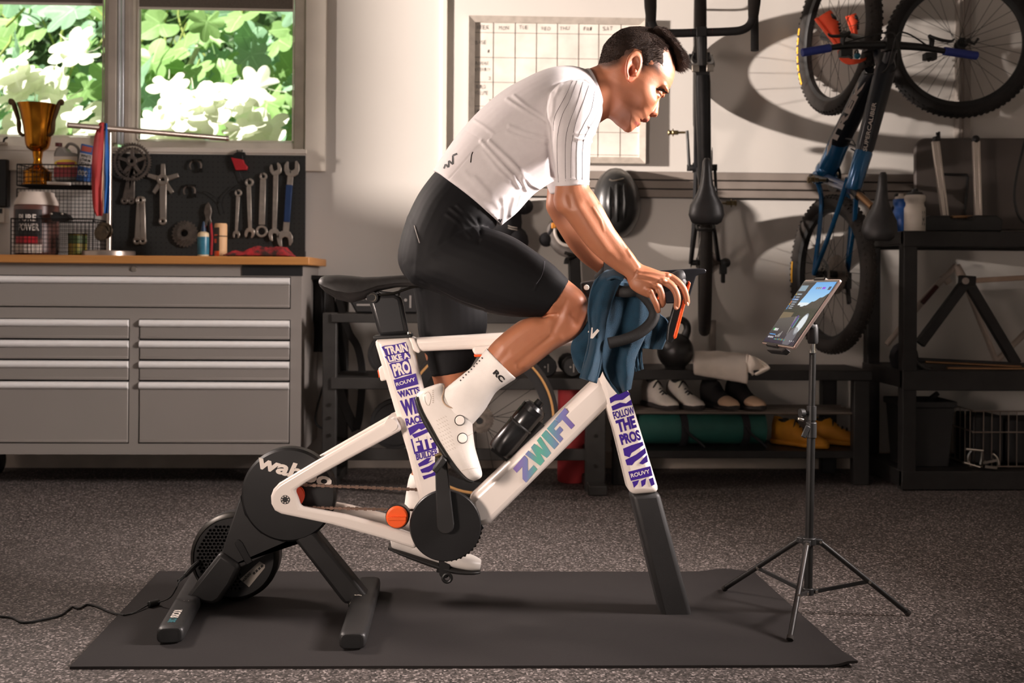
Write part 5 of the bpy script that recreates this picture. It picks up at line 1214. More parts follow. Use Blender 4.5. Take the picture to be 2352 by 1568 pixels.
t, o_ = bottle('water_bottle', 'white water bottle with black cap on the rack end', 2098, 4.78, 0, .048, .205, M_wbt, M_black, 'bottles on the rack')
m = MB(); text_cyl(m, '3~E', o_, .0495, -PI * .40, -PI * .28, .03, .10, .02); part('print', m, mat('grey_ink', '4b4542', .6), t)
t, o_ = bottle('water_bottle', 'blue water bottle with white cap behind the white bottle', 2066, 4.86, 0, .036, .19, M_bbt, M_wbt, 'bottles on the rack')
m = MB(); arc_panel(m, o_, .037, -PI * .48, -PI * .36, .03, .075, 6); part('print', m, mat('tire_yellow', 'e0a52a', .6), t)
t = thing('bottle_cage', 'black bottle cage clamp standing between saddle and blue bottle', 'bike part', onshelf(2050, 4.95, 0))
o_ = ORG[t.name]; m = MB(); m.bar(o_ + V((0, 0, 0)), o_ + V((.01, 0, .17)), .025, .025); m.box(o_ + V((.005, 0, .11)), (.06, .04, .03)); m.sph(o_ + V((.012, -.01, .185)), .015, 10, 8); m.sph(o_ + V((-.015, -.02, .12)), .014, 10, 8); part('clamp', m, M_black, t, .003)
# car bike carrier with two silver arms
t = thing('bike_carrier', 'black bike carrier base with two upright silver arms on the rack', 'carrier', onshelf(2215, 4.9, 0))
Yc = 4.9; m = MB(); m.pxprism([(2122, 500), (2140, 494), (2180, 495), (2190, 503), (2235, 503), (2240, 494), (2290, 494), (2306, 505), (2302, 532), (2120, 532)], Yc - .09, .18); part('base', m, M_black, t, .008)
m = MB(); m.bar(P(2185, 498, Yc), P(2242, 498, Yc), .014, .03); part('cross_bar', m, mat('copper_post', '8a6a4c', .3, .8), t, .003)
for (a, b_, c, d) in ((2148, 324, 2170, 496), (2241, 324, 2246, 496)):
    m = MB(); m.bar(P(a, b_, Yc), P(c, d, Yc), .034, .02); m.bar(P(a + 5, b_, Yc), P(c + 5, d, Yc), .014, .026); part('arm', m, mat('arm_silver', 'c2b8ae', .35, .7), t, .004)
m = MB(); m.box(P(2151, 319, Yc), (.028, .03, .022)); m.tube([P(2153, 316, Yc), P(2152, 304, Yc)], .006, 8); m.tube([P(2157, 316, Yc), P(2157, 302, Yc)], .006, 8); part('fork_cap', m, M_black, t, .003)
part('dome_cap', MB().sph(P(2241, 320, Yc), (.019, .02, .02), 14, 10), M_black, t)
# grey folded table top leaning on the wall
t = thing('folding_table', 'grey folding table leaning on the wall behind the bike carrier', 'table', onshelf(2240, 5.08, 0))
pts = []
x0p, x1p, y0p, y1p, rp = 2103, 2420, 317, 528, 24
for (cx__, cy__, a0) in ((x0p + rp, y0p + rp, PI), (x1p - rp, y0p + rp, 1.5 * PI)):
    for i in range(7): a = a0 + i / 6 * PI / 2; pts.append((cx__ + rp * math.cos(a), cy__ + rp * math.sin(a)))
pts += [(x1p, y1p), (x0p, y1p)]
M_ft = mat('table_grey', '5f5752', .6, col2='574f4b', scale=5)
m = MB(); m.pxprism(pts, 5.07, .03); part('table_top', m, M_ft, t, .006)
m = MB(); m.tube([P(2164, 400, 5.06), P(2220, 401, 5.06), P(2223, 408, 5.06), P(2216, 498, 5.06)], .006, 8); part('folded_leg', m, M_black, t)
one('cable', MB().tube([P(2360, 300, 4.95), P(2340, 380, 4.95), P(2330, 440, 4.95), P(2334, 480, 4.95), P(2346, 505, 4.95), P(2360, 515, 4.95)], .006, 8, k=5), M_black, 'thick black cable curving down at the right end of the rack', 'cable')
# second shelf: folded repair stand and a bare white frame
t = thing('repair_stand', 'black A shaped folding stand lying on the middle rack shelf', 'stand', onshelf(2220, 4.78, 1))
Yq = 4.80
def pbar(mb, a, b_, w_, d_, Y=Yq, Y2=None): mb.bar(P(*a, Y), P(*b_, Y2 or Y), w_, d_)
m = MB(); pbar(m, (2112, 790), (2216, 650), .048, .03); part('brace', m, M_bench, t, .004)
m = MB(); pbar(m, (2224, 650), (2334, 836), .048, .03); part('brace', m, M_bench, t, .004)
m = MB(); pbar(m, (2204, 644), (2238, 646), .05, .04); m.cyl(P(2218, 646, Yq - .03), P(2218, 646, Yq + .03), .02, n=16); part('head_plate', m, M_bench, t, .004)
m = MB(); m.cyl(P(2218, 645, Yq - .034), P(2218, 645, Yq - .028), .016, n=16); part('head_bolt', m, M_slat, t)
m = MB(); m.bar(P(2238, 644, Yq), P(2420, 634, Yq), .024, .024); part('long_tube', m, mat('warm_grey_tube', '9c8574', .5, .3), t, .003)
m = MB(); m.bar(P(2105, 826, Yq), P(2345, 838, Yq), .022, .03); part('foot_bar', m, M_bench, t, .003)
m = MB(); m.cyl(P(2175, 846, Yq - .05), P(2430, 848, Yq - .05), .0095, n=10); m.cyl(P(2125, 831, Yq - .02), P(2345, 842, Yq - .02), .007, n=10); part('thin_rod', m, mat('copper_post', '8a6a4c', .3, .8), t)
t = thing('bicycle_frame', 'bare white bicycle frame with dark red bands behind the black stand', 'bike part', onshelf(2200, 4.97, 1))
Yw = 4.98; M_wf = mat('old_white_paint', 'b9ab9e', .5, col2='a5978b', scale=10)
m = MB(); m.loft(ell_tube(P(2036, 792, Yw), P(2120, 690, Yw), .014, .014, .016, .016, V((0, 1, 0)))); m.loft(ell_tube(P(2120, 690, Yw), P(2196, 608, Yw), .016, .016, .013, .013, V((0, 1, 0)))); part('diagonal_tube', m, M_wf, t, ang=60)
m = MB(); m.loft(ell_tube(P(2118, 696, Yw - .02), P(2152, 657, Yw - .02), .015, .012, .015, .012, V((0, 1, 0)))); part('red_band', m, mat('dark_red_paint', '4a2421', .5), t)
m = MB(); m.loft(ell_tube(P(2205, 622, Yw), P(2290, 834, Yw), .014, .014, .014, .014, V((0, 1, 0)))); part('seat_tube', m, M_wf, t)
m = MB(); m.loft(ell_tube(P(2284, 834, Yw), P(2400, 720, Yw), .015, .015, .015, .015, V((0, 1, 0)))); part('lower_tube', m, M_wf, t)
m = MB(); m.loft(ell_tube(P(2196, 610, Yw), P(2215, 645, Yw), .02, .02, .02, .02, V((0, 1, 0)))); m.bar(P(2165, 630, Yw), P(2180, 650, Yw), .03, .02); part('head_tube', m, M_wf, t)
t = thing('saddle_bag', 'black rounded pack lying at the end of the middle rack shelf', 'bag', onshelf(2075, 4.72, 1))
m = MB(); px_hull(m, [(2076, 822, 26, 30, .1), (2076, 820, 34, 36, .04), (2076, 820, 34, 36, -.03), (2076, 822, 22, 26, -.07)], 4.80); part('body', m, M_bag, t, ang=70); m = MB(); m.tube([P(2100, 830, 4.72), P(2120, 846, 4.72), P(2140, 850, 4.73)], .012, 8, k=3); part('buckle_strap', m, M_black, t)
# bottom: bin, wire crate, chrome part
M_bin = mat('bin_black', '1b1a1a', .6)
Yb2 = 4.84; o_ = onshelf(2112, Yb2, 2); zt2 = P(2112, 921, Yb2 - .1).z
t = thing('storage_bin', 'black tapered plastic bin with tools on the bottom rack shelf', 'bin', o_)
m = MB(); rs = []
for z_, s_ in ((0, .82), (zt2 - o_.z - .03, .97), (zt2 - o_.z - .03, 1.05), (zt2 - o_.z, 1.05), (zt2 - o_.z, .98), (.02, .78)):
    rs.append([o_ + V((sx * .125 * s_, sy * .11 * s_, z_)) for sx, sy in ((-1, -1), (1, -1), (1, 1), (-1, 1))])
m.loft(rs); part('tub', m, M_bin, t, .006)
m = MB(); m.bar(P(2125, 925, Yb2), P(2155, 902, Yb2), .022, .02); m.bar(P(2140, 930, Yb2), P(2168, 922, Yb2), .012, .012); part('tool_handle', m, M_blackm, t, .004)
t = thing('wire_crate', 'open chrome wire crate on the bottom rack shelf at the right', 'crate', onshelf(2330, 4.85, 2))
m = MB(); z0 = zt_r[2] + .004; z1 = P(2240, 944, 4.74).z; xA = P(2240, 944, 4.74).x
M_cw = mat('crate_wire', '8b7f75', .35, .8)
for i in range(10):
    xx = xA + i * .04; m.cyl((xx, 4.74, z0), (xx, 4.74, z1), .0022, n=5)
for zz_ in (z0, z0 + (z1 - z0) * .62, z1): m.cyl((xA - .015, 4.74, zz_), (xA + .4, 4.74, zz_), .0035, n=6); m.cyl((xA, 4.74, zz_), (xA, 5.05, zz_), .0035, n=6)
for i in range(7): m.cyl((xA, 4.74 + i * .05, z0), (xA, 4.74 + i * .05, z1), .0022, n=5)
part('wire_grid', m, M_cw, t, kind='stuff')
m = MB()
m.bb((xA + .02, 4.80, z0 + .003), (xA + .17, 5.0, z1 - .03)); m.bb((xA + .19, 4.80, z0 + .003), (xA + .38, 5.0, z1 - .05)); part('dark_contents', m, M_blackm, t, .01)
t = thing('chrome_clamp', 'small chrome clamp part lying before the wire crate', 'bike part', onshelf(2250, 4.68, 2))
Yk2 = 4.66; m = MB(); m.cyl(P(2218, 1031, Yk2), P(2258, 1035, Yk2), .006, n=8); m.cyl(P(2213, 1062, Yk2), P(2250, 1073, Yk2), .006, n=8)
m.tube([P(2232, 1033, Yk2), P(2224, 1045, Yk2), P(2223, 1058, Yk2), P(2228, 1070, Yk2)], .005, 8, k=3); m.tube([P(2255, 1036, Yk2), P(2254, 1050, Yk2), P(2251, 1066, Yk2)], .005, 8, k=3); m.tube([P(2280, 1042, Yk2), P(2290, 1052, Yk2), P(2293, 1068, Yk2)], .006, 8, k=3); m.bar(P(2255, 1062, Yk2), P(2288, 1056, Yk2), .012, .02); m.bar(P(2260, 1070, Yk2), P(2288, 1074, Yk2), .012, .02)
part('clamp_body', m, M_chrome, t)

# ------------------------------------------------------------------ floor mat
M_mat = mat('mat_rubber', '292626', .8, col2='2e2b2a', scale=5, amt=1.0, bump=.12, bscale=500, spec=.2)
c4 = [PF(160, 1537), PF(1970, 1533), PF(1731, 1317), PF(365, 1316)]
m = MB(); nU, nV = 80, 24; th = .007
def mtop(u, v):
    p = c4[0].lerp(c4[1], u).lerp(c4[3].lerp(c4[2], u), v)
    lift = .012 * math.exp(-((u - 1.0) / .03) ** 2 - ((v - 0.0) / .08) ** 2) * max(0, math.sin(min(1, (1 - u) / .05 + .35) * PI)) + .010 * math.exp(-((u - .95) / .03) ** 2 - ((v - 1) / .06) ** 2)
    return V((p.x, p.y, th + lift + .0006 * noise.noise(V((u * 9, v * 5, 0)))))
vs = [mtop(i / nU, j / nV) for j in range(nV + 1) for i in range(nU + 1)]; k = len(vs)
vs += [v - V((0, 0, th - .0004)) for v in vs]
fs = [(j * (nU + 1) + i, j * (nU + 1) + i + 1, (j + 1) * (nU + 1) + i + 1, (j + 1) * (nU + 1) + i) for j in range(nV) for i in range(nU)]
fs += [tuple(q + k for q in reversed(f)) for f in fs]
bd = [i for i in range(nU + 1)] + [j * (nU + 1) + nU for j in range(1, nV + 1)] + [nV * (nU + 1) + i for i in range(nU - 1, -1, -1)] + [j * (nU + 1) for j in range(nV - 1, 0, -1)]
fs += [(bd[i], bd[i] + k, bd[(i + 1) % len(bd)] + k, bd[(i + 1) % len(bd)]) for i in range(len(bd))]
m.add(vs, fs); one('floor_mat', m, M_mat, 'large dark grey rubber floor mat under the training bike', 'mat')

# ------------------------------------------------------------------ smart trainer
M_tr = mat('trainer_black', '1b1a1a', .45, bump=.03, bscale=300); M_tr2 = mat('trainer_disc', '121213', .38)
t = thing('bike_trainer', 'black direct drive bike trainer with round cover and folding legs', 'trainer', PF(600, 1410))
TR = t; Yd = 2.945
hc = P(664, 1135, Yd); Rd = 107 * Yd / FPX
part('drive_disc', MB().lathe([(.001, -.012), (Rd * .95, -.012), (Rd, -.004), (Rd, .03), (.001, .03)], hc, (0, 1, 0), 64), M_tr2, t)
m = MB(); text_px(m, 'wahoo', (588, 1074), (758, 1122), (597, 1040), Yd - .0135, .035, .12)
wz = part('lettering', m, mat('print_white', 'd8cfc6', .5), t, smooth=False, label='large white lettering on the disc')
m = MB(); m.pxprism([(552, 1136), (565, 1180), (600, 1222), (650, 1243), (700, 1240), (722, 1221), (630, 1268), (545, 1308), (528, 1314), (512, 1308), (503, 1296), (508, 1272)], Yd + .006, .07); part('shield', m, M_tr, t, .006)
m = MB(); m.pxprism([(538, 1248), (543, 1240), (550, 1239), (557, 1246), (580, 1290), (566, 1298)], Yd + .003, .01); part('recess_panel', m, M_tr2, t, .002)
fc = P(541, 1276, 3.03); Rf = 99 * 3.03 / FPX
part('flywheel', MB().lathe([(.001, -.02), (Rf * .9, -.02), (Rf, -.008), (Rf, .045), (Rf * .9, .055), (.001, .055)], fc, (0, 1, 0), 64), M_tr, t)
part('flywheel_rim', MB().lathe([(Rf * .92, -.022), (Rf * 1.0, -.012), (Rf * 1.015, 0), (Rf * 1.0, .01), (Rf * .98, -.004)], fc, (0, 1, 0), 64, closed=True), M_dsteel, t)
m = MB()
for i in range(-9, 10):
    for j in range(-9, 10):
        x_ = i * .0115 + (j % 2) * .0057; z_ = j * .010
        if x_ * x_ + z_ * z_ < (Rf * .86) ** 2 and x_ < .02: m.lathe([(.0028, 0), (.0042, -.0025), (.0048, 0)], fc + V((x_, -.0202, z_)), (0, 1, 0), 6)
part('vent_grille', m, mat('vent_edge', '2b2a2a', .35), t, kind='stuff')
m = MB(); m.pxprism([(551, 1330), (596, 1289), (609, 1297), (608, 1304), (572, 1348)], 3.03 - .0215, .001); part('spec_plate', m, mat('spec_silver', '9a9188', .4), t)
m = MB(); text_px(m, 'wahoo', (559, 1338), (577, 1318), (554, 1331), 3.03 - .0228, .02)
for k_ in range(4): m.add([P(580 + k_ * 6, 1316 - k_ * 5.4, 3.007), P(584 + k_ * 6, 1312 - k_ * 5.4, 3.007), P(587 + k_ * 6, 1316 - k_ * 5.4, 3.007), P(583 + k_ * 6, 1320 - k_ * 5.4, 3.007)], [(0, 1, 2, 3)])
part('spec_print', m, M_ink, t, smooth=False)
m = MB(); m.pxprism([(505, 1268), (552, 1300), (530, 1345), (505, 1380), (489, 1390), (420, 1380), (432, 1360)], 2.935, .07); part('leg', m, M_tr, t, .012)
m = MB(); m.pxprism([(674, 1240), (700, 1212), (724, 1222), (848, 1374), (834, 1386), (790, 1390)], 2.935, .06); part('leg', m, M_tr, t, .012)
def footbar(a, b_, w_, h_, name):
    a, b_ = V(a), V(b_); rs = []; d = (b_ - a).normalized(); lat = V((d.y, -d.x, 0))
    for t_, s_ in ((0, .82), (.012, .97), (.05, 1), (.95, 1), (.988, .97), (1, .82)):
        q = a.lerp(b_, t_) + V((0, 0, h_ / 2 + .0085)); rs.append([q + lat * (w_ / 2 * s_ * math.copysign(abs(math.cos(x)) ** .45, math.cos(x))) + V((0, 0, h_ / 2 * s_ * math.copysign(abs(math.sin(x)) ** .6, math.sin(x)))) for x in np.linspace(0, 2 * PI, 20, endpoint=False)])
    o_ = part(name, MB().loft(rs), M_tr, TR, ang=50)
    q = a + V((0, -.001, h_ / 2 + .0085)); m = MB(); m.torus(q, (0, 1, 0), .012, .002, 4, 4)
    e = []
    for s_, dy in ((.80, -.001), (.66, -.0012), (.62, .006)):
        e.append([q + V((0, dy, 0)) + lat * (w_ / 2 * s_ * math.copysign(abs(math.cos(x)) ** .45, math.cos(x))) + V((0, 0, h_ / 2 * s_ * math.copysign(abs(math.sin(x)) ** .6, math.sin(x)))) for x in np.linspace(0, 2 * PI, 20, endpoint=False)])
    part('end_cap', MB().loft(e), M_black, TR, ang=60)
    return lat
na, nb = PF(390, 1486), PF(462, 1352); footbar(na, nb, .07, .044, 'foot_bar')
nc, nd = PF(809, 1500), PF(848, 1362); footbar(nc, nd, .07, .044, 'foot_bar')
def toptext(s, x0, y0, x1, y1, wv, mt, nm, Zt=.0533):
    a, b_ = PF(x0, y0, Zt), PF(x1, y1, Zt); d = (b_ - a); n_ = V((-d.y, d.x, 0)).normalized() * wv; mm = MB(); text_on(mm, s, a, d, n_, bold=.03); part(nm, mm, mt, TR, smooth=False)
toptext('KICKR', 420, 1400, 409, 1418, -.022, mat('print_white', 'd8cfc6', .5), 'foot_print'); toptext('CORE', 408, 1419, 402, 1428, -.02, mat('print_teal', '2d6a72', .5), 'foot_print')
toptext('KICKR', 834, 1350, 831, 1368, -.022, mat('print_white', 'd8cfc6', .5), 'foot_print'); toptext('CORE', 836, 1340, 834, 1349, -.02, mat('print_teal', '2d6a72', .5), 'foot_print')
m = MB(); m.pxprism([(414, 1378), (450, 1380), (452, 1392), (405, 1394), (404, 1388), (414, 1386)], 2.90, .06); part('hinge', m, M_dsteel, t, .004)
m = MB(); m.pxprism([(800, 1384), (818, 1379), (845, 1384), (848, 1394), (804, 1400), (799, 1394)], 2.90, .06); part('hinge', m, M_dsteel, t, .004)
m = MB(); m.tube([P(422, 1381, 2.89), P(428, 1384, 2.885), P(434, 1381, 2.89)], .004, 6); m.cyl(P(808, 1386, 2.895), P(808, 1386, 2.90), .006); part('hinge_pin', m, M_steel, t)
m = MB(); m.lathe([(.001, 0), (.034, 0), (.034, .02), (.001, .02)], P(670, 1140, 2.90), (0, 1, 0), 28); part('orange_cog_cap', m, mat('cog_orange', 'd9492a', .4), t, label='orange round cap behind the white dropout')
m = MB(); m.lathe([(.001, 0), (.042, 0), (.042, .012), (.001, .012)], P(662, 1132, 2.915), (0, 1, 0), 28); part('cog', m, M_dsteel, t)

# power cable with its lump
t = thing('power_cable', 'thin black power cable running from the trainer across the floor', 'cable', PF(200, 1395))
Zc = .0035
m = MB(); m.tube([P(456, 1291, 3.0), P(440, 1306, 2.97), P(425, 1322, 2.94)], [.006, .008, .006], 8, k=3); m.tube([P(425, 1322, 2.94), P(410, 1334, 2.91)], .0045, 8); part('plug', m, M_black, t)
m = MB(); m.tube([P(412, 1332, 2.91), P(405, 1350, 2.90), P(390, 1372, 2.95), PF(362, 1384, .016)], .0022, 6, k=5); m.tube([PF(345, 1386, .014), PF(310, 1405, .010), PF(285, 1412, Zc + .006)], .0022, 6, k=4)
m.tube([PF(285, 1412, .009), PF(255, 1406, Zc), PF(225, 1393, Zc), PF(200, 1388, Zc), PF(182, 1397, Zc), PF(165, 1394, Zc), PF(140, 1412, Zc), PF(100, 1422, Zc), PF(55, 1429, Zc), PF(28, 1418, Zc), PF(0, 1415, Zc), PF(-60, 1412, Zc)], .003, 6, k=5); part('wire', m, M_black, t)
m = MB(); m.cyl(PF(341, 1388, .016), PF(365, 1382, .016), .009, n=12); part('ferrite_lump', m, M_black, t, .002)

# ------------------------------------------------------------------ training bike
bk = thing('training_bike', 'white indoor training bike with purple lettering standing on the mat', 'exercise bike', PF(1100, 1420))
N0 = 2.892; TH = .076
M_w2 = mat('frame_white', 'efe6de', .3, col2='eadfd6', scale=5, amt=1.2, coat=.35)
def pxp(name, pts, Y, th, mt, bev=.006, par=None, **kw):
    o = part(name, MB().pxprism(pts, Y, th), mt, par or bk, bev, **kw)
    for md in o.modifiers:
        if md.type == 'BEVEL': md.segments = 3
    return o
st = pxp('seat_tube', [(858, 779), (945, 774), (962, 858), (1001, 1010), (1014, 1090), (1016, 1200), (972, 1200), (955, 1120), (935, 1040), (908, 950), (884, 868)], N0, TH, M_w2, .016)
pxp('seat_clamp_collar', [(856, 772), (945, 767), (946, 775), (857, 780)], N0 - .001, TH + .002, M_black, .003)
m = MB(); m.cyl(P(939, 762, N0 + .02), P(939, 775, N0 + .02), .006); part('clamp_bolt', m, M_chrome, bk)
pxp('seat_post', [(846, 690), (872, 676), (905, 674), (921, 682), (925, 700), (938, 768), (870, 773), (858, 730)], N0 + .012, .05, mat('post_black', '1b1b1c', .35, coat=.2), .012)
m = MB(); m.lathe([(.009, -.002), (.0105, -.003), (.012, -.002), (.012, .004), (.009, .004)], P(855, 683, N0 + .004), (0, 1, 0), 24, closed=True); part('clamp_ring', m, M_steel, bk)
m = MB(); m.cyl(P(855, 683, N0 + .002), P(855, 683, N0 + .066), .016, n=20); part('saddle_clamp', m, M_black, bk)
# saddle
rs = []
for x_, yt, yb, hw in ((736, 641, 652, .040), (740, 636, 660, .058), (752, 632, 672, .072), (778, 631, 688, .075), (808, 633, 695, .073), (835, 636, 688, .064), (870, 635, 668, .046), (910, 632, 660, .034), (960, 631, 658, .026), (1020, 634, 656, .021), (1058, 638, 654, .016), (1066, 642, 650, .008)):
    c = P(x_, (yt + yb) / 2, 2.93); hz = (yb - yt) / 2 / 802; r_ = []
    for a in np.linspace(0, 2 * PI, 22, endpoint=False):
        ca, sa = math.cos(a), math.sin(a)
        r_.append(c + V((0, hw * math.copysign(abs(ca) ** .7, ca), hz * math.copysign(abs(sa) ** .75, sa) - (.3 * hz * ca * ca if sa < 0 else 0) + (hz * .45 * ca * ca if sa < 0 else -.25 * hz * ca * ca))))
    rs.append(r_)
part('saddle', MB().loft(rs), mat('saddle_grey', '232120', .55, scale=60, bump=.06, bscale=400), bk, ang=60)
m = MB()
for k_ in (-1, 1): m.tube([P(815, 688, 2.93 + k_ * .03), P(850, 680, 2.93 + k_ * .024), P(905, 673, 2.93 + k_ * .024), P(945, 660, 2.93 + k_ * .014), P(985, 655, 2.93 + k_ * .008)], .0036, 8, k=4)
part('saddle_rails', m, M_dsteel, bk)
pxp('rail_wedge', [(866, 668), (918, 672), (912, 696), (880, 682)], N0 + .018, .04, M_black, .004)
pxp('rear_light', [(868, 846), (879, 838), (886, 842), (892, 872), (874, 876)], N0 + .016, .045, M_w2, .006)
pxp('light_lens', [(867, 850), (870, 849), (872, 866), (870, 868)], N0 + .02, .036, M_orange, .002)
pxp('top_tube', [(940, 778), (1150, 765), (1392, 748), (1392, 792), (1120, 801), (960, 808), (950, 800)], N0 + .008, TH - .016, M_w2, .014)
pxp('tube_collar', [(938, 774), (952, 776), (966, 806), (962, 812), (950, 806)], N0 + .004, TH - .01, M_w2, .008)
pxp('shift_pod', [(1083, 801), (1090, 795), (1150, 791), (1150, 812), (1090, 815)], N0 - .004, TH + .008, M_w2, .006); pxp('pod_underside', [(1088, 815), (1108, 814), (1106, 819), (1090, 820)], N0, TH, M_orange, .002)
pxp('down_tube', [(1076, 1148), (1375, 866), (1412, 905), (1402, 930), (1128, 1203), (1090, 1215)], N0 - .002, TH + .004, M_w2, .018)
pxp('head_tube', [(1380, 690), (1428, 688), (1441, 885), (1517, 1133), (1448, 1138), (1412, 990), (1378, 890)], N0 - .006, TH + .012, M_w2, .018)
pxp('front_leg', [(1450, 1136), (1516, 1131), (1593, 1421), (1523, 1426)], N0 - .003, TH + .008, mat('leg_black', '1c1b1b', .55, bump=.04, bscale=300), .014)
Vn = [(907, 955), (720, 1062), (640, 1110), (627, 1124), (621, 1140), (622, 1158), (630, 1173), (645, 1181), (760, 1205), (880, 1238), (955, 1262), (958, 1230), (880, 1205), (790, 1182), (690, 1164), (684, 1145), (676, 1126), (700, 1110), (800, 1055), (923, 988)]
pxp('rear_stay', Vn, 2.862, .026, M_w2, .009); pxp('rear_stay', Vn, 2.862 + 1e-4, .026, M_w2, .009).location.y += .118
m = MB(); m.tube([P(903, 968, 2.93) - V((0, .07, 0)), P(903, 968, 2.93) + V((0, .07, 0))], .018, 14); part('stay_bridge', m, M_w2, bk)
m = MB(); m.lathe([(.001, -.003), (.012, -.003), (.0125, 0), (.0125, .03), (.001, .03)], P(655, 1147, 2.862), (0, 1, 0), 24); part('axle_bolt', m, M_black, bk)
m = MB()
for i in range(8):
    a = PI / 4 * i; m.box(P(655, 1147, 2.8585) + V((.0092 * math.cos(a), 0, .0092 * math.sin(a))), (.004, .001, .003), Matrix.Rotation(-a - PI / 2, 3, 'Y'))
part('axle_marks', m, mat('print_white', 'd8cfc6', .5), bk, smooth=False)
# drive
bbc = P(1023, 1207, 2.852); Rc = 82 * 2.852 / FPX
part('chain_guard', MB().lathe([(.001, -.004), (Rc * .97, -.004), (Rc, 0), (Rc, .01), (.001, .01)], bbc, (0, 1, 0), 64), M_tr2, bk)
m = MB(); R2 = Rc * 1.0; n_ = 46; vs = []; q = P(1027, 1208, 2.898)
for dy in (0, .003):
    for i in range(n_ * 2):
        a = PI * i / n_; r_ = R2 + (.002 if i % 2 else -.003); vs.append(q + V((r_ * math.cos(a), dy, r_ * math.sin(a))))
k2 = n_ * 2; m.add(vs, [tuple(range(k2)), tuple(range(2 * k2 - 1, k2 - 1, -1))] + [(i, i + k2, (i + 1) % k2 + k2, (i + 1) % k2) for i in range(k2)]); part('chainring', m, M_dsteel, bk, ang=25)
part('bottom_bracket', MB().cyl(bbc + V((0, .0, 0)), bbc + V((0, .16, 0)), .03, n=24), M_black, bk)
def crank2(p0, p1, Y, th, r0, r1, nm='crank_arm'):
    a, b_ = P(*p0, Y), P(*p1, Y); d = (b_ - a).normalized(); n_ = V((d.z, 0, -d.x)); pts = []
    for i in range(9): x = PI / 2 + PI * i / 8; pts.append(a + d * (r0 * math.cos(x)) + n_ * (r0 * math.sin(x)))
    for i in range(9): x = -PI / 2 + PI * i / 8; pts.append(b_ + d * (r1 * math.cos(x)) + n_ * (r1 * math.sin(x)))
    return part(nm, MB().prism(pts, (0, th, 0)), M_tr, bk, .003)
crank2((1023, 1207), (1012, 1054), 2.826, .022, .024, .016)
crank2((1023, 1207), (1021, 1316), 3.02, .02, .022, .016)
def pedal(c, s_):
    m = MB(); c = V(c); m.cyl(c, c + V((0, s_ * .06, 0)), .0075, n=12); m.box(c + V((0, s_ * .055, 0)), (.045, .06, .016), Matrix.Rotation(-.9 if s_ < 0 else .12, 3, 'Y')); part('pedal', m, M_black, bk, .003)
    m = MB(); m.tube([c + V((-.015, s_ * .01, .012)), c + V((0, s_ * .012, .018)), c + V((.015, s_ * .012, .008))], .005, 8); m.cyl(c + V((0, s_ * .001, 0)), c + V((0, s_ * .012, 0)), .009, n=14); part('pedal_clip', m, mat('bronze_metal', '7a6a4c', .35, .8), bk)
pedal(P(1012, 1056, 2.826), -1); pedal(P(1019, 1316, 3.04), 1)
m = MB(); m.torus(P(1027, 1327, 3.0), (0, 1, 0), .012, .005, 20, 8); part('pedal_ring', m, M_black, bk)
# chain
m = MB()
def chain(a, b_, Y, sag=0):
    A, B = P(*a, Y), P(*b_, Y); L = (B - A).length; n_ = int(L / .0118); d = (B - A).normalized()
    for i in range(n_):
        q = A.lerp(B, (i + .5) / n_) - V((0, 0, sag * math.sin(PI * (i + .5) / n_))); m.box(q, (.0085, .009 if i % 2 else .006, .0085 if i % 2 else .006), Matrix.Rotation(-math.atan2(d.z, d.x), 3, 'Y'))
        m.cyl(q + d * .0059 - V((0, .005, 0)), q + d * .0059 + V((0, .005, 0)), .0026, n=6)
chain((668, 1112), (1010, 1126), 2.905); chain((668, 1164), (1000, 1172), 2.905)
part('chain', m, mat('chain_bronze', '80695c', .4, .8), bk, kind='stuff')
# orange knob
kc_ = P(912, 1187, 2.862)
part('knob_seat', MB().lathe([(.001, 0), (.0335, 0), (.0335, .03), (.001, .03)], kc_ + V((.001, .004, 0)), (0, 1, 0), 28), M_black, bk)
part('tension_knob', MB().lathe([(.001, -.008), (.027, -.008), (.0305, -.004), (.0305, .01), (.001, .01)], kc_, (0, 1, 0), 36).box(kc_ + V((0, -.011, -.002)), (.052, .008, .010)), mat('knob_orange', 'f25a1d', .45), bk, .001, label='round orange adjuster knob')
pxp('bracket_cable_guide', [(1098, 1212), (1107, 1205), (1112, 1212), (1104, 1220)], N0 - .004, .01, M_black, .001)
# printed lettering
Yst = N0 - .0012; Yht = N0 - .0072; Ydt = N0 - .0035
pu = MB(); wt = MB(); nm_ = MB()
def quad(mb, pts, Y): mb.add([P(a, b_, Y) for a, b_ in pts], [tuple(range(len(pts)))])
def zone(x0, y0, x1, y1, x2, y2, x3, y3, Y, s, bold=.045, top=.08):
    """purple block with light lettering in it: corners lower left, lower right, upper right, upper left"""
    quad(pu, [(x0, y0), (x1, y1), (x2, y2), (x3, y3)], Y); text_px(wt, s, (x0 + 1, y0 - 1), (x1 - 1, y1 - 1), (x3 + 1, y3 + 1), Y - .0006, bold)
def ptext(mb, s, ll, lr, ul, Y, bold=.05): text_px(mb, s, ll, lr, ul, Y, bold)
for s_, ll, lr, ul in (('TRAIN', (886, 816), (939, 807), (880, 796)), ('LIKE A', (892, 832), (943, 822), (887, 818)), ('PRO', (905, 866), (946, 856), (897, 836))):
    w_ = (lr[0] - ll[0], lr[1] - ll[1]); h_ = (ul[0] - ll[0], ul[1] - ll[1])
    f = lambda a, b_: (ll[0] + w_[0] * a + h_[0] * b_, ll[1] + w_[1] * a + h_[1] * b_)
    quad(pu, [f(.0, -.02), f(.06, -.12), f(.5, -.03), f(.98, -.08), f(1.02, .5), f(.97, 1.1), f(.5, 1.02), f(.08, 1.08), f(-.08, 1.0), f(-.02, .5)], Yst)
    text_px(wt, s_, f(.05, .02), f(.98, .02), f(.05, .97), Yst - .0006, .05)
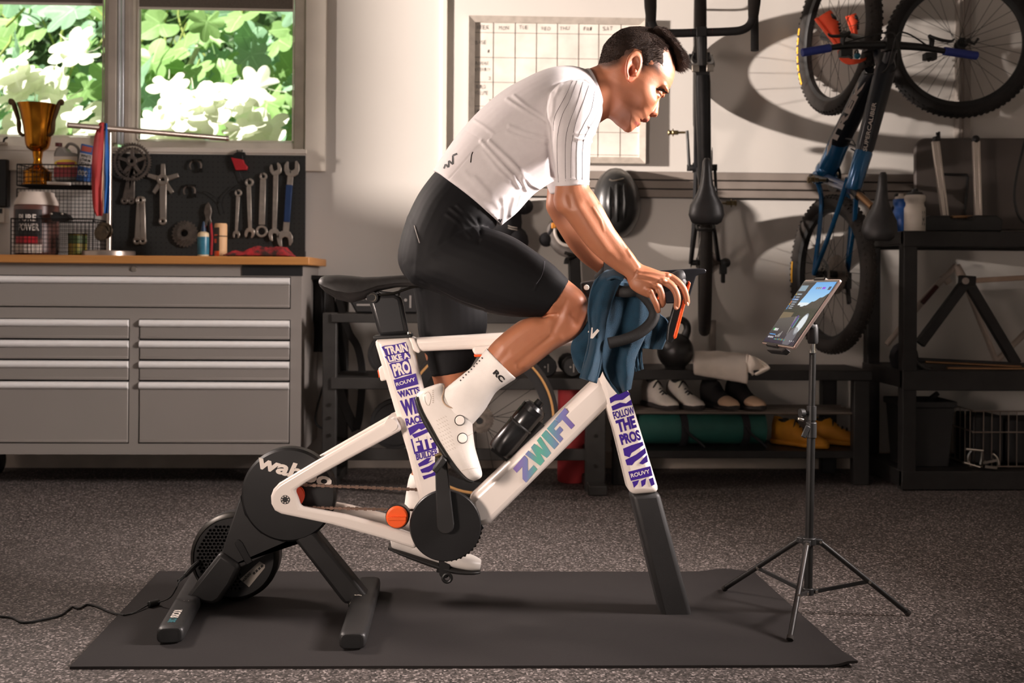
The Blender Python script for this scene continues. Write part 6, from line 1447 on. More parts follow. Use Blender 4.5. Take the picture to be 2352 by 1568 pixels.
quad(pu, [(904, 872), (955, 857), (961, 882), (911, 896)], Yst); text_px(nm_, 'ROUVY', (911, 887), (955, 874), (908.5, 879), Yst - .0006, .02)
ptext(pu, 'WATTS', (917, 914), (966, 902), (912, 899), Yst); ptext(pu, 'WIN', (927, 957), (975, 945), (918, 920), Yst); ptext(pu, 'RACES', (934, 978), (979, 967), (930, 961), Yst, .04)
def stripes(polys, Y):
    for p in polys: quad(pu, p, Y)
stripes([[(937, 983), (960, 972), (975, 971), (983, 978), (968, 987), (962, 984), (950, 994), (942, 1000)], [(946, 998), (962, 992), (986, 982), (988, 990), (966, 1000), (952, 1006)]], Yst)
f_ = [(952, 1043), (1003, 1030), (1000, 1000), (943, 1008)]
quad(pu, f_, Yst); text_px(wt, 'FTP', (954, 1037), (1003, 1026), (947, 1008), Yst - .0006, .05)
ptext(pu, 'BUILDER', (957, 1057), (1008, 1044), (954, 1043), Yst, .03)
stripes([[(960, 1065), (980, 1052), (990, 1050), (984, 1060), (996, 1056), (980, 1066), (963, 1072)], [(965, 1078), (985, 1070), (1003, 1058), (1003, 1072), (985, 1084), (969, 1086)], [(970, 1093), (990, 1087), (1004, 1079), (1004, 1090), (985, 1096), (974, 1101)]], Yst)
part('purple_lettering', pu, M_purple, bk, smooth=False, label='purple slogans and stripes on the seat tube'); part('white_lettering', wt, M_w2, bk, smooth=False); part('name_lettering', nm_, M_w2, bk, smooth=False); pu = MB(); wt = MB(); nm_ = MB()
# head tube lettering
stripes([[(1400, 914), (1418, 903), (1440, 897), (1448, 905), (1430, 918), (1412, 920), (1402, 926)], [(1404, 933), (1424, 924), (1438, 926), (1450, 917), (1452, 930), (1430, 934), (1420, 938), (1407, 943)]], Yht)
ptext(pu, 'FOLLOW', (1411, 963), (1459, 950), (1406, 946), Yht, .03); ptext(pu, 'THE', (1420, 994), (1463, 981), (1413, 966), Yht, .05); ptext(pu, 'PROS', (1428, 1022), (1474, 1010), (1421, 998), Yht, .045)
stripes([[(1431, 1030), (1450, 1022), (1476, 1014), (1478, 1022), (1460, 1034), (1450, 1040), (1446, 1050), (1434, 1046)], [(1436, 1056), (1460, 1044), (1482, 1028), (1484, 1040), (1470, 1052), (1458, 1060), (1452, 1068), (1440, 1068)], [(1468, 1064), (1478, 1052), (1486, 1044), (1488, 1060), (1476, 1066)]], Yht)
quad(pu, [(1443, 1083), (1494, 1070), (1499, 1092), (1449, 1104)], Yht); text_px(nm_, 'ROUVY', (1450, 1097), (1493, 1086), (1448, 1088), Yht - .0006, .02)
stripes([[(1452, 1106), (1468, 1102), (1464, 1112), (1456, 1120)], [(1472, 1104), (1484, 1098), (1482, 1112), (1474, 1118)], [(1490, 1100), (1500, 1096), (1504, 1112), (1496, 1116)]], Yht)
part('purple_lettering', pu, M_purple, bk, smooth=False, label='purple slogans and stripes on the head tube'); part('name_lettering', nm_, M_w2, bk, smooth=False)
# gradient word along the down tube
gm = bpy.data.materials.new('holographic_print'); gm.use_nodes = True; nt = gm.node_tree; b = nt.nodes['Principled BSDF']; b.inputs['Roughness'].default_value = .3
tc = nt.nodes.new('ShaderNodeTexCoord'); sp_ = nt.nodes.new('ShaderNodeSeparateXYZ'); nt.links.new(tc.outputs['Object'], sp_.inputs[0]); mr = nt.nodes.new('ShaderNodeMapRange')
xa__, xb__ = P(1185, 1080, Ydt).x - ORG[bk.name].x, P(1325, 960, Ydt).x - ORG[bk.name].x
mr.inputs['From Min'].default_value = xa__; mr.inputs['From Max'].default_value = xb__; nt.links.new(sp_.outputs[0], mr.inputs['Value'])
cr = nt.nodes.new('ShaderNodeValToRGB'); cols_ = [(0, '8f78b8'), (.18, '7f86b8'), (.36, '63b59c'), (.55, '6fa6ae'), (.75, '7f80b8'), (1, '7d63ad')]
for i, (p_, c_) in enumerate(cols_):
    e_ = cr.color_ramp.elements[i] if i < 2 else cr.color_ramp.elements.new(p_); e_.position = p_; e_.color = (*lin(c_), 1)
nt.links.new(mr.outputs[0], cr.inputs[0]); nt.links.new(cr.outputs[0], b.inputs['Base Color'])
m = MB(); lo_, lu_, lv_ = (1208, 1108), (119, -140), (-30, -32)
for x0_, w_, poly in ((0, .22, [(0, 0), (1, 0), (1, .3), (.52, .3), (1, .74), (1, 1), (0, 1), (0, .7), (.48, .7), (0, .26)]), (.235, .29, [(.14, 0), (.42, 0), (.5, .45), (.58, 0), (.86, 0), (1, 1), (.78, 1), (.71, .42), (.61, 1), (.39, 1), (.29, .42), (.22, 1), (0, 1)]), (.545, .09, [(0, 0), (1, 0), (1, 1), (0, 1)]), (.655, .155, [(0, 0), (.42, 0), (.42, .3), (.9, .3), (.9, .57), (.42, .57), (.42, .72), (1, .72), (1, 1), (0, 1)]), (.815, .185, [(.32, 0), (.68, 0), (.68, .7), (1, .7), (1, 1), (0, 1), (0, .7), (.32, .7)])):
    quad(m, [(lo_[0] + lu_[0] * (x0_ + w_ * a) + lv_[0] * b_, lo_[1] + lu_[1] * (x0_ + w_ * a) + lv_[1] * b_) for a, b_ in poly], Ydt)
part('tube_lettering', m, gm, bk, smooth=False, label='violet to green word along the down tube')
# cockpit
M_hood = mat('hood_rubber', '1d1c1d', .6, bump=.05, bscale=300)
YN, YFr = 2.735, 3.125
def cockpit(Y, s_):
    o_ = V((0, Y - YN, 0))
    def q(x, y, dy=0): return P(x, y, YN + dy) + o_
    m = MB(); m.tube([q(1418, 668, .03), q(1440, 670), q(1462, 668), q(1480, 680), q(1496, 700), q(1503, 716), q(1500, 733), q(1486, 751), q(1462, 768), q(1432, 780), q(1398, 788)], .0155, 12, k=5); part('drop_bar', m, M_tape, bk)
    m = MB(); m.tube([q(1470, 668), q(1510, 660), q(1545, 645), q(1562, 634), q(1572, 630)], [.016, .019, .021, .018, .011], 12, k=4); m.tube([q(1556, 640), q(1566, 652), q(1570, 664)], [.018, .015, .008], 10, k=3); part('brake_hood', m, M_hood, bk)
    m = MB(); m.prism([q(1562, 655, -.006), q(1585, 646, -.006), q(1568, 706, -.006), q(1550, 778, -.006), q(1541, 790, -.006), q(1531, 782, -.006), q(1534, 750, -.006), q(1548, 700, -.006)], (0, .016, 0)); part('lever', m, M_black, bk, .004)
    m = MB(); m.prism([q(1583, 645, -.011), q(1587, 650, -.011), q(1554, 776, -.011), q(1549, 779, -.011), q(1547, 772, -.011), q(1577, 660, -.011)], (0, .02, 0)); part('lever_strip', m, M_orange, bk, .002, label='orange strip on the lever edge')
cockpit(YN, -1); cockpit(YFr, 1)
m = MB(); m.tube([P(1420, 668, YN + .02), P(1414, 664, YN + .09), P(1410, 662, 2.93), P(1405, 664, YFr - .09), P(1400, 664, YFr - .02)], .0165, 12, k=4); part('bar_top', m, M_tape, bk)
pxp('stem', [(1336, 648), (1362, 643), (1420, 642), (1428, 700), (1386, 700), (1350, 684), (1338, 668)], 2.905, .05, M_black, .006)
m = MB(); m.lathe([(.001, -.002), (.007, -.002), (.008, 0), (.001, .001)], P(1347, 660, 2.904), (0, 1, 0), 20); part('stem_bolt', m, M_trim, bk)
pxp('device_tray', [(1446, 632), (1500, 622), (1604, 616), (1619, 617), (1623, 621), (1621, 627), (1606, 631), (1599, 634), (1582, 690), (1572, 696), (1530, 697), (1522, 650), (1450, 640)], 2.88, .10, mat('tray_black', '1a1a1e', .3), .003)
pxp('inner_paddle', [(1521, 764), (1533, 746), (1541, 752), (1535, 778), (1528, 773)], 3.08, .012, M_orange, .002)

# water bottle in a cage on the down tube
t = thing('drink_bottle', 'black drink bottle held on the down tube behind the shoe', 'bottle', P(1195, 995, 2.93))
A, B = P(1146, 1037, 2.93), P(1226, 940, 2.93); ax = (B - A).normalized(); L = (B - A).length; r_ = .037
mb_ = mat('bottle_black', '131314', .25)
part('body', MB().lathe([(.001, 0), (r_ * .9, 0), (r_, .008), (r_, L * .58), (r_ * .93, L * .62), (r_, L * .68), (r_, L * .9), (r_ * .96, L * .94), (.001, L * .94)], A, ax, 32), mb_, t)
part('cap', MB().lathe([(.001, L * .93), (r_ * 1.0, L * .93), (r_ * 1.0, L * 1.02), (r_ * .8, L * 1.08), (r_ * .35, L * 1.1), (r_ * .32, L * 1.2), (.001, L * 1.2)], A, ax, 32), mb_, t)
m = MB(); n_ = V((ax.z, 0, -ax.x)); m.bar(A + n_ * (r_ + .006) + ax * .02, A + n_ * (r_ + .006) + ax * L * .9, .02, .012); m.torus(A + ax * L * .63, ax, r_ * .97, .004, 28, 6); m.bar(A + n_ * r_ + ax * .0, A - n_ * r_ * .6 - ax * .004, .016, .006)
part('cage', m, M_black, t)

# ------------------------------------------------------------------ teal towel over the handlebar
M_tl = mat('towel_teal', '083e56', .95, col2='063046', scale=40, amt=.6, bump=.6, bscale=800, sheen=.15)
t = thing('teal_towel', 'teal towel with pale logo draped over the bike handlebar', 'towel', P(1400, 900, 2.80)); TW = t
def drape(name, L, R, Yfn, nu=26, nv=40, th=.008):
    m = MB(); cloth_px(m, L, R, nu, nv, Yfn); return part(name, m, M_tl, t, solid=th, sub=1, ang=80)
fold = lambda u, v, k_, ph: .010 * math.sin(u * k_ + ph + v * 1.5) * min(1, .3 + v) + .004 * noise.noise(V((u * 5, v * 6, ph)))
fr = drape('front_drape', [(1392, 622), (1372, 636), (1356, 668), (1350, 715), (1354, 760), (1349, 800), (1340, 835), (1330, 868)], [(1432, 622), (1440, 630), (1424, 652), (1404, 700), (1392, 745), (1386, 790), (1380, 840), (1371, 881)], lambda u, v, q: 2.725 + .05 * max(0, .18 - v) / .18 * 1.0 + fold(u, v, 7, 0))
drape('back_drape', [(1400, 640), (1372, 690), (1345, 745), (1318, 778), (1311, 802), (1318, 832), (1331, 856)], [(1452, 640), (1440, 700), (1420, 760), (1400, 800), (1392, 830), (1384, 850), (1376, 868)], lambda u, v, q: 2.80 + fold(u, v, 6, 2))
drape('middle_fold', [(1405, 645), (1386, 740), (1378, 790), (1382, 845), (1400, 880), (1422, 906)], [(1490, 650), (1496, 730), (1480, 775), (1460, 820), (1454, 860), (1447, 894)], lambda u, v, q: 2.785 + fold(u, v, 8, 4))
drape('right_fold', [(1424, 640), (1436, 690), (1450, 740), (1460, 775), (1470, 800)], [(1476, 662), (1512, 716), (1534, 736), (1536, 765), (1520, 803)], lambda u, v, q: 2.80 + fold(u, v, 9, 1))
drape('corner_flap', [(1440, 790), (1449, 815), (1456, 838), (1459, 854)], [(1474, 792), (1475, 815), (1476, 838), (1478, 848)], lambda u, v, q: 2.80 + fold(u, v, 14, 3), 14, 14)
m = MB(); ov = lambda u, v: P(1392 + 40 * u + 6 * math.sin(v * 3), 623 - 6 * math.sin(u * PI), 2.70 + .14 * v) + V((0, 0, -.02 * (2 * v - 1) ** 2 - .004))
m.grid(ov, 16, 16); part('bar_wrap', m, M_tl, t, solid=.01, sub=1)
m = MB()
for k_ in range(2): pass
quad(m, [(1356, 777), (1358.5, 752), (1361.5, 752), (1361, 767), (1372, 755), (1377, 759), (1362, 777)], 2.698); quad(m, [(1350, 762), (1352, 759), (1353, 762), (1351, 764)], 2.699)
part('logo', m, mat('print_white', 'd8cfc6', .5), t, smooth=False)

# ------------------------------------------------------------------ tablet on a tripod
BL, BR, TLc, TRc = P(1749, 788, 2.985), P(1821, 800, 2.72), P(1848.5, 640, 2.985), P(1931, 643, 2.72)
uu = (BR - BL); vv_ = (TLc - BL + TRc - BR) / 2; nn = uu.cross(vv_).normalized()
if nn.x > 0: nn = -nn
t = thing('tablet', 'tablet showing a cycling game clamped on the black tripod', 'tablet', BL + uu / 2)
TB = t
def tp(u, v, d=0): return BL + uu * u + vv_ * v + nn * d
m = MB(); pts = []
for (cu, cv, a0) in ((1, 0, -PI / 2), (1, 1, 0), (0, 1, PI / 2), (0, 0, PI)):
    for i in range(5):
        a = a0 + PI / 2 * i / 4; ru, rv = .03, .04; pts.append(tp((cu - ru if cu else ru) + ru * math.cos(a), (cv - rv if cv else rv) + rv * math.sin(a)))
m.prism(pts, -nn * .008); part('case', m, mat('tablet_rose', 'c9b3aa', .3, .8), t, .0015)
m = MB(); m.add([tp(u, v, .0005) for u, v in ((.012, .015), (.988, .015), (.988, .985), (.012, .985))], [(0, 1, 2, 3)]); part('bezel', m, mat('black_glass', '0d0e10', .2), t)
NX, NY = 120, 150
def screen_col(u, v):
    def rgb(h): return np.array(lin(h))
    c = None
    left_edge = .30 + .10 * max(0, (v - .62) / .34) ** 1.2 - .02 * math.sin(v * 30) * .3 if v > .62 else .4
    right_edge = .56 + (v - .62) * 2.35 + .02 * math.sin(v * 40)
    if v > .60 and u > left_edge and (v > .60 + max(0, (u - .5)) * .42 + .01 * math.sin(u * 40)):
        k_ = (v - .6) / .4; c = rgb('5aa6e6') * k_ + rgb('a9d8f5') * (1 - k_)
        if v < .67 and u < .62: c = rgb('e4eef2')
    elif v > .58: c = rgb('171b1c') if u < left_edge else rgb('33312a') * (.7 + .5 * (noise.noise(V((u * 30, v * 30, 0))) + .5))
    elif v > .44 + .1 * (u - .5): c = rgb('1f2a1b') * (.8 + .6 * noise.noise(V((u * 25, v * 40, 1)))) if u > .35 or v > .5 else rgb('6f6046')
    else:
        xr__ = .52 + (v - .52) * .2
        c = rgb('55524f') * (.35 + 1.4 * max(0, v - .05)) if u < .62 + (.5 - v) * .2 else rgb('26301c') * (.5 + v)
        if abs(u - (.5 + (.5 - v) * .25)) < .012 and v > .15: c = rgb('8f8d87')
    if v < .28: k_ = v / .28; c = c * k_ + rgb('1b1230') * (1 - k_)
    d_ = ((u - .80) / .10) ** 2 + ((v - .33) / .17) ** 2
    if d_ < 1 and v > .14: c = rgb('dfe5e6') if d_ < .75 else rgb('8f98a0')
    d2 = ((u - .74) / .14) ** 2 + ((v - .12) / .16) ** 2
    if d2 < 1: c = c * .4 + rgb('77767c') * .6
    if abs(u - .56) < .02 and .28 < v < .46: c = rgb('50408c')
    if abs(u - .62) < .012 and .26 < v < .42: c = rgb('3f8fa0')
    # interface blocks
    if .02 < u < .24 and .85 < v < .945: c = rgb('7d97a6')
    for k_, (v0, col_) in enumerate(((.80, '5d7687'), (.755, '2c3a4a'), (.715, '3f76b5'), (.67, '4d6274'), (.635, '242b38'), (.60, '242b38'), (.565, '1c2430'))):
        if .02 < u < .22 and v0 - .015 < v < v0 + .015: c = rgb(col_)
        if .02 < u < .045 and v0 - .015 < v < v0 + .015: c = rgb(('c9b02a', '3f8fd0', '3f8fd0', 'd9702a', 'd0a82a', '3f8fd0', '3f8fd0')[k_])
        if (.08 < u < .19) and abs(v - v0) < .006 and int(u * 90) % 3: c = rgb('c5cdd4')
    if .52 < u < .68 and .885 < v < .92: c = rgb('46556a') if int(u * 80) % 3 else rgb('c9d2dc')
    if .71 < u < .80 and .885 < v < .92: c = rgb('8a35d8')
    if .88 < u < .96 and .87 < v < .93: c = rgb('2a3a50')
    if .10 < u < .22 and .19 < v < .235 and int(u * 90) % 4: c = rgb('e8e8ea')
    if .06 < u < .10 and .19 < v < .235: c = rgb('3fae5a')
    if .04 < u < .24 and .125 < v < .138: c = rgb('4b9be0')
    if .03 < u < .23 and .07 < v < .098 and int(u * 80) % 3: c = rgb('cfcfd8')
    if .26 < u < .42 and .10 < v < .12 + .09 * max(0, (u - .30) / .12) and int(u * 100) % 3 == 0: c = rgb('e9e6df')
    if .28 < u < .66 and .05 < v < .07 + .05 * abs(noise.noise(V((u * 22, 3, 0)))): c = rgb(('2f7f8f', '4a8f5a', '9a6a2a', '33507f')[int(u * 40) % 4])
    if .76 < u < .94 and .05 < v < .075 and int(u * 70) % 4 == 0: c = rgb('e0e0e6')
    return np.maximum(c, 0)
m = MB(); m.grid(lambda a, b_: tp(.03 + .94 * a, .03 + .925 * b_, .0012), NX, NY)
sm = bpy.data.materials.new('lit_screen'); sm.use_nodes = True; nt = sm.node_tree; b = nt.nodes['Principled BSDF']; vc = nt.nodes.new('ShaderNodeVertexColor'); vc.layer_name = 'picture'
nt.links.new(vc.outputs['Color'], b.inputs['Emission Color']); b.inputs['Emission Strength'].default_value = .85; b.inputs['Base Color'].default_value = (.004, .004, .004, 1); b.inputs['Roughness'].default_value = .3; b.inputs['Specular IOR Level'].default_value = .12
so = part('screen', m, sm, t, smooth=False)
at_ = so.data.color_attributes.new('picture', 'FLOAT_COLOR', 'CORNER'); arr = np.ones((len(so.data.loops), 4), dtype=np.float32); i_ = 0
for p_ in so.data.polygons:
    k_ = p_.index; c = screen_col((k_ % NX + .5) / NX, (k_ // NX + .5) / NY)
    for li in p_.loop_indices: arr[li, :3] = c
at_.data.foreach_set('color', arr.ravel())
m = MB(); m.prism([tp(.18, -.02, .003), tp(.55, -.02, .003), tp(.52, .02, .003), tp(.2, .02, .003)], -nn * .022); m.prism([tp(.25, -.075, -.004), tp(.7, -.06, -.004), tp(.74, 0, -.004), tp(.16, 0, -.004)], -nn * .02); part('lower_jaw', m, M_black, t, .003)
m = MB(); m.prism([tp(.30, 1.03, .003), tp(.58, 1.03, .003), tp(.6, .985, .003), tp(.28, .985, .003)], -nn * .02); part('upper_jaw', m, M_dsteel, t, .003)
m = MB(); m.bar(tp(.45, -.02, -.018), tp(.45, 1.0, -.018), .05, .012, nn); part('clamp_bar', m, M_black, t, .003)
# tripod
pt_, pb_ = P(1868, 745, 2.90), P(1856, 1362, 2.90)
t = thing('tripod', 'black folding tripod stand holding the tablet at the mat corner', 'tripod', PF(1855, 1415))
def pl(y): k_ = (y - 745) / (1362 - 745); return pt_.lerp(pb_, k_)
part('ball_head', MB().lathe([(.001, 0), (.013, 0), (.015, .006), (.0145, .045), (.012, .055), (.001, .055)], pl(789), (0, 0, 1), 20), M_black, t); hm = MB(); hm.tube([pl(752), tp(.5, .45, -.03), tp(.45, .45, -.016)], .009, 10); part('head_neck', hm, M_black, t)
part('collar', MB().cyl(pl(809), pl(789), .008, n=16).lathe([(.001, 0), (.0105, 0), (.0105, .006), (.001, .006)], pl(810), (0, 0, 1), 16), M_chrome, t)
part('upper_tube', MB().cyl(pl(970), pl(809), .0095, n=16), M_blackmetal, t); part('lower_tube', MB().cyl(pl(1362), pl(965), .0118, n=16), M_blackmetal, t)
m = MB(); q = pl(948); m.cyl(q + V((0, 0, -.02)), q + V((0, 0, .02)), .0135, n=16); m.cyl(q, q + V((-.028, -.006, 0)), .006, n=10); m.cyl(q + V((-.024, -.006, 0)), q + V((-.036, -.008, 0)), .013, n=14); part('clamp_knob', m, M_black, t)
m = MB(); q = pl(985); m.cyl(q + V((0, 0, -.025)), q + V((0, 0, .02)), .015, n=16); m.bar(q + V((-.012, -.01, .01)), q + V((-.028, -.014, -.022)), .014, .008); part('flip_lock', m, M_black, t, .002); m = MB(); m.box(P(1839, 963, 2.885), (.017, .01, .008), Matrix.Rotation(.25, 3, 'Y')); part('lock_tab', m, M_steel, t, .002)
hub = pl(1243); m = MB(); m.cyl(hub + V((0, 0, -.008)), hub + V((0, 0, .012)), .02, n=18); 
feet = [PF(1662, 1361), PF(2088, 1414), PF(1814, 1479)]
low = pl(1357)
for f_ in feet: d = (f_ - hub); d.z = 0; d.normalize(); m.bar(hub, hub + d * .036, .016, .018)
part('hub', m, M_black, t, .002)
m = MB(); m.cyl(low + V((0, 0, -.01)), low + V((0, 0, .01)), .016, n=16)
for f_ in feet: d = (f_ - low); d.z = 0; d.normalize(); m.bar(low, low + d * .028, .012, .012)
part('lower_collar', m, M_black, t, .002)
for f_ in feet:
    d = (f_ - hub); d.z = 0; d.normalize(); a = hub + d * .03; f2 = V(f_) + V((0, 0, .012 if topx(f_)[0] < 1900 else .006))
    lg = part('leg', MB().tube([a, f2], .0078, 10), M_blackmetal, t); part('rubber_foot', MB().tube([a.lerp(f2, .965), f2], .0095, 10), M_rub, lg)
    k_ = a.lerp(f2, .55); part('brace', MB().bar(low + d * .024, k_, .011, .006, d.cross(V((0, 0, 1)))), M_black, t, .001)
    n_ = V((0, -1, 0)); part('rivet', MB().cyl(k_ + n_ * .006, k_ + n_ * .011, .0045, n=10).cyl(low + d * .022 + n_ * .005, low + d * .022 + n_ * .009, .004, n=10).cyl(a + n_ * .006, a + n_ * .011, .004, n=10), M_steel, t, kind='stuff')

# ------------------------------------------------------------------ the rider
RID = thing('person', 'cyclist in white jersey and black shorts riding the white training bike, leaning forward', 'person', P(1000, 660, 2.93))
def ringpx(p1, p2, Y, dh, n=28, e=.92, dh2=None):
    c = P((p1[0] + p2[0]) / 2, (p1[1] + p2[1]) / 2, Y); a = (P(*p1, Y) - P(*p2, Y)) / 2; out_ = []
    for t_ in np.linspace(0, 2 * PI, n, endpoint=False):
        ca, sa = math.cos(t_), math.sin(t_)
        out_.append(c + a * math.copysign(abs(ca) ** e, ca) + V((0, (dh if sa < 0 or dh2 is None else dh2) * math.copysign(abs(sa) ** e, sa), 0)))
    return out_
def densify(rings, k=4):
    """smooth interpolation between rings"""
    R = [np.array([tuple(p) for p in r]) for r in rings]; out_ = []
    for i in range(len(R) - 1):
        p0, p1, p2, p3 = R[max(i - 1, 0)], R[i], R[i + 1], R[min(i + 2, len(R) - 1)]
        for j in range(k):
            t_ = j / k; out_.append(.5 * ((2 * p1) + (p2 - p0) * t_ + (2 * p0 - 5 * p1 + 4 * p2 - p3) * t_ ** 2 + (3 * p1 - p0 - 3 * p2 + p3) * t_ ** 3))
    out_.append(R[-1]); return [[V(tuple(p)) for p in r] for r in out_]
def limb(mb, spec, k=4, e=.92, n=28): mb.loft(densify([ringpx(a, b_, Y, dh, n, e) for a, b_, Y, dh in spec], k))
def remesh(mb, vox, it=4):
    me = mesh_of(mb, smooth=False); o = bpy.data.objects.new('remesh_source', me); COL.objects.link(o)
    r = o.modifiers.new('r', 'REMESH'); r.mode = 'VOXEL'; r.voxel_size = vox
    if it: s_ = o.modifiers.new('s', 'SMOOTH'); s_.factor = .5; s_.iterations = it
    dg = bpy.context.evaluated_depsgraph_get(); nm = bpy.data.meshes.new_from_object(o.evaluated_get(dg)); bpy.data.objects.remove(o); bpy.data.meshes.remove(me)
    return nm
def npv(me):
    a = np.empty(len(me.vertices) * 3); me.vertices.foreach_get('co', a); return a.reshape(-1, 3)
def npn(me):
    a = np.empty(len(me.vertices) * 3, dtype=np.float32); me.vertex_normals.foreach_get('vector', a); return a.reshape(-1, 3).astype(float)
def setv(me, a): me.vertices.foreach_set('co', np.ascontiguousarray(a, dtype=np.float32).ravel()); me.update()
def polydist(u, v, pts):
    d = np.full(u.shape, 1e9)
    for (x0, y0), (x1, y1) in zip(pts[:-1], pts[1:]):
        dx, dy = x1 - x0, y1 - y0; L2 = dx * dx + dy * dy + 1e-9
        t_ = np.clip(((u - x0) * dx + (v - y0) * dy) / L2, 0, 1); d = np.minimum(d, np.hypot(u - x0 - t_ * dx, v - y0 - t_ * dy))
    return d
def inpoly(u, v, pts):
    ins = np.zeros(u.shape, bool); n = len(pts)
    for i in range(n):
        x0, y0 = pts[i]; x1, y1 = pts[(i + 1) % n]
        c = ((y0 > v) != (y1 > v)) & (u < (x1 - x0) * (v - y0) / (y1 - y0 + 1e-12) + x0); ins ^= c
    return ins
def psd(u, v, pts):           # signed distance, positive inside
    d = polydist(u, v, pts + [pts[0]]); return np.where(inpoly(u, v, pts), d, -d)
def smx(a, b, k): h = np.clip(.5 + .5 * (a - b) / k, 0, 1); return b + (a - b) * h + k * h * (1 - h)   # smooth max
def surface_nets(F, org, h):
    """F > 0 inside; returns vertices, quads"""
    nx, ny, nz = F.shape; ins = F > 0
    c = np.zeros((nx - 1, ny - 1, nz - 1, 3)); cnt = np.zeros((nx - 1, ny - 1, nz - 1))
    offs = [(i, j, k) for i in (0, 1) for j in (0, 1) for k in (0, 1)]
    def sub(A, o): return A[o[0]:nx - 1 + o[0], o[1]:ny - 1 + o[1], o[2]:nz - 1 + o[2]]
    for a in offs:
        for ax in range(3):
            if a[ax] == 0:
                b_ = list(a); b_[ax] = 1; fa, fb = sub(F, a), sub(F, b_); cr_ = (fa > 0) != (fb > 0)
                t_ = np.where(cr_, fa / np.where(cr_, fa - fb, 1), 0)
                for d in range(3): c[..., d] += np.where(cr_, a[d] + (t_ if d == ax else 0), 0)
                cnt += cr_
    act = cnt > 0; idx = -np.ones(act.shape, int); idx[act] = np.arange(act.sum())
    ijk = np.argwhere(act); vs = (ijk + c[act] / cnt[act][:, None]) * h + org
    fs = []
    for ax in range(3):
        a0 = [slice(1, -1)] * 3; a0[ax] = slice(0, -1)
        i0 = [slice(1, n - 1) for n in F.shape]; i0[ax] = slice(0, F.shape[ax] - 1); i1 = list(i0); i1[ax] = slice(1, F.shape[ax])
        A, B = ins[tuple(i0)], ins[tuple(i1)]; cr_ = A != B; q = np.argwhere(cr_)
        base = q.copy()
        for d in range(3):
            if d != ax: base[:, d] += 1
        o1, o2 = [d for d in range(3) if d != ax]
        def g(da, db): e_ = base.copy(); e_[:, o1] -= da; e_[:, o2] -= db; return idx[e_[:, 0], e_[:, 1], e_[:, 2]]
        fs.append(np.stack([g(1, 1), g(0, 1), g(0, 0), g(1, 0)], 1))
    fs = np.concatenate(fs); fs = fs[(fs >= 0).all(1)]
    return vs, fs

# ---- head: profile with a half width everywhere, plus features
YH = 2.93; SH = FPX / YH
HA = [(1372, 160), (1380, 135), (1384, 117), (1389, 104), (1398, 93), (1412, 80), (1428, 71), (1446, 67), (1466, 66), (1488, 68), (1508, 75), (1524, 87), (1536, 102), (1544, 122), (1549, 145), (1550, 162), (1548.5, 176), (1544, 191), (1538, 203), (1530, 211), (1521, 218), (1512, 227), (1507, 240), (1502, 252), (1496, 262), (1490, 268), (1484, 275), (1475, 279), (1468, 284), (1464, 290), (1458, 294), (1450, 302), (1443, 304), (1436, 302), (1427, 294), (1416, 286), (1407, 277), (1398, 270), (1390, 255), (1382, 235), (1376, 205), (1372, 180)]
HB_ = [(1527, 214), (1518, 222), (1514, 231), (1513, 245), (1511.5, 256), (1511, 263), (1507.5, 268.5), (1501, 269), (1494, 266.5), (1486, 266), (1482, 255), (1488, 240), (1498, 225), (1508, 210)]
HL = [(1493, 269), (1490.5, 276.5), (1485.5, 280.5), (1478, 280.5), (1470, 276.5), (1464, 270), (1476, 262), (1488, 262)]
HL2 = [(1469, 279), (1472, 283), (1470.5, 287), (1465, 290.5), (1456, 288), (1454, 279), (1462, 276)]
h_ = .0021
bx = [P(1330, 330, YH).x, P(1590, 330, YH).x]; bz = [P(1450, 318, YH).z, P(1450, 40, YH).z]; by = [YH - .115, YH + .115]
gx = np.arange(bx[0], bx[1], h_); gy = np.arange(by[0], by[1], h_); gz = np.arange(bz[0], bz[1], h_)
XX, ZZ = np.meshgrid(gx, gz, indexing='ij'); flat = np.stack([XX.ravel(), np.full(XX.size, YH), ZZ.ravel()], 1)
U, W_ = topx_np(flat); U = U.reshape(XX.shape); Vv = W_.reshape(XX.shape)
aa = .8 * (U - 1440) + .6 * (Vv - 180); bb_ = .6 * (U - 1440) - .8 * (Vv - 180)
Wd = np.interp(bb_, [-110, -97, -85, -60, -30, 0, 20, 45, 80, 116], [22, 29, 37, 48, 57, 62, 63, 67, 66, 60])
Wd = Wd - 4 * np.exp(-(((aa - 62) / 22) ** 2 + ((bb_ - 38) / 22) ** 2)) - 5 * np.exp(-(((aa - 48) / 22) ** 2 + ((bb_ + 48) / 18) ** 2))
Rd_ = np.interp(bb_, [-100, -80, -20, 30, 60], [22, 34, 44, 66, 74])
def infl(d, W, R): x = np.clip(d / R, 0, 1); return np.where(d > 0, W * np.sqrt(1 - (1 - x) ** 2), d * 1.5)
HH = infl(psd(U, Vv, HA), Wd, Rd_)
Wn = np.interp(Vv, [205, 222, 240, 252, 262, 270], [8, 9, 11, 15, 17, 15])
HN = infl(psd(U, Vv, HB_), Wn, np.interp(Vv, [215, 262], [7, 10]))
HLp = infl(psd(U, Vv, HL), np.interp(U, [1464, 1488], [25, 17]), 9.0); HLq = infl(psd(U, Vv, HL2), np.interp(U, [1454, 1470], [23, 15]), 8.0)
T = (gy - YH) * SH                                            # depth in photo pixels, near side negative
U3, V3, T3 = U[:, None, :], Vv[:, None, :], T[None, :, None]; aT = np.abs(T3)
F = smx(HH[:, None, :] - aT, HN[:, None, :] - aT, 5.0)
F = smx(F, HLp[:, None, :] - aT, 2.5); F = smx(F, HLq[:, None, :] - aT, 2.5)
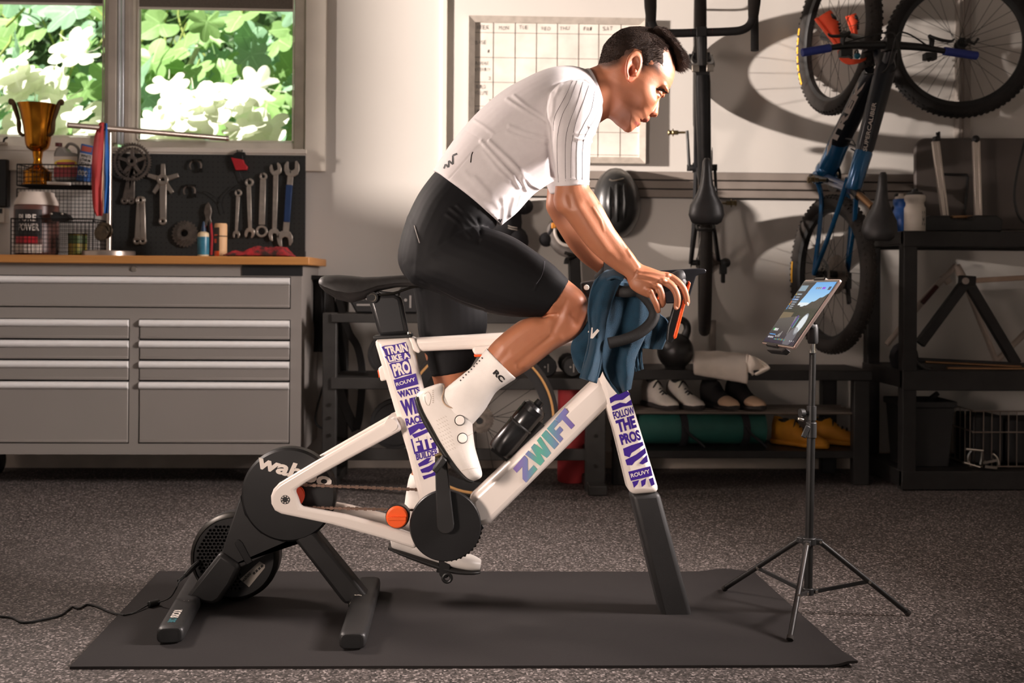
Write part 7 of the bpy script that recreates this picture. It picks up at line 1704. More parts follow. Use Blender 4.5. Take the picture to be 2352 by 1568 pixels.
def ell(cx, cy, ct, rx, ry, rt_, ang=0):
    c_, s_ = math.cos(ang), math.sin(ang); du, dv = U3 - cx, V3 - cy; a = (du * c_ + dv * s_) / rx; b_ = (-du * s_ + dv * c_) / ry
    t_ = (aT - ct) / rt_; m_ = min(rx, ry, rt_); return m_ * (1 - np.sqrt(a * a + b_ * b_ + t_ * t_))
F = smx(F, ell(1520, 207, 24, 15, 8, 20, .9), 8)              # brow ridge
F = smx(F, ell(1478, 228, 43, 26, 14, 12, .6), 16)            # cheekbone
F = smx(F, ell(1497, 260.5, 12, 8.5, 6.5, 6.5), 3)            # wing of the nose
F = -smx(-F, ell(1510, 218, 36, 13, 8.5, 15, .6), 5)          # eye socket
F = -smx(-F, ell(1502.5, 266.5, 7.5, 3.6, 2.6, 3.6), 1.2)     # nostril
F = -smx(-F, ell(1464, 275.5, 12, 10, 1.5, 14, .55), 1.5)     # mouth line
F = -smx(-F, ell(1486, 257, 19, 2, 12, 2.5, .5), 5)             # crease beside the nose
EYE = (1502.5, 217.0, 27.5, 13.0)
ed = np.sqrt((U3 - EYE[0]) ** 2 + (V3 - EYE[1]) ** 2 + (aT - EYE[2]) ** 2)
dn = .6 * (U3 - EYE[0]) - .8 * (V3 - EYE[1])                  # up direction of the face
lid = np.minimum(15.0 - ed, dn + .4); lid2 = np.minimum(14.6 - ed, -dn - 4.2)
F = smx(F, lid, 1.2); F = smx(F, lid2, 1.2)
# neck
def cap(p, q, r0, r1, tk):
    (x0, y0), (x1, y1) = p, q; dx, dy = x1 - x0, y1 - y0; L2 = dx * dx + dy * dy; s_ = np.clip(((U3 - x0) * dx + (V3 - y0) * dy) / L2, 0, 1)
    return (r0 + (r1 - r0) * s_) - np.sqrt((U3 - x0 - s_ * dx) ** 2 + (V3 - y0 - s_ * dy) ** 2 + (T3 * tk) ** 2)
F = smx(F, cap((1338, 232), (1420, 190), 64, 54, 1.12), 12)
# ears
ea = (U3 - 1443.5) * -.27 + (V3 - 168) * .963; eb = (U3 - 1443.5) * .963 + (V3 - 168) * .27
el = np.sqrt((ea / 34) ** 2 + (eb / (17.5 - 3.5 * np.clip(ea / 34, -1, 1))) ** 2); q_ = (1 - el) * 17
t0 = 65 - .22 * eb
plate = np.minimum(q_, 4 - np.abs(aT - t0))
helix = 3.8 - np.sqrt((q_ - 3.5) ** 2 + (aT - t0 - 4.5) ** 2)
helix = np.where((ea > 18) & (eb > -4), -9, helix)
F = smx(F, plate, 3); F = smx(F, helix, 2)
F = smx(F, ell(1447, 177, 68, 4, 6, 6), 2)                     # small flap before the ear opening
F = -smx(-F, ell(1440, 176, 70, 6.5, 11, 8, .25), 2.5); F = -smx(-F, ell(1446, 155, 71, 6, 9, 4, .3), 2.5)
F[:, :, 0] = -1; F[:, :, -1] = -1; F[0] = -1; F[-1] = -1; F[:, 0, :] = -1; F[:, -1, :] = -1
hv_, hf_ = surface_nets(F, np.array([bx[0], by[0], bz[0]]), h_)

# ---- limbs
Bm = MB()
near_arm = [((1300, 270), (1340, 270), 2.76, .03), ((1272, 330), (1345, 330), 2.74, .042), ((1274, 400), (1350, 398), 2.735, .043), ((1275, 432), (1353, 430), 2.732, .044), ((1271, 460), (1365, 448), 2.73, .046), ((1279, 483), (1374, 463), 2.728, .047), ((1298, 499), (1384, 480), 2.727, .047), ((1319, 527), (1393, 497), 2.726, .045), ((1338, 553), (1407, 523), 2.725, .042), ((1358, 576), (1421, 543), 2.724, .039), ((1386, 601), (1438, 565), 2.724, .034), ((1415, 622), (1455, 587), 2.724, .029), ((1438, 640), (1468, 606), 2.722, .026), ((1448, 652), (1482, 611), 2.72, .026)]
limb(Bm, near_arm)
far_arm = [((1262, 330), (1335, 330), 3.12, .04), ((1258, 400), (1333, 400), 3.12, .042), ((1257, 440), (1332, 436), 3.125, .042), ((1254, 475), (1340, 460), 3.125, .045), ((1264, 498), (1348, 472), 3.125, .045), ((1280, 525), (1358, 492), 3.125, .044), ((1291, 543), (1366, 508), 3.125, .043), ((1313, 576), (1378, 535), 3.125, .038), ((1339, 603), (1392, 562), 3.125, .032), ((1367, 623), (1408, 588), 3.125, .027), ((1392, 640), (1424, 606), 3.12, .025), ((1402, 652), (1436, 614), 3.12, .025)]
limb(Bm, far_arm)
def hand(off, mirror):
    def q(x, y, Y): p = P(x, y, Y); return V((p.x, p.y + off if mirror > 0 else 2 * YM - p.y, p.z))
    YM = 2.93
    def rg(p1, p2, Y, dh): return [q(*topx(v), v.y) if False else (v if mirror > 0 else V((v.x, 2 * YM - v.y, v.z))) for v in ringpx(p1, p2, Y, dh)]
    Bm.loft(densify([rg((1432, 634), (1464, 600), 2.723, .022), rg((1441, 646), (1474, 607), 2.72, .022), rg((1448, 661), (1492, 613), 2.716, .023), rg((1460, 671), (1508, 619), 2.712, .022), rg((1476, 679), (1524, 625), 2.71, .020), rg((1489, 684), (1536, 631), 2.708, .015), rg((1496, 683), (1538, 636), 2.708, .008)], 3))
    def fin(pts, r): Bm.tube([q(*p) for p in pts], r, 12, k=5)
    fin([(1510, 632, 2.716), (1532, 634, 2.714), (1551, 643, 2.706), (1568, 660, 2.702), (1575, 678, 2.703), (1578, 694, 2.708), (1579, 700, 2.710)], [.0108, .0115, .0102, .0098, .0092, .0084, .0055])
    fin([(1500, 640, 2.706), (1522, 645, 2.703), (1540, 655, 2.696), (1551, 668, 2.692), (1556, 686, 2.692), (1554, 703, 2.698), (1552, 710, 2.702)], [.0108, .012, .0106, .0102, .0097, .0088, .0055])
    fin([(1490, 650, 2.700), (1509, 656, 2.697), (1517, 668, 2.692), (1521, 682, 2.692), (1522, 696, 2.698), (1518, 705, 2.703)], [.0108, .0114, .0102, .0097, .009, .0055])
    fin([(1482, 662, 2.698), (1494, 668, 2.695), (1499, 681, 2.690), (1506, 696, 2.690), (1511, 711, 2.696), (1513, 718, 2.700)], [.0096, .0102, .0092, .0086, .0078, .005])
    fin([(1458, 640, 2.735), (1480, 642, 2.755), (1502, 648, 2.768), (1522, 655, 2.772), (1532, 660, 2.770)], [.013, .0135, .011, .0098, .006])
    for x, y, Y in ((1534, 632, 2.702), (1524, 644, 2.690), (1509, 655, 2.685), (1494, 668, 2.684)): Bm.sph(q(x, y, Y + .0015), .0074, 10, 8)
hand(0, 1); hand(0, -1)
# trunk under the clothes
trunk = [((1000, 560), (1050, 590), 2.93, .09), ((1008, 450), (1092, 510), 2.93, .11), ((1060, 360), (1170, 440), 2.93, .12), ((1112, 262), (1250, 405), 2.93, .145), ((1165, 222), (1290, 385), 2.93, .155), ((1220, 192), (1325, 345), 2.93, .155), ((1270, 172), (1350, 305), 2.93, .13), ((1315, 172), (1366, 275), 2.93, .09), ((1335, 182), (1372, 255), 2.93, .06)]
limb(Bm, trunk)
Bm.sph(P(1318, 240, 2.82), .05, 16, 12); Bm.sph(P(1312, 248, 3.05), .05, 16, 12)
near_leg = [((1070, 520), (960, 640), 2.85, .07), ((1180, 560), (1070, 690), 2.83, .075), ((1268, 612), (1195, 718), 2.822, .066), ((1303, 641), (1245, 725), 2.82, .062), ((1322, 656), (1250, 727), 2.82, .060), ((1340, 674), (1252, 729), 2.82, .058), ((1350, 702), (1252, 730), 2.82, .056), ((1349, 732), (1246, 728), 2.82, .055), ((1338, 760), (1230, 727), 2.82, .055), ((1320, 778), (1212, 731), 2.82, .056), ((1298, 790), (1192, 738), 2.82, .057), ((1270, 806), (1168, 755), 2.818, .056), ((1239, 830), (1146, 774), 2.815, .053), ((1215, 848), (1130, 789), 2.812, .050), ((1182, 868), (1120, 802), 2.81, .047), ((1154, 876), (1102, 838), 2.805, .038), ((1118, 905), (1056, 880), 2.80, .032), ((1070, 930), (1024, 912), 2.80, .028), ((1066, 990), (1020, 975), 2.80, .026), ((1080, 1050), (1050, 1060), 2.80, .02)]
limb(Bm, near_leg)
far_leg = [((1080, 640), (945, 640), 3.02, .075), ((1112, 715), (960, 715), 3.035, .078), ((1105, 790), (972, 800), 3.04, .068), ((1078, 850), (992, 864), 3.045, .058), ((1082, 890), (1000, 900), 3.05, .052), ((1076, 930), (992, 940), 3.05, .052), ((1060, 980), (972, 985), 3.052, .054), ((1035, 1040), (955, 1040), 3.054, .048), ((1000, 1110), (942, 1108), 3.056, .034), ((980, 1170), (936, 1165), 3.058, .028), ((978, 1225), (932, 1222), 3.06, .027), ((990, 1258), (935, 1250), 3.06, .026)]
limb(Bm, far_leg)
bme = remesh(Bm, .0027, 4)
lv = npv(bme); lnn = npn(bme); u, v = topx_np(lv); dsp = np.zeros(len(lv)); fac = np.clip(-lnn[:, 1] * 1.4 + .35, 0, 1) * (lv[:, 1] < 2.88)
for pts, w_, A in (([(1358, 440), (1398, 505), (1436, 560), (1464, 600)], 13, .003), ([(1346, 468), (1384, 528), (1424, 588)], 9, -.002), ([(1330, 480), (1352, 520), (1390, 575)], 12, .003), ([(1376, 470), (1392, 500), (1412, 530), (1428, 556), (1448, 590)], 2.6, .0016), ([(1362, 476), (1380, 505), (1388, 530)], 2.4, .0012), ([(1440, 575), (1452, 592), (1466, 612)], 3, .002), ([(1308, 452), (1313, 474)], 7, -.0025),
        ([(1466, 622), (1500, 626), (1532, 633)], 2.6, .0018), ([(1464, 630), (1495, 636), (1522, 644)], 2.6, .0018), ([(1460, 640), (1485, 647), (1508, 656)], 2.8, .0018), ([(1480, 642), (1505, 648)], 3, -.0008), ([(1496, 652), (1504, 664)], 3, -.002), ([(1446, 648), (1456, 638), (1462, 622)], 2.0, -.0012),
        ([(1334, 690), (1337, 712)], 15, .0055), ([(1322, 742), (1314, 724)], 9, -.004), ([(1300, 690), (1282, 735), (1270, 760)], 8, -.0035), ([(1270, 700), (1262, 730)], 9, .003), ([(1222, 742), (1185, 766), (1155, 790)], 17, .0065), ([(1262, 775), (1225, 808), (1190, 838)], 8, -.004), ([(1285, 776), (1245, 806), (1205, 838)], 9, .003), ([(1247, 727), (1262, 722), (1278, 722)], 3, -.004), ([(1165, 812), (1142, 836)], 7, -.002)):
    dsp += A * np.exp(-(polydist(u, v, pts) / w_) ** 2)
lv = lv + lnn * (dsp * fac)[:, None]; ln = len(lv); lf = [tuple(p.vertices) for p in bme.polygons]
av = np.concatenate([lv, hv_]); me = bpy.data.meshes.new('body'); me.from_pydata((av - np.array(ORG[RID.name])).tolist(), [], lf + [tuple(int(i) + ln for i in f) for f in hf_])
bm = bmesh.new(); bm.from_mesh(me); bmesh.ops.recalc_face_normals(bm, faces=bm.faces); bm.to_mesh(me); bm.free(); me.shade_smooth()
# skin colours: lips, ears, clipped hair, stubble that also darkens the shaded cheek, knuckles
u, v = topx_np(av); colr = np.tile(np.array(lin('ab6f50')), (len(av), 1)); hd = np.arange(len(av)) >= ln
def blend(w_, c):
    global colr
    w_ = np.clip(w_, 0, 1)[:, None]; colr = colr * (1 - w_) + np.array(lin(c)) * w_
rndv = np.array([noise.noise(V((p[0] * 60, p[1] * 60, p[2] * 60))) for p in av])
blend(.35 * np.clip(rndv + .2, 0, 1), 'a4654a')
blend(.45 * np.exp(-((u - 1345) / 60) ** 2 - ((v - 720) / 60) ** 2) * ~hd, '8f4f38')
hair_line = [(1360, 150), (1372, 150), (1386, 154), (1399, 155), (1414, 150), (1424, 143), (1430, 131), (1447, 126), (1464, 132), (1468, 160), (1476, 163), (1484, 152), (1500, 157), (1514, 168), (1515, 150), (1517, 126), (1522, 112), (1535, 118), (1546, 140), (1560, 140), (1560, 60), (1450, 30), (1380, 60), (1350, 120)]
hsd = psd(u, v, hair_line); onface = hd & (np.abs(av[:, 1] - YH) * SH < 64.5 + 0 * u)
blend(np.where(hd, np.clip((hsd + 9) / 14, 0, 1) * .85, 0) * (np.abs(av[:, 1] - YH) * SH < 66), '2a1f1a')
blend(np.where(hd, .62 * np.exp(-((u - 1432) / 40) ** 2 - ((v - 270) / 34) ** 2) + .2 * np.exp(-((u - 1485) / 12) ** 2 - ((v - 270) / 7) ** 2), 0), '50342a')
blend(np.where(hd, .8 * (psd(u, v, HL2) > 2) + .75 * (psd(u, v, [(1492, 274), (1490, 278), (1485, 282), (1477, 282), (1468, 276), (1478, 274)]) > 0), 0), '8f4a42')
blend(np.where(hd & (np.abs(av[:, 1] - YH) * SH > 60), .5, 0) * (((-.27 * (u - 1443.5) + .963 * (v - 168)) / 36) ** 2 + ((.963 * (u - 1443.5) + .27 * (v - 168)) / 19) ** 2 < 1), 'b0583e')
blend(np.where(hd, .5 * np.exp(-((u - 1500) / 10) ** 2 - ((v - 260) / 8) ** 2), 0), 'a3543f')
ca = me.color_attributes.new('skin', 'FLOAT_COLOR', 'POINT'); ca.data.foreach_set('color', np.concatenate([colr, np.ones((len(av), 1))], 1).astype(np.float32).ravel())
M_skin = mat('skin', 'b47a59', .47, attr='skin', bump=.06, bscale=420, sss=.10, spec=.5)
link('body', me, M_skin, RID)
for s_ in (-1, 1):
    ec = V((P(EYE[0], EYE[1], YH).x, YH + s_ * EYE[2] / SH, P(EYE[0], EYE[1], YH).z)); gz_ = (V((.8, s_ * .02, -.6))).normalized()
    e_ = part('eye', MB().sph(ec, EYE[3] / SH, 24, 16), mat('eye_white', 'd9cfc6', .15), RID)
    x_, y_, _d = frame(gz_); r_ = EYE[3] / SH
    m = MB(); rs_ = []
    for rr in (.0058, .0026, .0001):
        dd = math.sqrt(r_ * r_ - rr * rr) + .0003; rs_.append([ec + gz_ * dd + (x_ * math.cos(a) + y_ * math.sin(a)) * rr for a in np.linspace(0, 2 * PI, 20, endpoint=False)])
    m.loft(rs_); part('iris', m, mat('iris_dark', '2a1a12', .1), e_)
# ---- hair
thick = np.interp(bb_, [10, 60, 100], [1.2, 2.2, 4.2]) + np.where(aa > 20, 2.0 * np.clip((bb_ - 70) / 20, 0, 1), 0)
hm_ = psd(U, Vv, hair_line) + np.array([[2.6 * noise.noise(V((float(a) * 120, float(c) * 120, 3))) for c in gz] for a in gx])
thick = np.minimum(thick, np.clip(hm_ + 3, 0, 99) * .16)
FH = smx((HH + thick)[:, None, :] - aT, -99 + 0 * aT, 1); shellF = np.minimum(infl(psd(U, Vv, HA) + thick, Wd + thick * .8, Rd_ + 4)[:, None, :] - aT, ((hm_ + 3) * .9)[:, None, :])
QF = [(1492, 74), (1500, 65), (1512, 66), (1526, 70), (1540, 87), (1554, 101), (1567, 118), (1576, 142), (1573, 153), (1562, 160), (1552, 155), (1545, 138), (1536, 120), (1524, 108), (1510, 98), (1497, 88)]
quiff = infl(psd(U, Vv, QF), np.interp(U, [1495, 1530, 1575], [52, 46, 36]), 16)[:, None, :] - aT
rough_ = np.array([[2.2 * noise.noise(V((float(a) * 90, float(c) * 90, 0))) for c in gz] for a in gx])[:, None, :]
HF = smx(shellF, quiff + rough_ * .7, 3)
HF[:, :, 0] = -1; HF[:, :, -1] = -1; HF[0] = -1; HF[-1] = -1; HF[:, 0, :] = -1; HF[:, -1, :] = -1
qv, qf = surface_nets(HF, np.array([bx[0], by[0], bz[0]]), h_)
me = bpy.data.meshes.new('hair'); me.from_pydata((qv - np.array(ORG[RID.name])).tolist(), [], [tuple(int(i) for i in f) for f in qf])
bm = bmesh.new(); bm.from_mesh(me); bmesh.ops.recalc_face_normals(bm, faces=bm.faces); bm.to_mesh(me); bm.free(); me.shade_smooth()
M_hair = mat('hair_dark', '231a16', .75, col2='38291f', scale=120, amt=.6, bump=.5, bscale=900, spec=.2)
link('hair', me, M_hair, RID)
hn = npn(me); hu, hv2 = topx_np(qv); rs = np.random.RandomState(4); pick = rs.choice(len(qv), 15000); sv = []; sf = []
for i in pick:
    p = V(qv[i]); n_ = V(hn[i]); bq = .6 * (hu[i] - 1440) - .8 * (hv2[i] - 180); aq = .8 * (hu[i] - 1440) + .6 * (hv2[i] - 180)
    top = np.clip((bq - 55) / 40, 0, 1) * np.clip((aq + 20) / 50, 0, 1); qf_ = psd(np.array([hu[i]]), np.array([hv2[i]]), QF)[0] > -3
    edge_ = psd(np.array([hu[i]]), np.array([hv2[i]]), hair_line)[0]
    if not qf_ and rs.uniform() > (edge_ + 4) / 12: continue
    L = .0022 + .005 * top + (.0045 if qf_ else 0); L *= rs.uniform(.6, 1.3)
    fl = V((.9, 0, -.75)) if qf_ else V((.5, 0, .25)) if top > .3 else V((-.45, 0, -.75))
    d = (n_ * (.75 if not qf_ else .25) + fl * .6 + V(rs.uniform(-.3, .3, 3))).normalized(); x_, y_, _q = frame(d); w_ = .0006
    k_ = len(sv); tip = p + d * L + fl * L * .3; sv += [p + x_ * w_, p - x_ * w_ * .5 + y_ * w_, p - x_ * w_ * .5 - y_ * w_, tip]; sf += [(k_, k_ + 1, k_ + 3), (k_ + 1, k_ + 2, k_ + 3), (k_ + 2, k_, k_ + 3)]
m = MB(); m.v = [tuple(q) for q in sv]; m.f = sf; part('hair_strands', m, mat('hair_strand', '241a16', .85, col2='3a2a22', scale=60, spec=.15), RID, kind='stuff', smooth=False)
m = MB()
bvh_b = BVHTree.FromPolygons([tuple(q) for q in hv_], [tuple(int(i) for i in f) for f in hf_])
def hit(bvh, px, py, lift=.0008):
    d = ray(px, py).normalized(); r = bvh.ray_cast(CAMPOS, d)
    return None if r[0] is None else r[0] - d * lift
for k_ in range(120):
    x0 = 1507 + 23 * k_ / 120; y0 = 204 + 8.5 * (k_ / 120) ** 1.7 + rs.uniform(-1.6, 1.6); a = hit(bvh_b, x0, y0)
    if a is None: continue
    d = (V((.9, -.2, -.2)) + V(rs.uniform(-.25, .25, 3))).normalized(); m.cyl(a - d * .001, a + d * .007, .0010, .0002, 4)
part('eyebrow', m, M_hair, RID, kind='stuff')

# ---- jersey
J = MB()
jt = [((994, 393), (1152, 519), 2.93, .150), ((1000, 384), (1158, 513), 2.93, .153), ((1022, 350), (1190, 486), 2.93, .150), ((1060, 300), (1226, 447), 2.93, .152), ((1105, 252), (1262, 422), 2.93, .162), ((1155, 211), (1296, 402), 2.93, .174), ((1208, 182), (1330, 366), 2.93, .178), ((1256, 161), (1358, 322), 2.93, .158), ((1300, 154), (1376, 285), 2.93, .118), ((1332, 158), (1383, 268), 2.93, .088), ((1346, 163), (1383, 262), 2.93, .076)]
limb(J, jt, 5, n=40)
def sleeve(Y0, sg, dx=0, cut=None):
    f = lambda dy: Y0 + sg * dy
    sp = [((1292, 188), (1350, 184), f(.10), .035), ((1268, 206), (1370, 200), f(.055), .058), ((1257, 232), (1380, 226), f(.03), .066), ((1255, 258), (1381, 256), f(.018), .066), ((1260, 292), (1372, 290), f(.008), .062), ((1261, 330), (1357, 333), f(.002), .057), ((1265, 375), (1355, 381), f(0), .053), ((1270, 408), (1354, 408), f(0), .0515), ((1275, 432), (1353, 428), f(0), .051)]
    return sp
limb(J, sleeve(2.735, 1), 5)
fs = sleeve(3.12, -1); fs = [((a[0] - 14, a[1] + 16), (b_[0] - 22, b_[1] + 16), Y, d_) for a, b_, Y, d_ in fs]; limb(J, fs, 5)
jm = remesh(J, .0034, 7)
jv = npv(jm); jn = npn(jm); u, v = topx_np(jv); disp = np.zeros(len(jv)); near = np.clip((2.93 - jv[:, 1]) / .06, 0, 1)
def px3(l): return [(x / 3.734 + 940, y / 3.734 + 140) for x, y in l]
for pts, w_, A in ((px3([(620, 690), (760, 850), (880, 980), (940, 1080)]), 4.5, .0060), (px3([(690, 690), (860, 850), (980, 980), (1040, 1050), (1120, 1090)]), 5, .0065), (px3([(640, 780), (760, 930), (860, 1030)]), 5, .003), (px3([(860, 560), (1000, 620), (1180, 660)]), 4.5, .0038), (px3([(840, 610), (1000, 670), (1180, 700)]), 4, .003), (px3([(840, 330), (980, 420), (1160, 530)]), 4, .003), (px3([(900, 300), (1020, 400), (1170, 490)]), 4, .0026), (px3([(960, 1000), (1000, 1100)]), 5, .006), (px3([(900, 1170), (870, 1280), (850, 1380)]), 5, .0055), (px3([(960, 1150), (920, 1260), (880, 1320)]), 5, .005), (px3([(800, 1180), (810, 1280), (800, 1390)]), 5, .0045), (px3([(560, 1000), (680, 1130), (760, 1250)]), 6, .003), (px3([(480, 960), (600, 1090), (700, 1200)]), 6, .002), (px3([(1415, 625), (1500, 622), (1570, 630)]), 2.6, .0042), (px3([(1410, 662), (1490, 668), (1560, 690)]), 2.6, .0042), (px3([(1540, 560), (1580, 600), (1600, 640)]), 3, .004), (px3([(1230, 280), (1200, 420), (1215, 540)]), 4, .004), (px3([(1300, 200), (1240, 330), (1225, 480)]), 4, .003), (px3([(1250, 1020), (1400, 1010), (1540, 1030)]), 1.8, .0022), (px3([(560, 510), (640, 560), (720, 620)]), 3.5, .002)):
    disp += A * np.exp(-(polydist(u, v, pts) / w_) ** 2)
for pts, w_, A in ((px3([(1195, 530), (1165, 400), (1180, 280), (1250, 200), (1400, 150), (1500, 160), (1590, 220), (1640, 310)]), 1.6, -.0022), (px3([(700, 650), (560, 760), (420, 920), (340, 1010)]), 1.6, -.0016), (px3([(1100, 500), (900, 560), (700, 650)]), 1.6, .0016), (px3([(480, 590), (640, 690)]), 1.4, -.001), (px3([(1215, 540), (1200, 700), (1225, 1000)]), 7, -.006)):
    disp += A * np.exp(-(polydist(u, v, pts) / w_) ** 2)
fine = np.array([noise.noise(V((p[0] * 14, p[1] * 14, p[2] * 14))) for p in jv])
jv = jv + jn * ((disp * near) + fine * .0012)[:, None]
setv(jm, jv - np.array(ORG[RID.name])); jm.shade_smooth()
M_jer = mat('jersey_white', 'd6d0cf', .8, col2='cfc8c8', scale=60, amt=.7, bump=.12, bscale=900, sheen=.2)
jo = link('jersey', jm, M_jer, RID)
bvh_j = BVHTree.FromPolygons([tuple(q) for q in jv], [tuple(p.vertices) for p in jm.polygons])
def stick(mb, bvh, pts, r, k=8, lift=.0004):
    C = catmull([V((x, y, 0)) for x, y in pts], k) if k else [V((x, y, 0)) for x, y in pts]; q = [hit(bvh, c.x, c.y, lift) for c in C]; q = [a for a in q if a is not None]
    if len(q) > 1: mb.tube(q, r, 5)
def ribbon_on(mb, bvh, pts, wpx, lift=.0010):
    """flat strip following a surface"""
    D = []
    for (x0, y0), (x1, y1) in zip(pts[:-1], pts[1:]):
        dx, dy = x1 - x0, y1 - y0; L = math.hypot(dx, dy); n_ = (-dy / L * wpx / 2, dx / L * wpx / 2); k_ = max(2, int(L / 3)); A, B = [], []
        for i in range(k_ + 1):
            t_ = i / k_; x, y = x0 + dx * t_, y0 + dy * t_; a, b_ = hit(bvh, x + n_[0], y + n_[1], lift), hit(bvh, x - n_[0], y - n_[1], lift)
            if a is not None and b_ is not None: A.append(a); B.append(b_)
        if len(A) > 1:
            n0 = len(A); mb.add(A + B, [(i, i + 1, n0 + i + 1, n0 + i) for i in range(n0 - 1)])
M_pin = mat('pinstripe', '4a4446', .8)
m = MB()
for l in ([(1440, 170), (1380, 330), (1310, 470), (1270, 650), (1270, 900), (1280, 1040)], [(1490, 180), (1440, 360), (1370, 540), (1340, 700), (1340, 1030)], [(1540, 210), (1490, 360), (1420, 560), (1390, 760), (1385, 1020)], [(1590, 260), (1560, 420), (1490, 560), (1440, 700), (1435, 1020)], [(1630, 340), (1600, 480), (1540, 580), (1490, 720), (1485, 1020)], [(1400, 170), (1340, 300), (1250, 470), (1235, 600)]): stick(m, bvh_j, px3(l), .0006, lift=.0002)
part('pinstripes', m, M_pin, jo, kind='stuff')
m = MB(); ribbon_on(m, bvh_j, [(1019.5, 387), (1023.5, 377), (1030, 384), (1031, 369), (1040, 377), (1040, 357), (1050, 352.5)], 4.2); part('zigzag_logo', m, M_ink, jo, smooth=False)
m = MB(); stick(m, bvh_j, [(1086, 349), (1083, 356), (1082, 363), (1081, 373)], .0016, 0, .001); part('zip_pull', m, M_dsteel, jo)
m = MB(); ribbon_on(m, bvh_j, [(1143, 510), (1147, 503), (1149, 511), (1152, 503)], 2.4); part('hem_logo', m, M_ink, jo, smooth=False)
# collar band
m = MB(); cr1 = ringpx((1341, 160), (1383, 266), 2.93, .079); cr2 = ringpx((1350, 158), (1387, 258), 2.93, .074); cr3 = ringpx((1353, 162), (1385, 254), 2.93, .070); cr4 = ringpx((1345, 166), (1380, 260), 2.93, .070)
vs = cr1 + cr2 + cr3 + cr4; n_ = 28; fs = []
for i in range(n_):
    j = (i + 1) % n_
    for k_ in range(4): a, b_ = k_ * n_, ((k_ + 1) % 4) * n_; fs.append((a + i, a + j, b_ + j, b_ + i))
m.add(vs, fs); part('collar', m, M_jer, jo, .002)

# ---- shorts
S = MB()
limb(S, [((1010, 388), (1140, 498), 2.93, .138), ((994, 402), (1140, 520), 2.93, .146), ((962, 446), (1122, 538), 2.93, .158), ((936, 500), (1105, 575), 2.93, .168), ((919, 556), (1090, 610), 2.93, .168), ((915, 600), (1075, 640), 2.93, .160), ((930, 634), (1050, 650), 2.93, .13), ((955, 652), (1030, 660), 2.93, .08)], 5, n=36)
limb(S, [((1060, 496), (922, 610), 2.86, .085), ((1106, 519), (945, 650), 2.845, .094), ((1145, 530), (1002, 672), 2.835, .095), ((1183, 546), (1062, 700), 2.83, .092), ((1216, 567), (1120, 718), 2.826, .086), ((1245, 588), (1160, 726), 2.823, .080), ((1274, 610), (1196, 728), 2.821, .074), ((1296, 632), (1228, 728), 2.82, .069), ((1306.5, 643), (1245, 728), 2.82, .067)], 5)
limb(S, [((1090, 590), (925, 600), 3.0, .09), ((1110, 650), (944, 640), 3.02, .09), ((1119, 712), (956, 705), 3.035, .086), ((1117, 762), (961, 765), 3.04, .08), ((1102, 806), (976, 815), 3.044, .072), ((1079, 848), (990, 864), 3.046, .064)], 5)
sm_ = remesh(S, .0036, 5); sv_ = npv(sm_); sn = npn(sm_); u, v = topx_np(sv_); near = np.clip((2.95 - sv_[:, 1]) / .06, 0, 1); disp = np.zeros(len(sv_))
for pts, w_, A in (([(1035, 478), (1062, 500), (1085, 522), (1104, 545)], 3, .004), ([(1050, 472), (1078, 496), (1100, 522)], 3, .004), ([(1026, 492), (1056, 514), (1080, 545)], 3.5, .003), ([(1098, 505), (1104, 535), (1100, 555)], 5, -.006), ([(964, 644), (1002, 667), (1053, 693), (1110, 712)], 3, -.004), ([(1250, 602), (1248, 618), (1240, 640), (1228, 665)], 1.6, .0014), ([(940, 500), (960, 560), (955, 630)], 6, .002)):
    disp += A * np.exp(-(polydist(u, v, pts) / w_) ** 2)
sv_ = sv_ + sn * (disp * near)[:, None]; setv(sm_, sv_ - np.array(ORG[RID.name])); sm_.shade_smooth()
M_sh = mat('shorts_black', '08080a', .7, col2='0b0b0e', scale=80, bump=.08, bscale=900, spec=.25)
so_ = link('shorts', sm_, M_sh, RID); bvh_s = BVHTree.FromPolygons([tuple(q) for q in sv_], [tuple(p.vertices) for p in sm_.polygons])
m = MB(); stick(m, bvh_s, [(952, 518), (957, 536), (964, 558)], .0016, 6, .0006); part('side_mark', m, mat('grey_print', '8c8782', .6), so_)
m = MB(); stick(m, bvh_s, [(1251, 600), (1249, 618), (1243, 636), (1232, 652)], .0008, 6, .0002); part('leg_seam', m, mat('seam_grey', '4a4a52', .6), so_)
# ---- socks
K = MB(); limb(K, [((1186, 868), (1118, 799), 2.81, .050), ((1181, 872), (1112, 806), 2.809, .0495), ((1162, 884), (1092, 834), 2.805, .0455), ((1141, 899), (1062, 860), 2.802, .0405), ((1128, 918), (1034, 882), 2.80, .038), ((1112, 944), (1008, 903), 2.80, .037), ((1085, 975), (985, 945), 2.80, .036)], 5)
km = remesh(K, .003, 3); kv = npv(km); setv(km, kv - np.array(ORG[RID.name])); km.shade_smooth(); M_sock = mat('sock_white', 'e2dcd6', .85, bump=.2, bscale=700)
ko = link('sock', km, M_sock, RID); bvh_k = BVHTree.FromPolygons([tuple(q) for q in kv], [tuple(p.vertices) for p in km.polygons])
m = MB()
tv, tf = text_geo('RC', .05); hp = [hit(bvh_k, 1131 + 21 * a + 9 * b_, 857 + 22 * a - 9 * b_, .0012) for a, b_ in tv]
if all(q is not None for q in hp): m.add(hp, tf)
part('sock_letters', m, M_ink, ko, smooth=False); m = MB()
for i in range(9): ribbon_on(m, bvh_k, [(1106 - 6.2 * i, 821 + 6.4 * i), (1109 - 6.2 * i, 823 + 6.4 * i)], 3)
part('sock_dots', m, M_ink, ko, smooth=False)
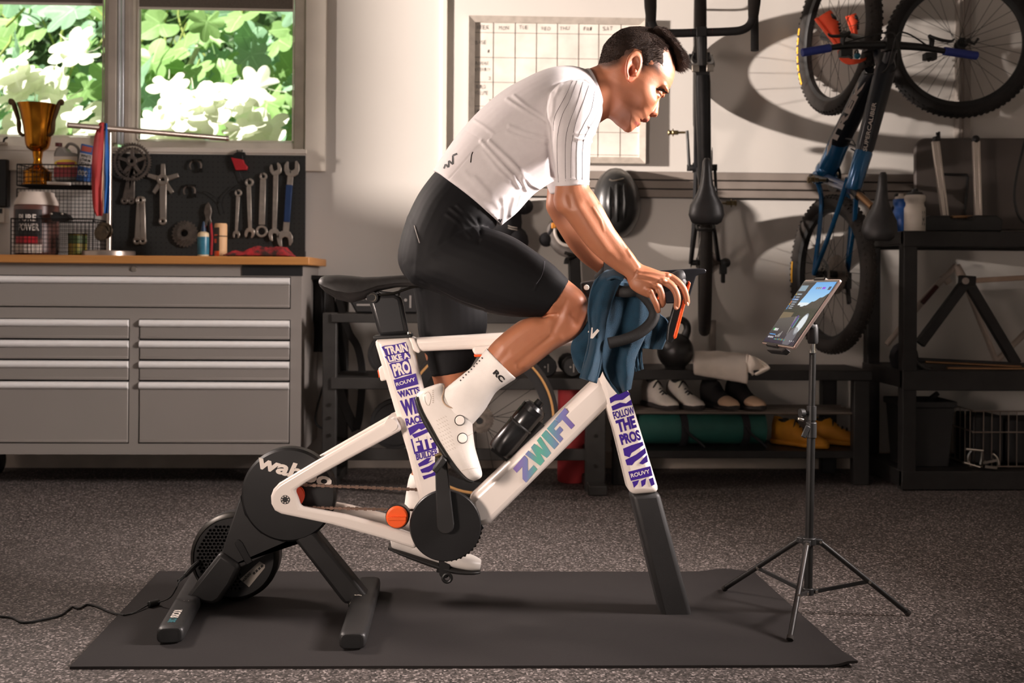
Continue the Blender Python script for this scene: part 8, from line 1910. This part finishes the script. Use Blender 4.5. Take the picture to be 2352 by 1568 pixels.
K = MB(); limb(K, [((1012, 1090), (942, 1088), 3.055, .043), ((1004, 1110), (936, 1110), 3.056, .041), ((988, 1170), (928, 1166), 3.058, .037), ((988, 1230), (922, 1226), 3.06, .037), ((1004, 1264), (922, 1254), 3.06, .036)], 4)
km = remesh(K, .003, 3); kv = npv(km); setv(km, kv - np.array(ORG[RID.name])); km.shade_smooth(); link('sock', km, M_sock, RID)
# ---- shoes
M_shoe = mat('shoe_white', 'e6dfd8', .4, col2='dfd7cf', scale=14, bump=.06, bscale=300)
def rider_shoe(spec, sole, Y, dials, collar):
    Q = MB(); limb(Q, spec, 5, e=.8); qm = remesh(Q, .0028, 4); qv_ = npv(qm); setv(qm, qv_ - np.array(ORG[RID.name])); qm.shade_smooth(); so2 = link('shoe', qm, M_shoe, RID)
    b2 = BVHTree.FromPolygons([tuple(q) for q in qv_], [tuple(p.vertices) for p in qm.polygons])
    m = MB(); m.loft(densify([ringpx(a, b_, Y, dh, 20, .7) for a, b_, dh in sole], 4)); part('sole', m, mat('shoe_sole', '1a1918', .5), so2, ang=60)
    m2 = MB()
    for x, y in dials:
        c = hit(b2, x, y, 0)
        if c is None: continue
        ax = V((.15, -1, .1)); m2 = MB(); m2.lathe([(.001, -.002), (.0125, -.002), (.0125, .006), (.0105, .0085), (.001, .009)], c, ax, 24); part('dial', m2, mat('dial_white', 'e8e0d8', .3), so2); m2 = MB(); m2.torus(c + ax * .001, ax, .0132, .0014, 24, 6); part('dial_ring', m2, M_dsteel, so2)
    if collar:
        m = MB(); stick(m, b2, collar, .0022, 8, .0002); part('collar_edge', m, mat('collar_tan', 'b49c86', .6), so2)
    return so2, b2
so2, b2 = rider_shoe([((972, 893), (1010, 880), 2.80, .018), ((959, 903), (1021, 882), 2.80, .032), ((958, 922), (1024, 900), 2.80, .036), ((965, 945), (1052, 922), 2.80, .038), ((982, 975), (1082, 948), 2.80, .039), ((1003, 1010), (1086, 985), 2.80, .042), ((1022, 1042), (1091, 1025), 2.80, .045), ((1044, 1072), (1100, 1058), 2.80, .043), ((1066, 1095), (1107, 1083), 2.80, .034), ((1086, 1104), (1107, 1094), 2.80, .018)],
    [((954, 912), (963, 908), .028), ((954, 922), (966, 918), .034), ((966, 958), (982, 952), .034), ((996, 1010), (1010, 1004), .036), ((1018, 1044), (1032, 1037), .042), ((1042, 1076), (1054, 1068), .042), ((1066, 1100), (1075, 1092), .034), ((1084, 1108), (1090, 1102), .018)], 2.80, [(1056, 965), (1062, 1006)], [(1018, 884), (1019, 898), (1016, 915), (1024, 930), (1044, 938), (1066, 942), (1084, 944)])
m = MB(); stick(m, b2, [(1056, 965), (1070, 958), (1082, 952)], .0008, 4); stick(m, b2, [(1062, 1006), (1076, 1000), (1086, 994)], .0008, 4); stick(m, b2, [(975, 905), (984, 900), (990, 912), (985, 930), (978, 925), (975, 910)], .0008, 6); stick(m, b2, [(1060, 1080), (1078, 1076), (1098, 1074)], .0006, 6)
part('shoe_laces_and_seams', m, mat('seam_shoe', 'b9aea3', .6), so2, kind='stuff')
m = MB()
for i in range(9):
    for j in range(5):
        x, y = 1004 + i * 2.6 + j * 5, 966 + i * 9 + j * -2.5; a = hit(b2, x, y, -.0002)
        if a is not None: m.box(a, (.006, .0012, .0012), Matrix.Rotation(.5, 3, 'Y'))
part('mesh_relief', m, mat('seam_shoe', 'b9aea3', .6), so2, kind='stuff', smooth=False)
m = MB(); 
for i in range(7): ribbon_on(m, b2, [(993, 897 + i * 4.5), (996, 896.5 + i * 4.5)], 2.4)
part('heel_print', m, mat('seam_shoe', 'b9aea3', .6), so2, smooth=False)
rider_shoe([((895, 1222), (900, 1250), 3.06, .02), ((905, 1212), (903, 1258), 3.06, .032), ((935, 1205), (930, 1266), 3.06, .035), ((970, 1222), (962, 1276), 3.06, .037), ((1010, 1248), (1002, 1288), 3.06, .04), ((1050, 1266), (1044, 1300), 3.06, .043), ((1085, 1276), (1080, 1307), 3.06, .038), ((1106, 1286), (1102, 1308), 3.06, .022)],
    [((893, 1250), (893, 1258), .03), ((930, 1262), (928, 1274), .034), ((1000, 1284), (998, 1300), .038), ((1045, 1298), (1044, 1312), .042), ((1085, 1304), (1084, 1315), .036), ((1104, 1308), (1103, 1314), .02)], 3.06, [], None)
m = MB(); m.torus(P(1390, 622, 3.125), P(1424, 648, 3.12) - P(1367, 600, 3.125), .031, .010, 28, 10, .016); m.box(P(1398, 612, 3.085), (.03, .014, .03)); part('wrist_strap', m, M_blackm, RID)

m = MB()
for (x, y, Y, d) in ((1580.5, 697, 2.7015, V((.75, -.65, .1))), (1554.5, 705, 2.6905, V((.4, -.9, 0)))):
    c = P(x, y, Y); x_, y_, n_ = frame(d); R_ = Matrix((x_, y_, n_)).transposed(); mm = MB(); mm.sph(c - n_ * .0005, (.0052, .0066, .0016), 12, 6, R_); part('fingernail', mm, mat('nail', 'b8846e', .3), RID)
